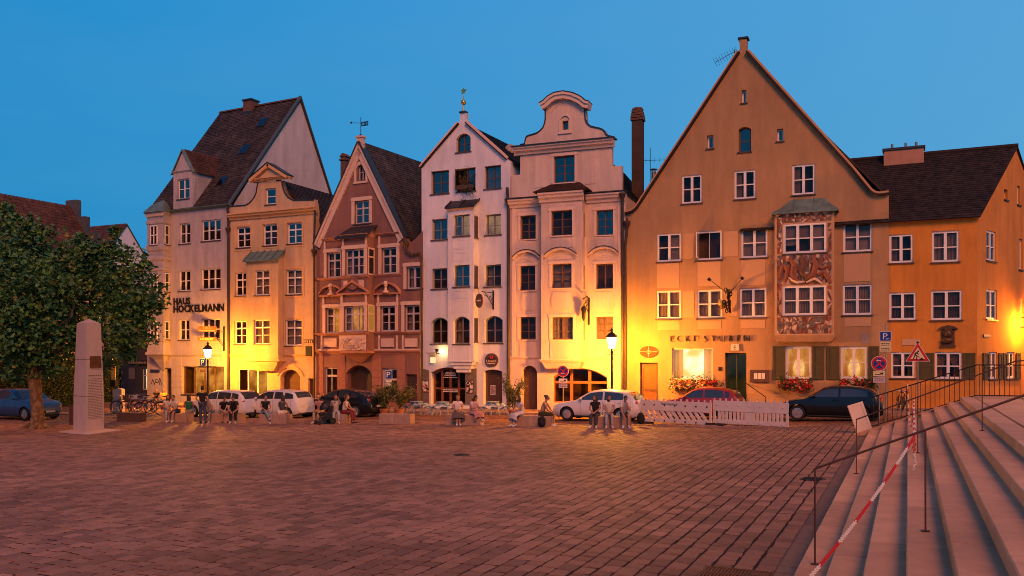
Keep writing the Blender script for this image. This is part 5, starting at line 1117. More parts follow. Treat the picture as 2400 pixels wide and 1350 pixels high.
for k in range(5): q = k*1.26+.3; mb.tube([V((.25*math.cos(q), .25*math.sin(q), .22)), V((.5*math.cos(q), .5*math.sin(q), .03)), V((.75*math.cos(q), .75*math.sin(q), -.05))], [.16, .12, .05], 7)
mb.build('trunk', bark, tree, True)
for a, b, c, r in (((80, 880), (40, 820), (-10, 700), .2), ((80, 872), (130, 800), (210, 720), .2), ((78, 865), (90, 760), (100, 600), .2), ((110, 830), (200, 790), (320, 730), .12), ((70, 830), (20, 720), (30, 560), .12), ((100, 800), (180, 680), (270, 590), .12)):
    MB().tube([tp(*a), (tp(*a)+tp(*b))/2+V((0, .6, 0)), tp(*b, 1.8), tp(*c, 2.6)], [r*.8, r*.6, r*.4, r*.15], 7).build('branch', bark, tree, True)
blobs = [(tp(x, y, dd+2.2), r) for x, y, r, dd in ((20, 570, 1.7, 0), (100, 610, 1.7, 1), (30, 690, 2.0, -1), (120, 720, 2.0, 0), (190, 630, 1.4, 0), (225, 580, .8, 0), (268, 610, 1.15, .5), (300, 690, 1.5, 0), (338, 708, .85, 0), (250, 760, 1.5, -1), (170, 800, 1.1, 0), (325, 780, .9, 0), (290, 825, .55, 0), (60, 800, 1.4, 0), (-40, 640, 2.3, 0), (-50, 770, 2, 0), (15, 505, .7, 0), (85, 540, .7, 0), (190, 560, .5, 0), (268, 545, .4, 0), (325, 620, .55, 0), (362, 660, .35, 0), (370, 715, .35, 0), (120, 650, 2.0, 3), (230, 690, 1.8, 3), (20, 640, 2.0, 3), (60, 800, 1.2, -2.6), (15, 740, 1.5, -2.9), (115, 790, 1.0, -2.4), (95, 690, 1.5, -2.8), (30, 630, 1.6, -2.6), (115, 845, .8, -2.3), (40, 860, .7, -2.4), (15, 830, 1, .5), (120, 850, .7, 1), (235, 850, .5, 0))]
o = crown('crown', blobs, 560, .21, GL, 3).build('crown', GL, tree, fix=False); o['kind'] = 'stuff'
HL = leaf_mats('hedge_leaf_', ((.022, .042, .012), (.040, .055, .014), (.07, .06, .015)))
DIA = [(0, 0), (.28, .45), (0, 1), (-.28, .45)]
hA, hB = V((-50.6, 33, 0)), V((-50.2, 43.5, 0)); hd = (hB-hA); hd.z = 0
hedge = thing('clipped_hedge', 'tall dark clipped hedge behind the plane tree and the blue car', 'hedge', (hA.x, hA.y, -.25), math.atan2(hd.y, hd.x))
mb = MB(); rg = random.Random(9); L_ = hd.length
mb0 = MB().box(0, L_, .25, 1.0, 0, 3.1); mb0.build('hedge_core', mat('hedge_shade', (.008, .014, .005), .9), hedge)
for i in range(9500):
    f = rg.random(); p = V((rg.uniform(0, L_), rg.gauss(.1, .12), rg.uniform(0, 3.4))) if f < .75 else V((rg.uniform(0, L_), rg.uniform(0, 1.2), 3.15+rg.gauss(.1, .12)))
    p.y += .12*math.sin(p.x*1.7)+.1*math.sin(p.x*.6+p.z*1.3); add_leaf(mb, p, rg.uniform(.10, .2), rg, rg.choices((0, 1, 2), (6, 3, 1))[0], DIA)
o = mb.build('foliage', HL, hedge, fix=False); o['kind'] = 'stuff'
def bars(par, x0, x1, z, h, y, m, l=.05, name='lettering'):
    """lettering too small to read: a row of letter-sized strokes"""
    mb = MB(); x = x0
    while x < x1-l*.5: w_ = l*rnd.uniform(.6, 1.1); mb.box(x, min(x+w_, x1), y-.004, y, z, z+h*rnd.uniform(.8, 1)); x += w_+l*.35
    return mb.build(name, m, par)
# far roofs on the left
PW = mat('pinkish_far_wall', (.45, .30, .25), .9, .1, 1)
def far_house(name, label, X0, Xr, X1_, Y0, Y1, ze, zr, wallm, roofm, tile=True):
    h = thing(name, label, 'house', (X0, Y0, 0)); a, r, b, D = 0, Xr-X0, X1_-X0, Y1-Y0
    mb = MB().quad((b, 0, -1), (b, D, -1), (b, D, ze), (b, 0, ze)).quad((a, 0, -1), (a, D, -1), (a, D, ze), (a, 0, ze))
    for y in (0, D): mb.add([(a, y, -1), (b, y, -1), (b, y, ze), (r, y, zr), (a, y, ze)], [(0, 1, 2, 3, 4)])
    mb.build('wall', wallm, h, fix=False); rb = MB()
    for e, sg in ((a, -1), (b, 1)): rb.prism([(e+sg*.3, ze-.3), (r, zr), (r, zr+.15), (e+sg*.3, ze-.15)], -.1, D+.1)
    rb.build('roof', M_roofbase, h)
    hs = House.tiles
    class T: pass
    t = T(); t.o = h
    if tile: hs(t, (b+.3, 0, ze-.13), (b+.3, D, ze-.13), (r, D, zr+.17), (r, 0, zr+.17), roofm, .3, .3)
    return h
r_ = ray(0, 460); dA = 64; XA, ZA = dA*r_.x, CH+dA*r_.z
r2 = ray(172, 490); dB = XA/r2.x; YB = dB*r2.y
fh = far_house('red_roofed_house', 'long house with red tile roof rising behind the plane tree at far left', XA-7, XA, XA+4.2, 20, YB, 8.6, ZA, PW, M_tile_r)
MB().box(-.6, .6, -.25, .25, -4.5, .7).box(.2, 1.6, -.25, .25, -4.5, -.7).box(1.0, 2.6, -.25, .25, -5, -2).build('stepped_gable', mat('slate_grey_parapet', (.07, .075, .085), .8, .15, 3), fh, loc=(7, YB-20, ZA))
g_ = at(297, 528, 70); wh_ = far_house('white_gabled_house', 'white gabled house with red roof glimpsed beside the pink corner house', 0, 5, 10, 0, 16, g_.z-6.5, g_.z, mat('white_far_wall', (.7, .62, .6), .9, .06, 1), M_tile_r); wh_.location = (g_.x-16, 75, 0); wh_.rotation_euler.z = math.radians(-90)
gb = House('grey_shop_house', 'dark grey shop house in the side street behind the bicycles', 235, 56, 349, 56.3)
P_gr = mat('dark_grey_render', (.085, .075, .07), .9, .15, 1.2, .1, 40, stain=.2)
gb.win(333, 863, 347, 914, 1, ((.68, .05),), M_white, lit=emit_room('white_lit_shop', (.8, .55, .25), (1, .85, .6), 1.6, 2), sill=False, rec=.1, name='lit_window')
gb.win(252, 868, 284, 940, 1, ((.7, .06),), M_dwood, sill=False, rec=.3, name='doorway'); gb.win(300, 780, 318, 820, 2, ((.5, .05),), M_white, rec=.1)
gb.wall([(0, zg), (gb.W, zg), (gb.W, 6.6), (gb.W*.5, 9.0), (0, 6.6)], P_gr)
gb.gable_box(6.5, 6.5, 8.9, gb.W*.5, 9, P_gr, M_tile_r)
gb.bx('fascia_sign', 305, 845, 346, 855, M_iron, 0, .08); gb.bx('wall_poster', 302, 862, 316, 888, mat('faded_poster', (.30, .22, .17), .8, .3, 5), 0, .03)
u0, z0 = gb.uv(325, 852.5); bars(gb.o, u0-1.2, u0+1.1, z0, .22, -.1, mat('dull_gold_lettering', (.45, .32, .15), .5), .16)
# stele
pl, pm, pr_ = ghit(172, 1009.5), ghit(201, 1015), ghit(244, 1008.5); pb = pl+pr_-pm; sc_ = (pl+pr_)/2
stele = thing('stone_stele', 'tall tapering limestone stele with bronze plaque and carved text left of the square', 'monument', (sc_.x, sc_.y, sc_.z))
M_lime = mat('pale_limestone', (.52, .37, .31), .85, .08, 2, .2, 30, stain=.1)
hgt = (1013-762)*(-sc_.x*ST+sc_.y*CT)/F; q = [V((p.x-sc_.x, p.y-sc_.y, 0)) for p in (pl, pm, pr_, pb)]
def tier(z0, z1):
    k = lambda z: 1-.22*max(0, z/hgt-.30)/.70 if z > hgt*.3 else 1
    mb = MB(); a = [p*k(z0)+V((0, 0, z0)) for p in q]; b = [p*k(z1)+V((0, 0, z1)) for p in q]; mb.add(a+b, [(i, (i+1) % 4, 4+(i+1) % 4, 4+i) for i in range(4)]+[(0, 3, 2, 1), (4, 5, 6, 7)]); return mb
for a, b in ((.04, hgt*.325), (hgt*.325+.02, hgt*.66), (hgt*.66+.02, hgt)): tier(a, b).build('stele_block', M_lime, stele)
MB().add([p*.78+V((0, 0, hgt+.001)) for p in q]+[V((0, 0, hgt+.20))], [(0, 1, 4), (1, 2, 4), (2, 3, 4), (3, 0, 4)]).build('stele_cap', M_lime, stele)
sl0, sl1, sl2 = ghit(138, 1013), ghit(205, 1019), ghit(284, 1009); sl3 = sl0+sl2-sl1
mb = MB(); t = [V((p.x-sc_.x, p.y-sc_.y, 0)) for p in (sl0, sl1, sl2, sl3)]; mb.add([p+V((0, 0, .04)) for p in t]+[p+V((0, 0, -.1)) for p in t], [(0, 1, 2, 3), (0, 4, 5, 1), (1, 5, 6, 2), (2, 6, 7, 3), (3, 7, 4, 0)]); mb.build('base_slab', M_lime, stele)
fx = (q[2]-q[1]).normalized(); fn = V((fx.y, -fx.x, 0)); wid = (q[2]-q[1]).length
def on_face(u, z): 
    k = 1-.22*max(0, z/hgt-.30)/.70 if z > hgt*.3 else 1
    return q[1].lerp(q[2], u)*k+V((0, 0, z))+fn*.004
mb = MB(); A = [on_face(.22, hgt*.585), on_face(.86, hgt*.585), on_face(.83, hgt*.695), on_face(.24, hgt*.695)]; mb.add([p+fn*.05 for p in A]+A, [(0, 1, 2, 3), (0, 4, 5, 1), (1, 5, 6, 2), (2, 6, 7, 3), (3, 7, 4, 0)]); mb.build('bronze_plaque', mat('brown_bronze', (.13, .06, .03), .45, .35, 5, .5, 12, metal=.6), stele)
mb = MB(); rg = random.Random(2); M_inc = mat('incised_lettering', (.16, .09, .07), .9)
for r in range(27):
    z = hgt*(.51-.0145*r-(.012 if r > 0 else 0)); hh = .05 if r == 0 else .024; u = .10+rg.uniform(0, .03)
    while u < .90:
        l = rg.uniform(.03, .11) if r else .075
        if u+l > .93: break
        a, b = on_face(u, z), on_face(u+l, z); d = V((0, 0, hh)); mb.quad(a, b, b+d, a+d); u += l+(.03 if r else .035)
o = mb.build('carved_text', M_inc, stele, fix=False); o['kind'] = 'stuff'
# bus stop, white pillar, wooden post
p = ghit(262, 960); bs_ = thing('stop_sign_post', 'leaning stop pole with a yellow rounded board and a dark timetable box', 'sign', p, -.2)
MB().tube([(-.05, 0, 0), (.12, 0, 2.6)], .04, 8).build('pole', M_iron, bs_, True)
ar = [(-.22, 0), (.22, 0), (.22, .75)]+[(.22*math.cos(k*math.pi/8), .75+.22*math.sin(k*math.pi/8)) for k in range(1, 8)]+[(-.22, .75)]
MB().prism(ar, -.03, .0).build('board', mat('yellow_stop_board', (.62, .42, .10), .5, .08, 5), bs_, loc=(.32, -.05, 1.85)); MB().box(-.3, .3, -.1, .05, 0, .38).build('timetable_box', M_iron, bs_, loc=(.36, -.05, 1.42))
p = ghit(279, 965); mb = MB().prism([(-.24, 0), (.24, 0), (.24, 1.28)]+[(.24*math.cos(k*math.pi/8), 1.28+.1*math.sin(k*math.pi/8)) for k in range(1, 8)]+[(-.24, 1.28)], -.25, .25)
tag(mb.build('round_topped_pillar', M_lime, None, loc=p, rot=(0, 0, .5)), 'short white stone pillar with rounded top beside the bicycles', 'pillar')
p = ghit(166, 996); tag(MB().box(-.06, .06, -.06, .06, -.1, .95).box(.07, .30, -.03, .03, .3, .92).build('wooden_post', M_dwood, None, loc=p), 'dark wooden post left of the stele', 'post')

# ================================================================== STREET LAMPS, SIGNS
def lamp(px, py, Y, label):
    P = at(px, py, Y); zb = gz(P.x)+.1; h = P.z-zb
    L = thing('street_lamp', label, 'street lamp', (P.x, P.y, zb), 0, 'old style street lamps by the houses')
    MB().lathe([(.13, 0), (.13, .25), (.09, .3), (.08, .9), (.06, 1.0), (.05, h-.55), (.075, h-.5), (.04, h-.42), (.04, h-.34)], 12).tube([(-.3, 0, h-.62), (.3, 0, h-.62)], .02, 6).build('pole', M_iron, L, True)
    n = 6; mb = MB(); pr0, pr1 = .15, .27
    for k in range(n):
        q = 2*math.pi*k/n; mb.tube([(pr0*math.cos(q), pr0*math.sin(q), h-.3), (pr1*math.cos(q), pr1*math.sin(q), h+.26)], .014, 5)
    mb.lathe([(.16, h-.34), (.17, h-.30), (.15, h-.29)], 6).lathe([(.33, h+.26), (.31, h+.30), (.16, h+.48), (.07, h+.52), (.05, h+.6), (.09, h+.63), (.03, h+.72), (.0, h+.80)], 6)
    for k in (0, 3): q = 2*math.pi*k/6; mb.tube([(.04*math.cos(q), .04*math.sin(q), h-.45), (.2*math.cos(q), .2*math.sin(q), h-.38), (.17*math.cos(q), .17*math.sin(q), h-.28)], .014, 5)
    mb.build('lantern_frame', M_iron, L)
    MB().lathe([(.145, h-.285), (.255, h+.25)], 6).build('lantern_glass', emit('sodium_lamp_glass', (1.0, .335, .018), LAMP_STR), L)
    return L
LAMP_STR = 2300
lamp(487, 828, 42.3, 'lit old style street lamp in front of the pink corner house')
lamp(1434, 803, 42.0, 'lit old style street lamp between the baroque house and the beige inn')
# lamp on the ochre house's side wall, its lantern just inside the right edge of the picture
r_ = ray(2397, 760); sy = 5.4; pw = cw+dv*sy; pw = V((pw.x, pw.y, CH+76*((-pw.x*ST+pw.y*CT))/F)); nn = V((dv.y, -dv.x, 0))
wl = thing('wall_lantern', 'lit wall lantern on the side of the ochre house at the right edge', 'lantern', pw, math.atan2(nn.y, nn.x))
MB().tube([(0, 0, .3), (.5, 0, .35), (.7, 0, .25)], .025, 6).lathe([(.2, .2), (.05, .4)], 8, 0, (.7, 0, 0)).build('bracket', M_iron, wl, True)
MB().lathe([(.09, -.2), (.17, .19)], 8, 0, (.7, 0, 0)).build('lantern_glass', emit('sodium_wall_lamp_glass', (1.0, .30, .02), 1100), wl)
# cafe spotlight on the white house
Pm = Matrix.Translation((H4.a.x, H4.a.y, 0)) @ Matrix.Rotation(H4.rz, 4, 'Z'); u0, z0 = H4.uv(1031, 824)
sp = thing('wall_spotlight', 'small wall spotlight left of the white house bay', 'spotlight', Pm @ V((u0, -.02, z0)), H4.rz)
MB().tube([(0, 0, 0), (0, -.28, .05)], .02, 6).lathe([(.1, -.06), (.12, .1)], 10, 0, (0, -.3, .05)).tube([(-.2, 0, .1), (-.2, -.05, -.1), (0, -.02, -.1)], .02, 5).build('fitting', M_iron, sp, True)
MB().ell((.22, -.24, 0), .07, 8, 6).build('bulb', emit('warm_spot_bulb', (1, .62, .20), 120), sp)
u0, z0 = H4.uv(1017, 838); cs = thing('lit_cafe_sign', 'small lit white box sign hung from a bracket left of the spotlight', 'sign', Pm @ V((u0, -.12, z0)), H4.rz)
MB().box(-.16, .16, -.05, .05, -.32, .02).build('light_panel', emit('white_sign_light', (1, .72, .34), 1.1), cs); MB().box(-.16, .16, -.05, .05, .04, .30).box(-.18, -.161, -.06, .06, -.32, .32).tube([(-.17, 0, .33), (-.5, .05, .33)], .015, 5).build('sign_panel', mat('grey_gold_sign', (.4, .32, .2), .5), cs)
# hanging oval signs of the white house
u0, z0 = H4.uv(1153, 844); ov = MB().lathe([(.44, 0), (.44, .05), (.40, .055), (0, .055)], 24, 0, M=Matrix.Rotation(math.radians(90), 4, 'X') @ Matrix.Scale(.90, 4, (0, 1, 0)))
os_ = thing('oval_wall_sign', 'round dark wine bar sign over the white house door', 'sign', Pm @ V((u0, -.03, z0)), H4.rz); ov.build('board', mat('dark_aubergine_board', (.085, .045, .045), .5, .1, 6), os_)
M_crm = mat('cream_lettering', (.75, .62, .5), .6); text_on('lettering', 'L Boqueria', .15, M_crm, os_, 0, -.07, -.09, .004, 1.0)
mb = MB(); x = -.27
while x < .26: mb.box(x, x+.045, -.074, -.066, -.20, -.165); x += .06
mb.build('small_print', M_crm, os_); mb = MB().tube([(-.3, -.07, .06), (-.26, -.07, .16), (-.15, -.07, .06), (0, -.07, .05), (.15, -.07, .06), (.26, -.07, .16), (.3, -.07, .06)], .018, 5); mb.tube([(-.04, -.07, .08), (-.05, -.07, .25)], .025, 5, 1).tube([(.05, -.07, .08), (.07, -.07, .25)], .025, 5, 1); mb.build('emblem', [M_iron, M_red], os_)
u0, z0 = H4.uv(1157, 693); hs_ = thing('hanging_oval_sign', 'dark oval sign hanging from a scrolled iron bracket on the white house', 'sign', Pm @ V((u0, -.02, z0)), H4.rz)
mb = MB().box(-.04, .04, -.05, 0, -.8, .3).tube([(0, -.02, .15), (-.15, -1.15, .17)], .025, 6)
mb.tube([(0, -.03, -.6), (-.06, -.5, -.2), (-.1, -.9, .12)], .02, 6)
for k in range(5): c = V((-.03*k-.02, -.15-.17*k, -.22+.07*k)); mb.tube([c+V((0, .1*math.cos(q*.7), .1*math.sin(q*.7))) for q in range(9)], .014, 5)
mb.build('bracket', M_iron, hs_, True)
ovl = MB().lathe([(.30, -.03), (.30, .03)], 20, 0, M=Matrix.Rotation(math.radians(90), 4, 'X') @ Matrix.Scale(1.35, 4, (0, 1, 0))); sgn = ovl.build('board', mat('dark_red_board', (.10, .035, .025), .5, .1, 5), hs_, loc=(-.45, -.9, -.33), rot=(0, 0, -.35)); bars(sgn, -.17, .17, -.03, .09, -.031, M_crm, .05)
MB().tube([(-.45, -.9, .1), (-.45, -.9, .16)], .012, 5).build('hanger', M_iron, hs_)
# guild sign of the baroque house
Pm5 = Matrix.Translation((H5.a.x, H5.a.y, 0)) @ Matrix.Rotation(H5.rz, 4, 'Z'); u0, z0 = H5.uv(1381, 730)
gs = thing('wrought_guild_sign', 'ornate wrought iron hanging lantern sign beside the baroque bay', 'sign', Pm5 @ V((u0, -.02, z0)), H5.rz); mb = MB().box(-.04, .04, -.06, 0, -.75, .75).tube([(0, -.03, .7), (0, -.55, .78), (0, -1.2, .6)], .03, 6)
for k in range(6): c = V((0, -.2-.15*k, .55-.1*k+.25*(k % 2))); mb.tube([c+V((0, .11*math.cos(q*.8), .11*math.sin(q*.8))) for q in range(9)], .016, 5)
mb.tube([(0, -.1, -.1), (0, -.4, .1), (0, -.7, .5)], .02, 5).lathe([(.02, -.62), (.10, -.45), (.12, -.1), (.16, .05), (.12, .12), (.03, .2)], 8, 0, (0, -1.05, .05)); mb.build('bracket', M_iron, gs, True)
# guild sign of the inn, with two spotlight arms
Pm6 = Matrix.Translation((H6.a.x, H6.a.y, 0)) @ Matrix.Rotation(H6.rz, 4, 'Z'); u0, z0 = H6.uv(1708, 706)
gi = thing('inn_guild_sign', 'wrought iron inn sign with a gilt beaker and two spotlight arms', 'sign', Pm6 @ V((u0, -.02, z0)), H6.rz); mb = MB().tube([(0, 0, .5), (0, -.5, .55), (0, -1.0, .35)], .03, 6)
rg = random.Random(4)
for k in range(22): c = V((rg.uniform(-.16, .16), rg.uniform(-.9, -.1), rg.uniform(-.55, .6))); mb.tube([c+V((.06*math.cos(q*.8), .08*math.cos(q*.8), .10*math.sin(q*.8))) for q in range(9)], .022, 5)
mb.tube([(.1, -.1, -.6), (.05, -.3, 0), (0, -.4, .6)], .06, 6); mb.build('bracket', M_iron, gi, True); MB().lathe([(.03, -.5), (.12, -.48), (.03, -.4), (.03, -.36), (.16, -.28), (.19, -.12), (.16, .0), (.10, .02)], 10, 0, (-.26, -.55, .05)).build('gilt_beaker', gold, gi, True)
for sx in (-1, 1): MB().tube([(0, 0, .35), (.45*sx, -.5, .75), (.82*sx, -.9, 1.08)], .018, 5).prism([(sx*.82-.1, 1.08), (sx*.82, .98), (sx*.82+.1, 1.08), (sx*.82, 1.18)], -.98, -.82).build('spotlight_arm', M_iron, gi)
# hanging shop signs of the first houses
Pm1 = Matrix.Translation((H1.a.x, H1.a.y, 0)) @ Matrix.Rotation(H1.rz, 4, 'Z'); u0, z0 = H1.uv(526, 782)
h1 = thing('double_hanging_sign', 'two brown signboards on a long iron arm beside the downpipe', 'sign', Pm1 @ V((u0, -.02, z0)), H1.rz); MB().box(-.05, .05, -.06, 0, -1.2, .5).tube([(0, -.03, .1), (-1.4, -1.2, .12)], .02, 6).tube([(0, -.03, -.9), (-.6, -.5, 0)], .02, 6).build('arm', M_iron, h1)
M_brd = mat('brown_sign_board', (.16, .075, .035), .6, .2, 5)
for z, t, h in ((.30, 'FEINE', .40), (-.38, '', .26)): b = MB().box(-.62, .62, -.02, .02, -h/2, h/2).build('board', M_brd, h1, loc=(-.85, -.72, z), rot=(0, 0, .70)); (text_on('lettering', t, .20, mat('dull_gold_lettering', (.45, .32, .15), .5), b, 0, -.024, .02, .003), bars(b, -.5, .5, -.15, .11, -.0205, MATS['dull_gold_lettering'], .07)) if t else bars(b, -.45, .4, -.07, .16, -.0205, MATS['dull_gold_lettering'], .09)
Pm2 = Matrix.Translation((H2.a.x, H2.a.y, 0)) @ Matrix.Rotation(H2.rz, 4, 'Z'); u0, z0 = H2.uv(739, 797)
h2 = thing('square_hanging_sign', 'small black square sign hanging from a scrolled bracket beside the rose house', 'sign', Pm2 @ V((u0, -.02, z0)), H2.rz); mb = MB().tube([(0, 0, .05), (-.3, -.9, .05)], .022, 6)
for k in range(5): c = V((-.05*k-.04, -.15*k-.12, -.1)); mb.tube([c+V((.02*math.cos(q*.8), .1*math.cos(q*.8), .1*math.sin(q*.8))) for q in range(9)], .016, 5)
mb.build('bracket', M_iron, h2, True); MB().box(-.24, .24, -.03, .03, -1.05, -.4).tube([(0, 0, -.4), (0, 0, .04)], .01, 4).build('board', M_iron, h2, loc=(-.12, -.5, 0))

M_blue = mat('traffic_blue', (.012, .05, .27), .35, .03, 4); M_sred = mat('traffic_red', (.52, .02, .02), .35, .03, 4); M_swh = mat('sign_white', (.74, .66, .55), .4, .03, 4); M_syel = mat('sign_cream', (.68, .56, .28), .45, .05, 4); M_zinc = mat('zinc_pole', (.32, .25, .21), .4, .1, 6, metal=.6); M_black = mat('sign_black', (.012, .012, .012), .5)
def disc(r, y0, y1, mi, n=28, mb=None):
    mb = mb or MB(); return mb.lathe([(r, y0), (r, y1)], n, mi, M=Matrix.Rotation(math.radians(90), 4, 'X'))
def nostop(par, z, r=.30, x=0, up=1):
    mb = disc(r, 0, .02, 0); disc(r*.94, .02, .024, 1, mb=mb); disc(r*.70, .024, .028, 2, mb=mb)
    for a in (45, -45): mb.box(-r*.74, r*.74, -.034, -.026, -r*.10, r*.10, 1, Matrix.Rotation(math.radians(a), 4, 'Y'))
    mb.prism([(-r*.34, r*.42*up), (-r*.14, r*.56*up), (-r*.14, r*.47*up), (r*.22, r*.47*up), (r*.22, r*.37*up), (-r*.14, r*.37*up), (-r*.14, r*.28*up)], -.040, -.0345, 0)
    return mb.build('sign_disc', [M_swh, M_sred, M_blue], par, loc=(x, -.05, z))
def plate(par, z, w, h, m, kind='text', x=0):
    o = MB().box(-w/2, w/2, -.015, 0, -h/2, h/2).build('sign_plate', m, par, loc=(x, -.05, z))
    if kind == 'text':
        mb = MB(); n = max(2, int(h/.09))
        for r in range(n):
            zz_ = h/2-.05-r*(h-.06)/n; xx = -w/2+.05
            while xx < w/2-.08: l = rnd.uniform(.03, .08); mb.box(xx, min(xx+l, w/2-.04), -.019, -.0151, zz_-.028, zz_); xx += l+.02
        mb.build('small_print', M_black, o)
    elif kind == 'truck': MB().box(-w*.36, w*.10, -.019, -.0151, -h*.22, -h*.12).box(w*.10, w*.34, -.019, -.0151, -.02, .03).box(w*.12, w*.18, -.019, -.0151, -h*.22, h*.22).box(w*.28, w*.34, -.019, -.0151, -h*.22, h*.22).build('pictogram', M_black, o)
    return o
def parking(par, z, w, h, arrow=False, x=0):
    o = MB().box(-w/2-.02, w/2+.02, -.018, 0, -h/2-.02, h/2+.02).box(-w/2, w/2, -.022, -.0181, -h/2, h/2, 1).build('sign_plate', [M_swh, M_blue], par, loc=(x, -.05, z)); text_on('lettering', 'P', h*1.0, M_swh, o, -.02, -.026, -h*.34, .003, 1.1)
    if arrow: MB().prism([(w*.02, -h*.30), (w*.14, -h*.22), (w*.14, -h*.27), (w*.36, -h*.27), (w*.36, -h*.33), (w*.14, -h*.33), (w*.14, -h*.38)], -.03, -.0221).build('arrow', M_swh, o)
    return o
def post(name, label, px, Y, h, n=8):
    X_ = atY(px, Y); z = gz(X_.x)
    d_ = -X_.x*ST+Y*CT
    s = thing(name, label, 'sign', (X_.x, Y, z), math.atan2(-X_.x, Y)*-1*-1 if False else math.atan2(X_.x, -Y)+math.pi if False else -math.atan2(-X_.x, Y)*-1); s.rotation_euler.z = math.atan2(-X_.x, Y)*.6
    MB().tube([(0, 0, 0), (0, 0, h)], .03, n).build('pole', M_zinc, s, True)
    s['_d'] = d_; return s, (lambda py: CH+(HY-py)*d_/F-z), d_/F
s, zf, k = post('no_stopping_sign', 'round no stopping sign with two plates in front of the baroque shop window', 1320, 41.0, 2.4); nostop(s, zf(870), 13.5*k, up=-1); plate(s, zf(892), 20*k, 9.5*k, M_swh, 'truck'); plate(s, zf(904), 20*k, 10*k, mat('pale_pink_plate', (.55, .42, .42), .5))
s, zf, k = post('parking_sign', 'blue parking sign on a pole behind the left potted shrub', 911.5, 41.5, 2.5); parking(s, zf(878), 15*k, 19*k); plate(s, zf(898), 15*k, 16*k, M_swh)
s, zf, k = post('parking_arrow_sign', 'tall pole with a blue parking sign with left arrow over cream plates', 2075.5, 38.2, 3.9); parking(s, zf(788), 23*k, 21*k, True); plate(s, zf(807), 25*k, 12*k, M_syel); plate(s, zf(818.5), 25*k, 11*k, M_syel)
s, zf, k = post('no_stopping_sign', 'round no stopping sign with two cream plates at the inn corner', 2060.5, 37.0, 2.5); nostop(s, zf(852), 17.5*k); plate(s, zf(875.5), 26*k, 12.5*k, M_syel, 'truck'); plate(s, zf(890.5), 26*k, 12.5*k, mat('pale_pink_plate', (.55, .42, .42), .5))
s, zf, k = post('roadworks_sign', 'red triangular roadworks sign with a digging figure beyond the steps', 2151, 38.5, 2.4)
zc_ = zf(832); S = 52*k; tri = lambda f, dz=0: [(-S/2*f, -S*.29*f), (S/2*f, -S*.29*f), (0, S*.58*f)]
o = MB().prism(tri(1.0), -.02, 0).prism(tri(.93), -.026, -.0201, 1).prism(tri(.60), -.030, -.0261, 2).build('sign_plate', [M_swh, M_sred, mat('sign_pale_yellow', (.72, .58, .32), .45)], s, loc=(0, -.05, zc_))
mb = MB(); y_ = -.034
for A, B, r in (((-.10, .02), (-.02, .12), .03), ((-.10, .02), (-.02, -.06), .022), ((-.02, -.06), (-.06, -.20), .022), ((-.10, .0), (-.17, -.20), .022), ((-.03, .11), (.03, .02), .018), ((-.05, .0), (.10, -.12), .010), ((-.06, .10), (-.12, .05), .016)): mb.tube([(A[0]*S/.9, y_, A[1]*S/.9), (B[0]*S/.9, y_, B[1]*S/.9)], r*.8, 5)
mb.ell((.02*S/.9, y_, .155*S/.9), .033, 7, 5).prism([(.05, -.21), (.24, -.21), (.14, -.10)], y_-.004, y_); mb.build('pictogram', M_black, o)
MB().ell((0, -.05, zf(803)), .05, 8, 6).build('reflector', M_black, s, True)
Lp = [o for o in bpy.data.objects if o.name == 'street_lamp'][0]; kk = (-Lp.location.x*ST+Lp.location.y*CT)/F
ps_ = thing('parking_sign', 'blue parking sign fixed to the street lamp before the pink corner house', 'sign', Lp.location+V((-.28, -.1, 0)), .3); zf = lambda py: CH+(HY-py)*kk-Lp.location.z
parking(ps_, zf(849), 14*kk, 16*kk); MB().box(-.38, .9, -.05, .02, 0, .07).build('bracket', M_iron, ps_, loc=(0, 0, zf(861))); plate(ps_, zf(868), 18*kk, 11*kk, mat('yellow_plate', (.62, .45, .12), .5))
# ================================================================== BENCH BLOCKS
M_conc = mat('worn_concrete_block', (.36, .23, .17), .85, .22, 3, .25, 25, stain=.15)
BEN = []
def facing(P): return math.atan2(-P[1], -P[0])-math.pi/2      # local +y turned towards the viewpoint
def bench(xl, xm, ym, xr, label, ang=7, m=None):
    P = ghit(xm, ym); a = math.radians(ang); dl = V((-math.cos(a), -math.sin(a), 0)); r = ray(xl, HY); A = Matrix(((r.x, -dl.x), (r.y, -dl.y))); t, L = A.inverted() @ V((P.x, P.y))
    dep = V((-dl.y, dl.x, 0)); dep = dep if dep.y > 0 else -dep; W_ = .55; h = .44
    b = thing('seat_block', label, 'bench', P, a, 'concrete seat blocks along the square'); k = max(2, round(L/.95)); w_ = L/k
    for i in range(k):
        mb = MB(); x0, x1 = -L+i*w_+.004, -L+(i+1)*w_-.004; c = .02
        mb.add([(x0, 0, -.08), (x1, 0, -.08), (x1, W_, -.08), (x0, W_, -.08), (x0, 0, h-c), (x1, 0, h-c), (x1, W_, h-c), (x0, W_, h-c), (x0, c, h), (x1, c, h), (x1, W_-c, h), (x0, W_-c, h)],
               [(0, 1, 5, 4), (1, 2, 6, 5), (2, 3, 7, 6), (3, 0, 4, 7), (4, 5, 9, 8), (5, 6, 10, 9), (6, 7, 11, 10), (7, 4, 8, 11), (8, 9, 10, 11)]); mb.build('block', m or M_conc, b)
    BEN.append((P, dl, dep, L, W_)); return b
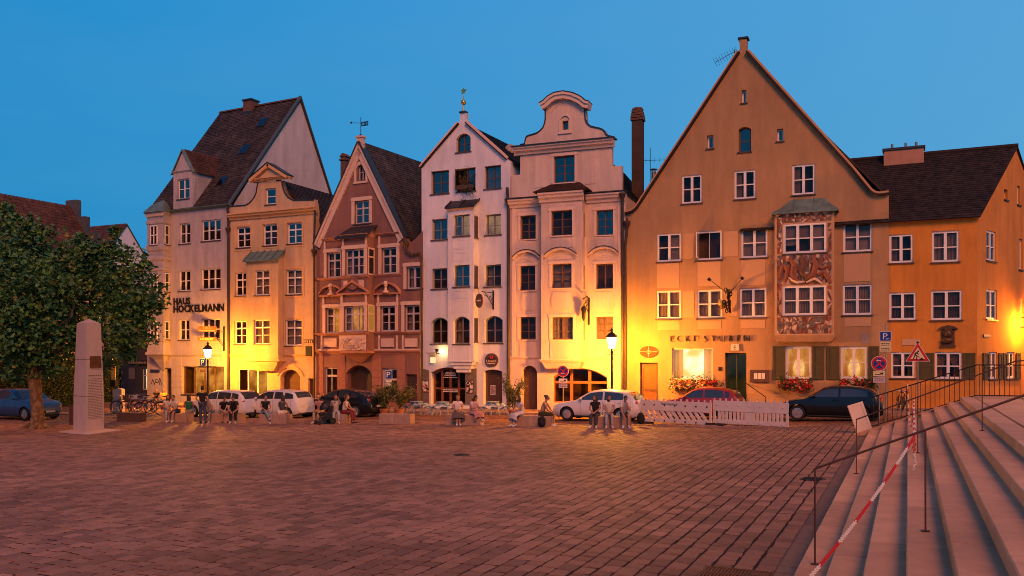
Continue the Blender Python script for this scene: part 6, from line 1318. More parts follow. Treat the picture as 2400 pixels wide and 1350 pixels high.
for q in ((273, 325, 989, 346, 'low empty seat block beside the parked bicycles'), (380, 437, 990, 456, 'seat block carrying three people left of the standing man'), (490, 560, 991.5, 576, 'seat block under three young men beside the standing man'), (607, 671, 993, 689, 'seat block before the small white city car'), (735, 810, 992.5, 828, 'seat block with the pushchair in front of it'),
          (888, 961, 994, 977, 'empty pale seat block in front of the left potted shrub'), (1044, 1125, 996.5, 1138, 'seat block under the two women in folk dress'), (1207, 1292, 999.5, 1307, 'seat block under two women left of the white hatchback'), (1385, 1474, 1002, 1489, 'rightmost seat block, under three friends before the white hatchback')): bench(*q, m=mat('dark_wood_block', (.14, .07, .04), .7, .25, 4) if q[0] == 273 else None)
def on_bench(i, px, back=.24):
    P, dl, dep, L, W_ = BEN[i]; O = P+dep*back; r = ray(px, HY); A = Matrix(((r.x, -dl.x), (r.y, -dl.y))); t, s_ = A.inverted() @ V((O.x, O.y)); return O+dl*s_

# ================================================================== PEOPLE
SKIN = mat('warm_skin', (.38, .19, .12), .55, .06, 8, sub=.05); SKIN2 = mat('tan_skin', (.38, .19, .12), .55, .06, 8, sub=.05)
M_eye = mat('eye_dark', (.02, .012, .01), .3); M_lip = mat('lip', (.30, .09, .075), .5)
def cloth(name, c): return mat('cloth_'+name, c, .9, .12, 9, .15, 120)
def skin_mesh(J, E, R, m, sub=1, root=0):
    me = bpy.data.meshes.new('sk'); me.from_pydata([tuple(p) for p in J], E, []); ob = bpy.data.objects.new('sk', me); COL.objects.link(ob)
    md = ob.modifiers.new('s', 'SKIN'); md.use_smooth_shade = True
    for i, v in enumerate(me.skin_vertices[0].data): r = R[i]; v.radius = r if isinstance(r, tuple) else (r, r); v.use_root = (i == root)
    if sub: s_ = ob.modifiers.new('u', 'SUBSURF'); s_.levels = sub; s_.render_levels = sub
    o = bpy.data.meshes.new_from_object(ob.evaluated_get(bpy.context.evaluated_depsgraph_get())); bpy.data.objects.remove(ob); bpy.data.meshes.remove(me)
    o.materials.clear(); o.materials.append(m); return o
def person(label, P, rz, pose='sit', seat=.44, lean=.15, arms='lap', legs='long', top='white', topc=(.7, .66, .62), botc=(.1, .12, .18), hairc=(.03, .018, .012), hair='short', head=(0, 0), sleeve=.5, shoe=(.6, .58, .55), skin=None, scale=1.0, legspread=.12, cross=False, group=None):
    skin = skin or SKIN; rg = random.Random(label)
    o = thing('person', label, 'person', P, rz, group); o.scale = (scale,)*3
    if pose == 'sit':
        s = seat; l = lean
        pel, wai, che, nec, hd = V((0, 0, s+.11)), V((0, l*.25, s+.29)), V((0, l*.65, s+.47)), V((0, l, s+.63)), V((0, l*1.12+.045, s+.80-l*.12))
        sh = [V((x*.165, l*.92, s+.575-l*.05)) for x in (-1, 1)]; hp = [V((x*.085, .02, s+.09)) for x in (-1, 1)]; kn = [V((x*legspread, .43, s+.075)) for x in (-1, 1)]; an = [V((x*legspread*1.0, .44, .085)) for x in (-1, 1)]
        if cross: kn[1] = V((.05, .44, s+.14)); an[1] = V((-.10, .58, s-.22))
        el = [V((x*.225, l*.75+.10, s+.345)) for x in (-1, 1)]; wr = [V((x*.07, l*.8+.31, s+.22)) for x in (-1, 1)]
        if arms == 'phone': wr = [V((x*.06, l+.30, s+.36)) for x in (-1, 1)]; el = [V((x*.21, l*.7+.08, s+.30)) for x in (-1, 1)]
        if arms == 'knees': el = [V((x*.24, l*.6+.22, s+.27)) for x in (-1, 1)]; wr = [V((x*.09, l*.5+.44, s+.13)) for x in (-1, 1)]
        if arms == 'chin': el = [V((x*.17, l*.6+.26, s+.24)) for x in (-1, 1)]; wr = [V((-.03, l+.17, s+.60)), V((.12, l*.5+.45, s+.12))]
        if arms == 'raise': el = [V((-.22, l+.2, s+.50)), V((.23, .08, s+.33))]; wr = [V((-.10, l+.25, s+.74)), V((.12, .34, s+.18))]
        if arms == 'back': el = [V((x*.27, -.10, s+.33)) for x in (-1, 1)]; wr = [V((x*.26, -.18, s+.10)) for x in (-1, 1)]
    else:
        pel, wai, che, nec, hd = V((0, 0, .96)), V((0, 0, 1.12)), V((0, -.01, 1.30)), V((0, 0, 1.47)), V((0, .03, 1.63))
        sh = [V((x*.18, -.01, 1.415)) for x in (-1, 1)]; hp = [V((x*.09, 0, .93)) for x in (-1, 1)]; kn = [V((-.09, .05, .50)), V((.13, .02, .50))]; an = [V((-.08, .0, .085)), V((.15, -.02, .085))]
        el = [V((-.27, -.08, 1.16)), V((.25, -.04, 1.14))]; wr = [V((-.10, -.19, 1.06)), V((.25, .06, .90))]
    to = [a+V((.02*x, .145, -.045)) if not (cross and x > 0) else a+V((0, .13, .02)) for a, x in zip(an, (-1, 1))]
    hdir = [(w_-e).normalized() for w_, e in zip(wr, el)]; pa = [w_+d*.075 for w_, d in zip(wr, hdir)]
    hv = Matrix.Rotation(math.radians(head[0]), 3, 'Z') @ Matrix.Rotation(math.radians(head[1]), 3, 'X')
    J = [pel, wai, che, nec, nec.lerp(hd, .75), sh[0], el[0], wr[0], pa[0], sh[1], el[1], wr[1], pa[1], hp[0], kn[0], an[0], to[0], hp[1], kn[1], an[1], to[1]]
    E = [(0, 1), (1, 2), (2, 3), (3, 4), (2, 5), (5, 6), (6, 7), (7, 8), (2, 9), (9, 10), (10, 11), (11, 12), (0, 13), (13, 14), (14, 15), (15, 16), (0, 17), (17, 18), (18, 19), (19, 20)]
    R = [(.105, .075), (.085, .062), (.092, .068), .050, .06, .058, .042, .030, (.040, .018), .058, .042, .030, (.040, .018), .082, .058, .040, .034, .082, .058, .040, .034]
    me = skin_mesh(J, E, R, skin)
    mb = MB(); M4 = hv.to_4x4()
    mb.ell(hd, (.073, .092, .112), 14, 10, 0, M4).ell(hd+hv @ V((0, .03, -.055)), (.055, .062, .055), 10, 7, 0, M4)
    mb.add([hd+hv @ V(p) for p in ((-.012, .088, .02), (.012, .088, .02), (.018, .095, -.025), (-.018, .095, -.025), (0, .118, -.02))], [(0, 1, 4), (1, 2, 4), (2, 3, 4), (3, 0, 4)])
    for x in (-1, 1):
        mb.ell(hd+hv @ V((x*.030, .080, .012)), (.012, .010, .008), 6, 5, 1, M4).ell(hd+hv @ V((x*.074, .0, -.005)), (.010, .020, .028), 6, 5, 0, M4)
        mb.box(-.016, .016, -.004, .004, -.004, .004, 1, Matrix.Translation(hd+hv @ V((x*.030, .086, .034))) @ M4)
    mb.ell(hd+hv @ V((0, .088, -.055)), (.022, .008, .008), 8, 5, 2, M4)
    for i in (0, 1):                                      # four fingers and a thumb, gently curled
        d = hdir[i]; sd = d.cross(V((0, 0, 1))); sd = sd.normalized() if sd.length > .1 else V((1, 0, 0)); dn = sd.cross(d).normalized(); dn = dn if dn.z < 0 else -dn
        for k, ln in enumerate((.062, .072, .068, .052)):
            b = pa[i]+sd*((k-1.5)*.019)-d*.01; mb.tube([b, b+d*ln*.55+dn*.008, b+d*ln*.8+dn*.032, b+d*ln*.75+dn*.05], [.0095, .009, .008, .006], 6)
        tsd = sd*(-1 if i else 1); b = wr[i]+d*.03+tsd*.02; mb.tube([b, b+tsd*.035+d*.02, b+tsd*.04+d*.055], [.012, .010, .007], 6)
    bm = bmesh.new(); bm.from_mesh(me); t = mb.mesh('tmp', [skin, M_eye, M_lip], True); bm.from_mesh(t); b_ = bpy.data.meshes.new('body'); bm.to_mesh(b_); bm.free(); bpy.data.meshes.remove(t); bpy.data.meshes.remove(me)
    for m in (skin, M_eye, M_lip): b_.materials.append(m)
    for p in b_.polygons: p.use_smooth = True
    link('body', b_, o)
    mt_ = cloth('%.2f_%.2f_%.2f' % topc, topc); mb_ = cloth('%.2f_%.2f_%.2f' % botc, botc)
    se = [sh[i].lerp(el[i], .55 if sleeve < .75 else 1) for i in (0, 1)]
    J2 = [pel+V((0, 0, -.01)), wai, che, nec-V((0, 0, .035)), sh[0], se[0], sh[1], se[1]]; E2 = [(0, 1), (1, 2), (2, 3), (2, 4), (4, 5), (2, 6), (6, 7)]; R2 = [(.155, .12), (.140, .112), (.146, .118), .066, .078, .066, .078, .066]
    if sleeve == 0: J2, E2, R2 = J2[:5]+[J2[6]], [(0, 1), (1, 2), (2, 3), (2, 4), (2, 5)], R2[:4]+[.062, .062]
    link('shirt', skin_mesh(J2, E2, R2, mt_), o)
    if legs in ('long', 'short'):
        f = 1 if legs == 'long' else .0; J3 = [pel+V((0, 0, .0)), hp[0], kn[0] if f else hp[0].lerp(kn[0], .82), hp[1], kn[1] if f else hp[1].lerp(kn[1], .82)]; E3 = [(0, 1), (1, 2), (0, 3), (3, 4)]; R3 = [(.150, .118), .102, .078, .102, .078]
        if f: J3 += [an[0]+V((0, 0, .02)), an[1]+V((0, 0, .02))]; E3 += [(2, 5), (4, 6)]; R3 += [.058, .058]
        link('trousers' if f else 'shorts', skin_mesh(J3, E3, R3, mb_), o)
    else:
        mb = MB(); n = 14; c0 = pel+V((0, 0, .06)); km = (kn[0]+kn[1])/2; sk = legs == 'dress'
        rings = [(c0, .15, .12, 0), (pel+V((0, .1, -.0)), .21, .15, 0), (km+V((0, -.05, .0)), .27, .12, 0), (km+V((0, .06, -.06)), .27, .11, 0), (km+V((0, .08, -.26)), .29, .12, 0)]
        for (c, a, b, _) in rings:
            mb.v += [tuple(c+V((a*math.cos(2*math.pi*k/n)*(1+.06*math.sin(k*3)), b*math.sin(2*math.pi*k/n)*.6, b*math.sin(2*math.pi*k/n)*.8))) for k in range(n)]
        for i in range(4):
            for k in range(n): mb.f.append((i*n+k, i*n+(k+1) % n, (i+1)*n+(k+1) % n, (i+1)*n+k)); mb.m.append(0)
        mb.build('skirt', mb_, o, True)
    ms = cloth('shoe_%.2f' % shoe[0], shoe)
    for i in (0, 1):
        d = (to[i]-an[i]).normalized(); M = d.to_track_quat('Y', 'Z').to_matrix().to_4x4(); c = an[i].lerp(to[i], .55)+V((0, 0, -.015)); MB().ell(c, (.046, .135, .045), 10, 7, 0, M).ell(an[i]+V((0, 0, -.01)), (.048, .055, .06), 8, 6).build('shoe', ms, o, True)
    mh = mat('hair_%.3f' % hairc[0], hairc, .55, .25, 30, spec=.4); mb = MB(); M = M4
    hc = hd+hv @ V((0, -.022, .028)); mb.ell(hc, (.086, .096, .108), 14, 10, 0, M)
    if hair == 'long': mb.ell(hd+hv @ V((0, -.075, -.10)), (.085, .045, .20), 12, 8, 0, M).ell(hd+hv @ V((.072, -.01, -.09)), (.026, .05, .16), 8, 7, 0, M).ell(hd+hv @ V((-.072, -.01, -.09)), (.026, .05, .16), 8, 7, 0, M)
    if hair == 'bun': mb.ell(hd+hv @ V((0, -.11, .09)), (.05, .05, .05), 9, 7, 0, M)
    if hair == 'tail': mb.ell(hd+hv @ V((0, -.125, -.02)), (.03, .04, .13), 9, 7, 0, M)
    if hair == 'bob': mb.ell(hd+hv @ V((0, -.04, -.05)), (.096, .075, .115), 12, 8, 0, M)
    if hair == 'bald': mb = MB().ell(hd+hv @ V((0, -.03, .0)), (.079, .085, .09), 10, 8, 0, M)
    mb.build('hair', mh, o, True)
    if hair == 'cap': MB().ell(hd+hv @ V((0, -.01, .055)), (.09, .10, .075), 12, 8, 0, M).ell(hd+hv @ V((0, .10, .045)), (.07, .07, .012), 10, 5, 0, M).build('cap', cloth('cap', (.45, .2, .16)), o, True)
    return o
def seated(i, px, turn, label, back=.24, **k):
    P = on_bench(i, px, back); P.z = gz(P.x); return person(label, P, facing(P)+math.radians(turn), seat=.44, **k)
WH, BLK, JEA, GRY = (.56, .52, .50), (.016, .015, .017), (.12, .16, .24), (.26, .24, .25)
seated(1, 392, 10, 'long haired person in a white top and pale jeans on the second block from left', topc=WH, botc=(.30, .33, .40), hair='long', hairc=(.10, .05, .025), arms='lap', head=(-20, 0))
seated(1, 413, -35, 'person in a white shirt and navy shorts turned towards the green top', topc=(.54, .50, .47), botc=(.03, .035, .08), legs='short', lean=.2, arms='knees', hairc=(.06, .035, .02))
seated(1, 442, 175, 'dark haired person in a green top sitting with their back to the square', back=.36, topc=(.012, .10, .05), botc=(.2, .18, .16), hair='long', hairc=(.02, .012, .01), lean=.05, sleeve=0)
p_ = ghit(474, 992.5); person('standing person in black T-shirt and dark trousers, one hand behind the back', p_, facing(p_)+math.radians(165), 'stand', topc=BLK, botc=(.055, .06, .085), shoe=(.03, .03, .03), hairc=(.02, .012, .01), head=(20, 10), scale=1.04)
seated(2, 494, -25, 'person in white shirt and grey trousers resting elbows on the knees', topc=(.5, .46, .43), botc=GRY, lean=.28, arms='knees', head=(-20, -15))
seated(2, 521, 15, 'person in black T-shirt and shorts bending low over a phone', topc=BLK, botc=(.30, .32, .36), legs='short', lean=.36, arms='knees', head=(10, -35), shoe=(.02, .02, .02))
seated(2, 549, -8, 'person in black T-shirt and black trousers looking down, right of the bending one', topc=BLK, botc=BLK, lean=.28, arms='knees', head=(0, -40))
seated(3, 621, 10, 'person in black T-shirt and blue jeans before the small white car', topc=BLK, botc=(.16, .21, .30), lean=.12, arms='lap', skin=SKIN2, cross=True)
seated(3, 661, 160, 'long haired person in dark crop top and white shorts seen from behind', back=.36, topc=(.05, .05, .06), botc=(.62, .52, .45), legs='short', hair='long', hairc=(.03, .018, .012), lean=.08, sleeve=0)
seated(4, 752, -30, 'capped person in beige trousers half hidden behind the pushchair', topc=(.45, .22, .18), botc=(.42, .30, .20), lean=.2, hair='cap', arms='lap')
seated(4, 786, 5, 'person in a white T-shirt and pale jeans right of the pushchair', topc=(.52, .46, .45), botc=(.35, .38, .44), lean=.1, arms='raise', hairc=(.07, .04, .02))
seated(4, 807, 65, 'person in white sleeveless top and wine red trousers turned to the left', topc=(.56, .51, .48), botc=(.16, .025, .035), lean=.1, arms='lap', sleeve=0, hair='tail', hairc=(.10, .05, .025), shoe=(.04, .03, .03))
seated(6, 1072, 5, 'person in brown pinafore dress over white sleeves, left of the pair in folk dress', topc=(.70, .60, .56), botc=(.12, .085, .08), legs='skirt', lean=.1, hair='bun', hairc=(.10, .05, .03), arms='lap', legspread=.06)
seated(6, 1105, 40, 'long haired person in a red and white dirndl looking at the hands', topc=(.60, .42, .42), botc=(.42, .20, .19), legs='skirt', lean=.22, hair='long', hairc=(.018, .010, .008), arms='phone', head=(5, -30), cross=True)
seated(7, 1224, -55, 'long haired person in a loose white dress turned to the right', topc=(.72, .62, .54), botc=(.60, .52, .46), legs='dress', lean=.15, hair='long', hairc=(.03, .015, .01), arms='lap')
seated(7, 1270, 75, 'person with hair in a bun, beige top and dark green trousers, turned left', topc=(.36, .22, .15), botc=(.045, .042, .02), lean=.18, hair='bun', hairc=(.07, .03, .018), arms='knees', sleeve=0)
seated(8, 1396, -12, 'long haired person in black top and dark jeans, left of the three friends', topc=BLK, botc=(.05, .05, .06), lean=.08, hair='long', hairc=(.035, .016, .010), arms='lap', head=(-30, 0))
seated(8, 1427, 2, 'person in white T-shirt and grey jeans, middle of the three friends', topc=WH, botc=(.33, .31, .34), lean=.10, arms='lap', hairc=(.035, .018, .012), head=(25, 0), hair='bob')
seated(8, 1463, 8, 'person in white T-shirt and olive shorts bowing the head, right of the three friends', topc=WH, botc=(.08, .07, .035), legs='short', lean=.30, arms='chin', head=(0, -45), hairc=(.06, .03, .015))
for px, tc, lb, hr in ((366, BLK, 'bald person in black crouching behind the bicycles', 'bald'), (383, (.62, .42, .08), 'bald person in a yellow top behind the bicycles', 'bald')):
    P = V((*atY(px, 43.6), 0)); P.z = gz(P.x)-.05; person(lb, P, facing(P), seat=.22, topc=tc, lean=.1, hair=hr, hairc=(.45, .24, .16))
# a low doorstep for the two to sit on
P = V((*atY(374, 43.75), 0)); tag(MB().box(-1.2, 1.0, -.25, .3, -.2, .17).build('stone_doorstep', M_conc, None, loc=(P.x, P.y, gz(P.x)), rot=(0, 0, H1.rz)), 'low stone doorstep at the pink corner house behind the bicycles', 'step')

# ================================================================== CARS
M_tyre = mat('tyre_rubber', (.018, .017, .017), .85, .1, 8); M_rim = mat('alloy_rim', (.55, .5, .48), .3, .05, 5, metal=.9); M_cglass = mat('car_glass', (.035, .042, .055), .04, .05, 2, spec=.9); M_trim = mat('black_car_trim', (.015, .014, .014), .5, .1, 5)
M_hl = mat('headlight_glass', (.55, .52, .48), .08, .05, 5, spec=.8); M_tl = mat('tail_light_red', (.38, .010, .010), .15, .05, 5, spec=.6); M_np = mat('number_plate', (.66, .58, .45), .5, .03, 5)
def paint(n, c, metal=.0): return mat('car_paint_'+n, c, .28, .03, 1, metal=metal, spec=.4, coat=.45)
def interp(P, x):
    if x <= P[0][0]: return P[0][1]
    for i in range(len(P)-1):
        if x <= P[i+1][0]:
            a, b = P[i], P[i+1]; t = (x-a[0])/(b[0]-a[0]); p0 = P[i-1] if i else a; p3 = P[i+2] if i+2 < len(P) else b
            m0 = (b[1]-p0[1])/(b[0]-p0[0]) if b[0] != p0[0] else 0; m1 = (p3[1]-a[1])/(p3[0]-a[0]) if p3[0] != a[0] else 0; h = b[0]-a[0]
            return (2*t**3-3*t*t+1)*a[1]+(t**3-2*t*t+t)*h*m0*.8+(-2*t**3+3*t*t)*b[1]+(t**3-t*t)*h*m1*.8
    return P[-1][1]
def car(label, P, rz, L, W, H, top, belt, wheels, pm, wins, screen, rear, wr=.31, name='parked_car', roof=None, tl=None, group='parked cars'):
    """top: roof and bonnet line as (fraction of length, height); the car's nose is at local -x"""
    o = thing(name, label, 'car', P, rz, group); zt = lambda x: interp(top, x/L); zb = lambda x: belt[0]+(belt[1]-belt[0])*x/L
    def hw(x):
        f = x/L; k = 1
        if f < .14: k -= .30*((.14-f)/.14)**2.2
        if f > .88: k -= .20*((f-.88)/.12)**2.2
        return W/2*k
    hg = lambda x, z: hw(x)*.965-.30*max(0, z-zb(x))
    zlo = lambda x: .20+.10*max(0, (.08-x/L)/.08)+.12*max(0, (x/L-.93)/.07)
    mb = MB(); N = 56; S = [L*(.5-.5*math.cos(math.pi*i/N))*.55+L*i/N*.45 for i in range(N+1)]; S[-1] = L; k = 0
    for x in S:
        h, t, b, l = hw(x), zt(x), zb(x), zlo(x)
        if t > b+.04: yz = [(0, l), (h*.86, l), (h*.96, l+.09), (h, .48), (h*.995, .70), (h*.965, b), (max(.2, hg(x, t-.10)), max(b+.005, t-.10)), (max(.18, hg(x, t)-.10), t-.025), (h*.35, t-.003), (0, t)]
        else:
            q = min(.70, t-.10); yz = [(0, l), (h*.86, l), (h*.96, l+.09), (h, min(.48, q-.02)), (h*.995, q), (h*.97, t-.055), (h*.93, t-.025), (h*.80, t-.006), (h*.4, t), (0, t+.008)]
        ring = [(x, y, z) for y, z in yz]+[(x, -y, z) for y, z in yz[-2:0:-1]]; k = len(ring); mb.v += ring
    for i in range(N):
        for j in range(k): mb.f.append((i*k+j, i*k+(j+1) % k, (i+1)*k+(j+1) % k, (i+1)*k+j)); mb.m.append(0)
    mb.f += [tuple(range(k)), tuple(range(N*k, N*k+k))[::-1]]; mb.m += [0, 0]
    me = mb.mesh('body', [pm, M_trim], True); ob = link('body', me)
    cut = MB()
    for wx in wheels: cut.lathe([(wr+.055, -W), (wr+.055, W)], 28, 0, M=Matrix.Translation((wx*L, 0, wr)) @ Matrix.Rotation(math.radians(90), 4, 'X'))
    co = link('cut', cut.mesh('cut', M_trim)); bo = ob.modifiers.new('b', 'BOOLEAN'); bo.operation = 'DIFFERENCE'; bo.object = co; bo.solver = 'EXACT'
    nm = bpy.data.meshes.new_from_object(ob.evaluated_get(bpy.context.evaluated_depsgraph_get())); bpy.data.objects.remove(co); bpy.data.objects.remove(ob)
    if len(nm.polygons) < 100: nm = me
    for p in nm.polygons: p.use_smooth = True
    nm.set_sharp_from_angle(angle=math.radians(38)); body = link('body', nm, o, (-L/2, 0, 0))
    B = (-L/2, 0, 0)
    MB().box(.06*L, .95*L, -W*.40, W*.40, .16, .34).build('underbody', M_trim, o, loc=B)
    for sg in (-1, 1):                                        # side windows
        for xa, xb in wins:
            mb = MB(); n = 10; pr = None
            for i in range(n+1):
                x = L*(xa+(xb-xa)*i/n); z0 = zb(x)+.035; z1 = max(z0+.012, zt(x)-.105); c = (V((x, sg*(hg(x, z0)+.007), z0)), V((x, sg*(hg(x, z1)+.007), z1)))
                if pr: mb.quad(pr[0], c[0], c[1], pr[1])
                pr = c
            mb.build('side_window', M_cglass, o, True, B)
        xs_ = sorted({wins[0][0]+.02, wins[-1][1]-.03} | {w_[1]+.004 for w_ in wins[:-1]})
        for f in xs_:
            x = f*L; MB().tube([(x, sg*(hw(x)*.996+.001), z) for z in (.30, .48, .70)]+[(x, sg*(hw(x)*.966+.001), zb(x))], .005, 4).build('door_seam', M_trim, o, False, B)
        for f in [(w_[1]) for w_ in wins[:2]]:
            x = f*L-.14; MB().tube([(x-.09, sg*(hw(x)*.985+.012), zb(x)-.10), (x+.07, sg*(hw(x)*.985+.012), zb(x)-.095)], .014, 6).build('door_handle', pm, o, True, B)
        x = wins[0][0]*L+.12; MB().ell((x, sg*(hw(x)+.09), zb(x)+.08), (.07, .10, .065), 10, 7).build('mirror', pm, o, True, B)
        x = .035*L; MB().ell((x+.10, sg*hw(x)*.86, zt(x*1.6)-.12), (.20, .10, .06), 10, 7, 0, Matrix.Rotation(-sg*.45, 4, 'Z')).build('headlight', M_hl, o, True, B)
        x = L*.972; tz = tl or (.80, .10); MB().ell((x-.06, sg*(hw(x)-.075), tz[0]), (.10, .085, tz[1]), 12, 8).build('tail_light', M_tl, o, True, B)
        MB().tube([(wheels[0]*L+wr+.08, sg*hw(L/2)*.985, .23), (wheels[1]*L-wr-.08, sg*hw(L/2)*.985, .23)], .035, 6).build('sill_trim', M_trim, o, True, B)
        for wx in wheels:
            w_ = MB(); c = Matrix.Translation((wx*L-L/2, sg*(W/2-.11), wr)) @ Matrix.Rotation(math.radians(-90*sg), 4, 'X')
            w_.lathe([(wr*.66, -.10), (wr*.92, -.11), (wr, -.07), (wr, .07), (wr*.93, .105), (wr*.68, .10)], 24, 0, M=c, cap=False); ty = w_.build('wheel', M_tyre, o, True)
            r_ = MB().lathe([(wr*.68, .06), (wr*.68, .085), (wr*.60, .09), (wr*.60, .05)], 24, 0, M=c).lathe([(wr*.2, .05), (wr*.16, .095), (.0, .10)], 10, 0, M=c)
            for q in range(10): r_.box(-.014, .014, wr*.1, wr*.63, .062, .086, 0, c @ Matrix.Rotation(math.radians(36*q+(5 if q % 2 else -5)), 4, 'Z'))
            r_.build('rim', M_rim, ty, True); MB().lathe([(wr*.66, -.05), (wr*.66, .045)], 16, 0, M=c).build('brake_well', M_trim, ty)
    for nm_, (xa, xb), kf in (('windscreen', screen, 1), ('rear_window', rear, 1)):
        mb = MB(); pr = None
        for i in range(9):
            x = L*(xa+(xb-xa)*i/8); z = zt(x); ww = max(.2, hg(x, z)-.13); c = [V((x, ww*s_, z-(.012 if abs(s_) == 1 else .0)+.007)) for s_ in (-1, -.5, 0, .5, 1)]
            if pr:
                for j in range(4): mb.quad(pr[j], c[j], c[j+1], pr[j+1])
            pr = c
        mb.build(nm_, M_cglass, o, True, B)
    MB().box(-.015, .05, -.42, .42, .34, .48).build('grille', M_trim, o, loc=B); MB().box(L-.02, L+.012, -.26, .26, .55, .66).build('number_plate', M_np, o, loc=B); MB().box(-.03, .0, -.26, .26, .40, .50).build('number_plate', M_np, o, loc=B)
    return o
HATCH = [(0, .50), (.012, .62), (.05, .74), (.15, .86), (.27, .95), (.36, 1.18), (.46, 1.40), (.58, 1.46), (.72, 1.45), (.86, 1.37), (.91, 1.26), (.96, 1.00), (.985, .80), (1, .55)]
CITY = [(0, .55), (.015, .70), (.06, .84), (.14, .95), (.20, 1.05), (.31, 1.30), (.42, 1.46), (.56, 1.49), (.75, 1.47), (.90, 1.38), (.955, 1.15), (.98, .95), (1, .6)]
GT = [(0, .50), (.012, .62), (.05, .74), (.14, .86), (.28, .97), (.36, 1.18), (.46, 1.41), (.56, 1.48), (.66, 1.47), (.78, 1.36), (.90, 1.14), (.96, 1.05), (.985, .85), (1, .55)]
SUV = [(0, .60), (.012, .75), (.05, .88), (.16, 1.00), (.25, 1.06), (.34, 1.30), (.43, 1.52), (.56, 1.58), (.75, 1.57), (.89, 1.46), (.94, 1.30), (.975, 1.05), (.99, .85), (1, .6)]
WAG = [(0, .50), (.012, .62), (.05, .74), (.15, .86), (.27, .96), (.36, 1.18), (.45, 1.40), (.56, 1.47), (.74, 1.46), (.88, 1.39), (.935, 1.22), (.97, 1.02), (.99, .80), (1, .55)]
def park(label, px, py, L, W, H, top, belt, wh, pm, wins, sc_, rr, turn=0, ang=0, **k):
    q = ghit(px, py); a = math.radians(ang); P = q+V((-math.sin(a)*-1*0, 0, 0))+V((-math.sin(a), math.cos(a), 0))*(W/2-.08); P.z = gz(P.x)
    return car(label, P, a+(math.pi if turn else 0), L, W, H, top, belt, wh, pm, wins, sc_, rr, **k)
pwht = paint('white', (.60, .57, .58)); pblk = mat('car_paint_black', (.008, .009, .012), .22, .03, 1, spec=.35, coat=.15); pblu = paint('blue', (.05, .10, .20), .3); pred = paint('red', (.28, .012, .014))
stdw = [(.335, .555), (.575, .74), (.76, .875)]
park('white estate car parked behind the standing person', 500, 979, 4.3, 1.78, 1.47, WAG, (.93, 1.0), (.185, .79), pwht, [(.33, .56), (.575, .78), (.795, .90)], (.29, .45), (.885, .97), tl=(.90, .09))
park('small white city car before the yellow house', 633, 980, 3.6, 1.65, 1.47, CITY, (.95, 1.02), (.16, .82), pwht, [(.24, .56), (.585, .73), (.77, .92)], (.17, .40), (.90, .965), wr=.29)
park('black fastback car with red tail lights before the rose house', 781, 977, 4.75, 1.83, 1.50, GT, (.96, 1.03), (.175, .80), pblk, [(.345, .55), (.57, .72), (.735, .83)], (.295, .45), (.74, .93), wr=.33, tl=(.93, .08))
park('white hatchback behind the three friends on the right', 1392, 987.5, 4.25, 1.80, 1.46, HATCH, (.92, .99), (.19, .80), pwht, [(.33, .60), (.62, .83)], (.285, .45), (.875, .96), tl=(.88, .10))
park('red hatchback mostly hidden behind the white barriers', 1634, 983, 3.95, 1.70, 1.45, HATCH, (.92, .99), (.19, .80), pred, [(.335, .565), (.585, .80), (.815, .865)], (.285, .45), (.875, .96))
park('black hatchback with alloy wheels parked before the inn', 1944, 988, 4.05, 1.70, 1.48, HATCH, (.93, 1.03), (.19, .80), pblk, [(.32, .585), (.605, .86)], (.275, .45), (.885, .96), tl=(.98, .15), wr=.32)
park('blue compact off-roader behind the plane tree trunk at far left', 18, 984, 4.25, 1.80, 1.58, SUV, (1.0, 1.07), (.185, .80), pblu, [(.31, .54), (.56, .76), (.78, .90)], (.265, .43), (.90, .965), turn=1, wr=.34)

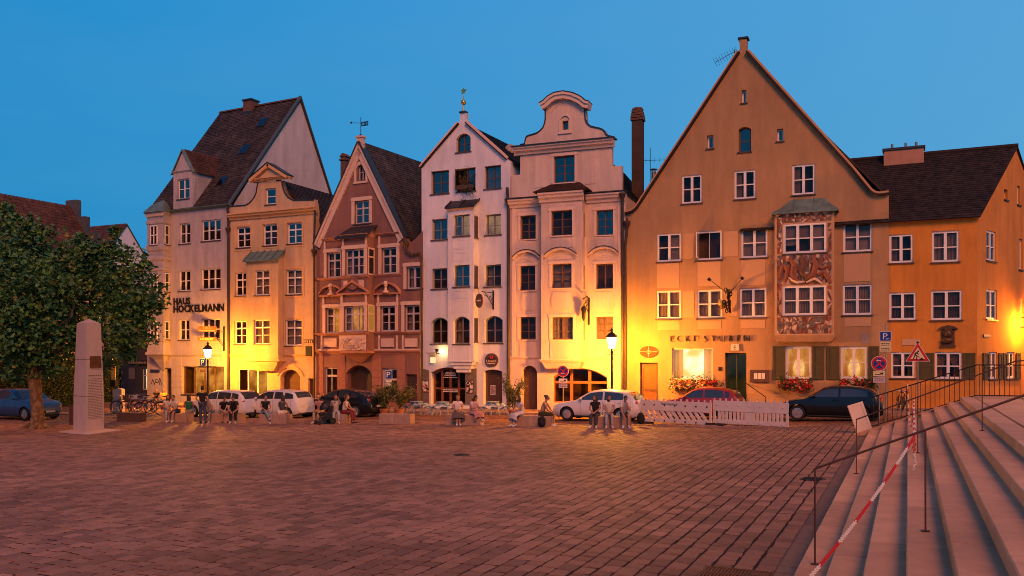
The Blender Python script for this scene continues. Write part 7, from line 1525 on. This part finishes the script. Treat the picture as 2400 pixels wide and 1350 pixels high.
# ================================================================== BICYCLES
def bike(label, P, rz, col, basket=None, lean=.08):
    b = thing('bicycle', label, 'bicycle', P, 0, 'bicycles parked together'); b.rotation_euler = (lean, 0, rz); pm = mat('bike_paint_%.2f' % col[0], col, .35, .05, 5, coat=.5)
    for x in (-.53, .53):
        mb = MB().tube([(.335*math.cos(q*.262), 0, .335*math.sin(q*.262)) for q in range(24)], .020, 6, closed=True).tube([(.308*math.cos(q*.262), 0, .308*math.sin(q*.262)) for q in range(24)], .012, 5, 1, closed=True).lathe([(.025, -.05), (.025, .05)], 8, 1, M=Matrix.Rotation(math.radians(90), 4, 'X'))
        for k in range(14): q = k*.4488; mb.tube([(.02*math.cos(q+.6), .02*(-1)**k, .02*math.sin(q+.6)), (.305*math.cos(q), 0, .305*math.sin(q))], .0028, 3, 1)
        mb.build('wheel', [M_tyre, M_rim], b, True, (x, 0, .355)); MB().tube([(x+.365*math.cos(q), 0, .355+.365*math.sin(q)) for q in [.4+k*.25 for k in range(10)]], .018, 5).build('mudguard', pm, b, True)
    S_, H_, BB = V((-.20, 0, .80)), V((.36, 0, .86)), V((-.08, 0, .30)); T = V((.42, 0, .70))
    mb = MB()
    for A, B, r in ((S_, BB, .018), (BB, T, .021), (S_-V((0, 0, .12)), H_-V((0, 0, .05)), .018), (H_, T, .02), (BB, (-.53, .05, .355), .012), (BB, (-.53, -.05, .355), .012), (S_-V((0, 0, .1)), (-.53, .05, .355), .010), (S_-V((0, 0, .1)), (-.53, -.05, .355), .010), (T, (.53, .05, .355), .014), (T, (.53, -.05, .355), .014)): mb.tube([A, B], r, 6)
    mb.build('frame', pm, b, True)
    MB().tube([S_, S_+V((-.03, 0, .13))], .014, 6, 0).ell(S_+V((-.05, 0, .16)), (.14, .08, .035), 10, 6).build('saddle', M_trim, b, True)
    MB().tube([H_, H_+V((-.02, 0, .14))], .013, 6).tube([(.22, -.30, 1.02), (.36, -.12, 1.0), (.36, .12, 1.0), (.22, .30, 1.02)], .013, 6).build('handlebar', M_rim, b, True)
    MB().lathe([(.085, -.01), (.085, .01)], 14, 0, M=Matrix.Translation(BB) @ Matrix.Rotation(math.radians(90), 4, 'X')).tube([BB+V((0, .06, 0)), BB+V((.15, .08, -.08))], .012, 5).tube([BB-V((0, .06, 0)), BB-V((.15, .08, -.08))], .012, 5).build('crank', M_iron, b, True)
    MB().tube([(-.70, -.06, .74), (-.25, -.06, .74)], .008, 5).tube([(-.70, .06, .74), (-.25, .06, .74)], .008, 5).tube([(-.70, -.06, .74), (-.70, .06, .74)], .008, 5).tube([(-.6, .06, .74), (-.53, .06, .36)], .007, 4).build('rack', M_iron, b)
    if basket: mb = MB().prism([(-.15, .78), (.15, .78), (.18, 1.02), (-.18, 1.02)], .40, .70, axis='x'); mb.build('basket', basket, b)
    return b
wick = mat('brown_wicker', (.20, .085, .04), .8, .3, 25, .4, 60)
for px, py, ang, c, bk, lb in ((296, 968, 60, (.04, .035, .04), None, 'dark bicycle nearest the white pillar'), (318, 968, 48, (.42, .07, .02), wick, 'orange bicycle with a brown basket'), (336, 966, 62, (.55, .52, .5), mat('pale_crate', (.6, .56, .5), .7), 'bicycle with a pale crate on its front carrier'), (352, 972, 35, (.12, .03, .03), None, 'bicycle with large front wheel beside the empty low block'), (376, 969, 55, (.35, .12, .04), None, 'brown bicycle next to the second seat block')):
    P = ghit(px, py); bike(lb, P, math.radians(ang)+math.pi, c, bk, rnd.uniform(.03, .12))
for px, Y, c, lb in ((2106, 43.2, (.02, .02, .022), 'black bicycle against the ochre wall beyond the railing'), (2119, 43.6, (.03, .03, .03), 'black bicycle under the roadworks sign, right of its neighbour at the wall')):
    P = V((*atY(px, Y), 0)); P.z = gz(P.x); b = bike(lb, P, math.radians(100), c, None, .1); b['group'] = 'bicycles by the inn corner'

# ================================================================== CAFE CHAIRS, PLANTS, FLOWER BOXES
M_cf = mat('pale_blue_chair_paint', (.30, .38, .45), .5, .1, 8); M_cs = mat('faded_blue_slat', (.22, .32, .46), .6, .12, 6)
def chair_proto(label, P, rz, tilt, group='folded cafe chairs leaning on tables'):
    c = thing('folding_chair', label, 'chair', P, 0, group); c.rotation_euler = (tilt, 0, rz)
    for x in (-.20, .20): MB().tube([(x, -.22, 0), (x, .10, .52), (x, .22, .86)], .013, 5).build('leg', M_cf, c, True); MB().tube([(x*.86, .26, 0), (x*.86, .02, .30), (x*.86, -.18, .47)], .012, 5).build('leg', M_cf, c, True)
    for k in range(5): MB().box(-.19, .19, -.20+k*.075, -.145+k*.075, .455, .47).build('slat', M_cs, c)
    for k in range(2): MB().box(-.20, .20, .17+k*.03, .185+k*.03, .66+k*.10, .74+k*.10).build('back_slat', M_cs, c)
    MB().tube([(-.2, -.19, .06), (.2, -.19, .06)], .009, 5).build('stretcher', M_cf, c)
    return c
def table(label, P):
    t = thing('cafe_table', label, 'table', P); MB().lathe([(.34, .70), (.35, .71), (.35, .73), (.33, .735)], 20).build('table_top', M_cf, t, True)
    for k in range(3): q = k*2.09+.4; MB().tube([(.28*math.cos(q), .28*math.sin(q), 0), (.03*math.cos(q), .03*math.sin(q), .38), (.2*math.cos(q+3.14), .2*math.sin(q+3.14), .70)], .013, 5).build('leg', M_cf, t)
for px, py, w_ in ((976, 972, 'beside the left potted shrub'), (1038, 974, 'behind the pair in folk dress'), (1155, 974, 'beside the white house door')):
    P = ghit(px, py); table('small round cafe table with chairs tipped against it '+w_, P)
    for k, (dx, dy, a, s_) in enumerate(((-.62, -.25, -70, 'leftmost'), (-.25, -.62, -15, 'front left'), (.38, -.55, 35, 'front right'), (.72, .0, 85, 'rightmost'), (1.0, .1, 88, 'outermost right'))):
        q = P+V((dx, dy, 0))*1.12; q.z = gz(q.x); a = math.degrees(math.atan2(-dy, -dx))-90; chair_proto('blue folding chair, %s at the table %s' % (s_, w_), q, math.radians(a), -math.radians(21+k*2))
M_terr = mat('terracotta', (.36, .14, .065), .8, .15, 4, .2, 30)
OL = leaf_mats('shrub_leaf_', ((.07, .10, .022), (.12, .12, .028), (.20, .14, .025)))
NAR = [(0, 0), (.13, .3), (.11, .7), (0, 1), (-.11, .7), (-.13, .3)]
def potted(label, P, h, r, seed, n):
    p = thing('potted_shrub', label, 'potted plant', P); MB().lathe([(.20, 0), (.26, .34), (.29, .36), (.29, .42), (.25, .42), (.24, .38), (0, .37)], 16).build('pot', M_terr, p, True)
    rg = random.Random(seed); mb = MB(); st = MB()
    for k in range(9):
        q = rg.uniform(0, 6.28); e = V((r*rg.uniform(.4, 1)*math.cos(q), r*rg.uniform(.4, 1)*math.sin(q), rg.uniform(.65, 1)*h)); m_ = V((e.x*.35, e.y*.35, .38+(h-.4)*.45)); st.tube([V((0, 0, .36)), m_, e], [.018, .012, .006], 5)
        for i in range(n): f = rg.uniform(.25, 1.05); c = V((0, 0, .38)).lerp(m_, f*2) if f < .5 else m_.lerp(e, f*2-1); add_leaf(mb, c+V((rg.gauss(0, .13), rg.gauss(0, .13), rg.gauss(0, .12)))*r, rg.uniform(.10, .2), rg, rg.choices((0, 1, 2), (4, 4, 2))[0], NAR)
    st.build('stem', M_dwood, p, True); o = mb.build('foliage', OL, p, fix=False); o['kind'] = 'stuff'
for px, py, h, r, n, lb in ((901, 976, 1.7, .85, 120, 'leafy shrub in a terracotta pot under the blue parking sign'), (936, 976, 1.75, .85, 120, 'leafy shrub in a terracotta pot nearest the left cafe table'), (1204, 980, 2.1, .75, 150, 'tall sparse potted shrub between the white house door and the baroque house')): potted(lb, ghit(px, py), h, r, int(px), n)
FR = mat('red_geranium', (.50, .02, .02), .6, .2, 6, island=.3); FO = mat('orange_flower', (.55, .17, .05), .6, .2, 6, island=.3); FW = mat('cream_flower', (.60, .42, .25), .6, .15, 6, island=.2)
def flowerbox(H, x0, x1, y0, y1, label, cols, seed, wts):
    u0, u1 = H.uv(x0, y1, .25)[0], H.uv(x1, y1, .25)[0]; zt_, zb_ = H.uv((x0+x1)/2, y0, .25)[1], H.uv((x0+x1)/2, y1, .25)[1]; Pm_ = Matrix.Translation((H.a.x, H.a.y, 0)) @ Matrix.Rotation(H.rz, 4, 'Z')
    b = thing('flower_box', label, 'flower box', Pm_ @ V(((u0+u1)/2, -.25, zb_)), H.rz, 'flower boxes of the inn'); w_ = u1-u0; h = zt_-zb_; rg = random.Random(seed)
    MB().box(-w_/2+.1, w_/2-.1, -.12, .2, h*.25, h*.55).build('trough', M_dwood, b); mb = MB(); fl = MB()
    for i in range(int(900*w_/2)): add_leaf(mb, V((rg.uniform(-w_/2, w_/2), rg.gauss(-.08, .14), h*.55+rg.gauss(0, .30)*h)), rg.uniform(.06, .13), rg, rg.choices((0, 1), (3, 2))[0], DIA)
    for i in range(int(130*w_/2)):
        c = V((rg.uniform(-w_/2+.05, w_/2-.05), rg.gauss(-.20, .09), h*.6+rg.gauss(0, .24)*h)); k = int((c.x/w_+.5)*len(cols)*.999+rg.gauss(0, .5)) % len(cols)
        for _ in range(4): fl.ell(c+V((rg.gauss(0, .035), rg.gauss(0, .03), rg.gauss(0, .035))), rg.uniform(.022, .045), 6, 4, k)
    o = mb.build('foliage', [HL[1], OL[1]], b, fix=False); o['kind'] = 'stuff'; o = fl.build('flowers', cols, b); o['kind'] = 'stuff'
flowerbox(H6, 1570, 1682, 887, 916, 'long box of orange and cream flowers under the bright dining window', [FW, FO, FW, FO, FR], 1, 0); flowerbox(H6, 1824, 1906, 886, 918, 'box of red geraniums under the left curtained window', [HL[1], FR, FW, FR], 2, 0); flowerbox(H6, 1966, 2056, 888, 914, 'trailing green flower box under the right curtained window', [FR, FW, FR, HL[1], HL[0]], 3, 0)
u0, z0 = H4.uv(1092, 440); vp = thing('window_vine', 'straggling vine in a box on the open top window of the white house', 'plant', Pm @ V((u0, -.12, z0)), H4.rz); MB().box(-.5, .5, -.15, .05, -.12, .12).build('trough', M_dwood, vp); mb = MB(); rg = random.Random(8); st = MB()
for k in range(12):
    e = V((rg.uniform(-.5, .9), rg.uniform(-.4, .1), rg.uniform(-.9, 1.0))); st.tube([V((rg.uniform(-.3, .4), 0, .1)), e*.5+V((0, -.1, .15)), e], .008, 4)
    for i in range(26): add_leaf(mb, e*rg.uniform(.2, 1)+V((rg.gauss(0, .1), rg.gauss(-.05, .06), rg.gauss(.05, .12))), rg.uniform(.06, .13), rg, rg.choice((0, 1)), DIA)
st.build('stem', M_dwood, vp); o = mb.build('foliage', [HL[0], OL[0]], vp, fix=False); o['kind'] = 'stuff'

# ================================================================== BARRIERS, BAGS, PUSHCHAIR
M_bar = mat('white_barrier_plastic', (.66, .54, .46), .5, .08, 3, stain=.1); M_foot = mat('recycled_rubber_foot', (.05, .03, .024), .9, .2, 8, .3, 20)
def barrier(A, B, label, diag, txt=None):
    d = B-A; L = d.length; b = thing('barrier_panel', label, 'barrier', A+V((0, 0, 0)), math.atan2(d.y, d.x), 'white construction barriers'); h = 1.02
    MB().box(0, L, -.03, .03, .66, h).box(.02, L-.02, -.036, .036, .60, .66).build('top_board', M_bar, b); MB().box(0, L, -.03, .03, .10, .27).build('bottom_board', M_bar, b)
    for x in (0, L-.10): MB().box(x, x+.10, -.028, .028, .27, .60).build('end_post', M_bar, b)
    n = 11 if diag else 17
    for k in range(1, n+1):
        x = .10+(L-.2)*k/(n+1)
        if diag: MB().prism([(x-.21, .60), (x-.055, .60), (x+.19, .27), (x+.035, .27)], -.022, .022).build('slat', M_bar, b)
        elif k == 9: MB().box(x-.16, x+.16, -.024, .024, .27, .60).build('label_board', M_bar, b)
        else: MB().box(x-.05, x+.05, -.022, .022, .27, .60).build('slat', M_bar, b)
    st = MB().box(-.028, .028, -.02, .02, 0, .10).mesh('peg', M_bar); kn_ = MB().lathe([(.035, 0), (.04, .012), (.015, .02)], 8, 0, M=Matrix.Rotation(math.radians(90), 4, 'X')).mesh('knob', M_foot if diag else M_bar)
    for k in range(13): link('peg', st, b, (.05+(L-.1)*k/12, 0, h))
    for k in range(7): link('knob', kn_, b, (.2+(L-.4)*k/6, -.03, .84)); link('knob', kn_, b, (.2+(L-.4)*k/6, -.03, .17))
    if txt: text_on('lettering', txt, .13, M_iron, b, L*.42, -.034, .86, .002)
    for x in (.12, L-.12):
        mb = MB().prism([(-.42, 0), (.42, 0), (.40, .09), (.12, .10), (.12, .06), (-.12, .06), (-.12, .10), (-.40, .09)], -.16, .16, M=Matrix.Translation((x, 0, 0))); mb.build('foot', M_foot, b)
    return b
b1, b2, b3 = ghit(1502, 992), ghit(1668, 996.5), ghit(1672, 996.5); b4 = ghit(1848, 1000.5)
barrier(b1, b2, 'white barrier panel with slanting slots, left of the pair', True, 'Stadt Augsburg'); barrier(b3, b4, 'white barrier panel with upright slots, right of the pair', False)
a1 = ghit(2028, 1016); lp = thing('leaning_panel', 'narrow cream board leaning askew beside the lowest step', 'board', a1, math.radians(35)); lp.rotation_euler = (math.radians(-9), math.radians(-16), math.radians(28))
mb = MB().box(-.27, .27, -.03, .03, 0, .06).box(-.27, .27, -.03, .03, .98, 1.06).box(-.27, -.19, -.03, .03, .06, .98).box(.19, .27, -.03, .03, .06, .98); mb.build('frame', M_bar, lp)
for z0_, z1_ in ((.06, .32), (.34, .56), (.58, .98)): MB().box(-.19, .19, -.012, .012, z0_, z1_).build('panel', M_bar, lp)
MB().box(-.19, .19, -.025, .025, .32, .34).box(-.19, .19, -.025, .025, .56, .58).build('rib', M_bar, lp)
def bag(label, P, c, s_, rz=0):
    m = mat('bag_%.3f' % c[0], c, .8, .2, 8, .2, 40); b = thing('backpack', label, 'backpack', P, rz); M = Matrix.Rotation(-.2, 4, 'X')
    MB().ell((0, 0, .24*s_), (.17*s_, .13*s_, .25*s_), 14, 10, 0, M).ell((0, .10*s_, .15*s_), (.13*s_, .07*s_, .14*s_), 10, 8, 0, M).build('body', m, b, True)
    for x in (-1, 1): MB().tube([(x*.09*s_, -.06*s_, .44*s_), (x*.11*s_, -.17*s_, .32*s_), (x*.10*s_, -.15*s_, .08*s_)], .018, 5).build('strap', m, b, True)
    MB().tube([(-.04*s_, -.05, .47*s_), (0, -.06, .53*s_), (.04*s_, -.05, .47*s_)], .012, 5).build('handle', m, b, True)
p_ = ghit(1502, 1000); bag('black backpack standing on a barrier foot right of the three friends', p_+V((0, 0, .1)), (.012, .012, .013), 1.0, facing(p_)); p_ = ghit(1270, 1001); bag('black bag on the ground below the person with the bun', p_, (.016, .013, .013), 1.0, facing(p_)+.4)
p_ = ghit(762, 994); pc_ = thing('pushchair', 'black pushchair with its hood up at the left end of the fifth seat block', 'pushchair', p_, facing(p_)+math.radians(-70))
for x in (-.24, .24):
    for y, r in ((.36, .09), (-.30, .15)): MB().lathe([(r*.7, -.02), (r, -.022), (r, .022), (r*.7, .02)], 18, 0, (0, 0, 0), Matrix.Translation((x, y, r)) @ Matrix.Rotation(math.radians(90), 4, 'Y')).lathe([(r*.72, -.012), (r*.72, .012)], 14, 1, M=Matrix.Translation((x, y, r)) @ Matrix.Rotation(math.radians(90), 4, 'Y')).build('wheel', [M_tyre, M_rim], pc_, True)
    MB().tube([(x, .36, .10), (x, .05, .42), (x, -.30, .92), (x, -.42, 1.02)], .014, 6).build('frame_tube', M_iron, pc_, True); MB().tube([(x, -.30, .15), (x, .05, .44)], .013, 6).build('frame_tube', M_iron, pc_, True)
MB().tube([(-.24, -.42, 1.02), (.24, -.42, 1.02)], .018, 6).build('handlebar', M_iron, pc_, True); mb = MB().prism([(-.22, .45), (.22, .40), (.30, .52), (-.10, .56), (-.28, .86), (-.36, .84)], -.2, .2, axis='x'); mb.build('seat', M_black, pc_)
mb = MB()
for i in range(7):
    q = -.25+i*.33; mb.v += [(.24*math.cos(math.pi*k/8), -.08+(.30*math.sin(math.pi*k/8)+.05)*math.cos(q), .74+(.30*math.sin(math.pi*k/8)+.05)*math.sin(q)) for k in range(9)]
for i in range(6):
    for k in range(8): mb.f.append((i*9+k, i*9+k+1, (i+1)*9+k+1, (i+1)*9+k)); mb.m.append(0)
mb.build('hood', M_black, pc_, True, fix=False); MB().box(-.18, .18, -.25, .12, .2, .34).build('basket', M_black, pc_)

# ================================================================== ROOFTOP THINGS
def top_pt(px, py, Y): return at(px, py, Y)
P = top_pt(1722, 124, 46.0); an = thing('tv_antenna', 'television antenna poking out left of the inn gable top', 'antenna', P, .1); mb = MB().tube([(0, 0, -1.2), (0, 0, .2)], .02, 5).tube([(.1, 0, .12), (-1.0, -.1, -.42)], .015, 5)
for k in range(9): c = V((.1-1.1*k/8, -.1*k/8, .12-.54*k/8)); mb.tube([c+V((-.1, 0, .22)), c+V((.1, 0, -.22))], .008, 4)
mb.build('aerial', M_iron, an)
P = top_pt(1524, 395, 50.0); an = thing('tv_antenna', 'thin mast antenna between the tall chimney and the inn gable', 'antenna', P, .1); mb = MB().tube([(0, 0, -1.5), (0, 0, 1.2)], .02, 5).tube([(-.4, 0, .5), (.9, 0, .45)], .012, 4)
for k in range(5): mb.tube([(-.3+k*.28, 0, .35), (-.3+k*.28, 0, .62)], .008, 4)
mb.build('aerial', M_iron, an)
P = top_pt(1532, 402, 49.0); vp = thing('metal_flue', 'short metal flue with a rain cap beside the inn roof', 'flue', P); MB().lathe([(.13, -1.6), (.13, .0)], 10).lathe([(.24, .1), (.2, .14), (.0, .2)], 10).tube([(.1, 0, 0), (.14, 0, .1)], .01, 4).tube([(-.1, 0, 0), (-.14, 0, .1)], .01, 4).build('pipe', MATS['steel_flue'], vp, True)
P = top_pt(1197, 348, 48.0); sd_ = thing('satellite_dish', 'pale satellite dish on the white house roof', 'satellite dish', P, .5); MB().lathe([(.0, .08), (.2, .05), (.33, -.02), (.335, -.04), (.2, .02), (.0, .05)], 20, 0, M=Matrix.Rotation(math.radians(70), 4, 'X')).build('dish', mat('grey_dish', (.32, .27, .27), .5), sd_, True); MB().tube([(0, .05, 0), (0, .3, -.6)], .025, 6).tube([(0, 0, -.3), (0, -.45, -.1)], .012, 5).build('mount', M_iron, sd_)
Pm3 = Matrix.Translation((H3.a.x, H3.a.y, 0)) @ Matrix.Rotation(H3.rz, 4, 'Z'); wv = thing('weathervane', 'iron weathervane with arrow and pierced flag on the rose gable', 'weathervane', Pm3 @ V((Ap[0], .07, Ap[1]+.5)), H3.rz); fl_ = MB().tube([(0, 0, 0), (0, 0, 1.1)], .022, 6).tube([(-.75, 0, .85), (.1, 0, .72)], .018, 5).prism([(-.9, .87), (-.7, .93), (-.72, .78)], -.01, .01)
fl_.box(.05, .58, -.01, .01, .52, .57).box(.05, .58, -.01, .01, .74, .79).box(.05, .1, -.01, .01, .57, .74).box(.53, .58, -.01, .01, .57, .74)
for k in range(4): fl_.box(.15+k*.1, .20+k*.1, -.01, .01, .57, .74)
fl_.build('vane', M_iron, wv)
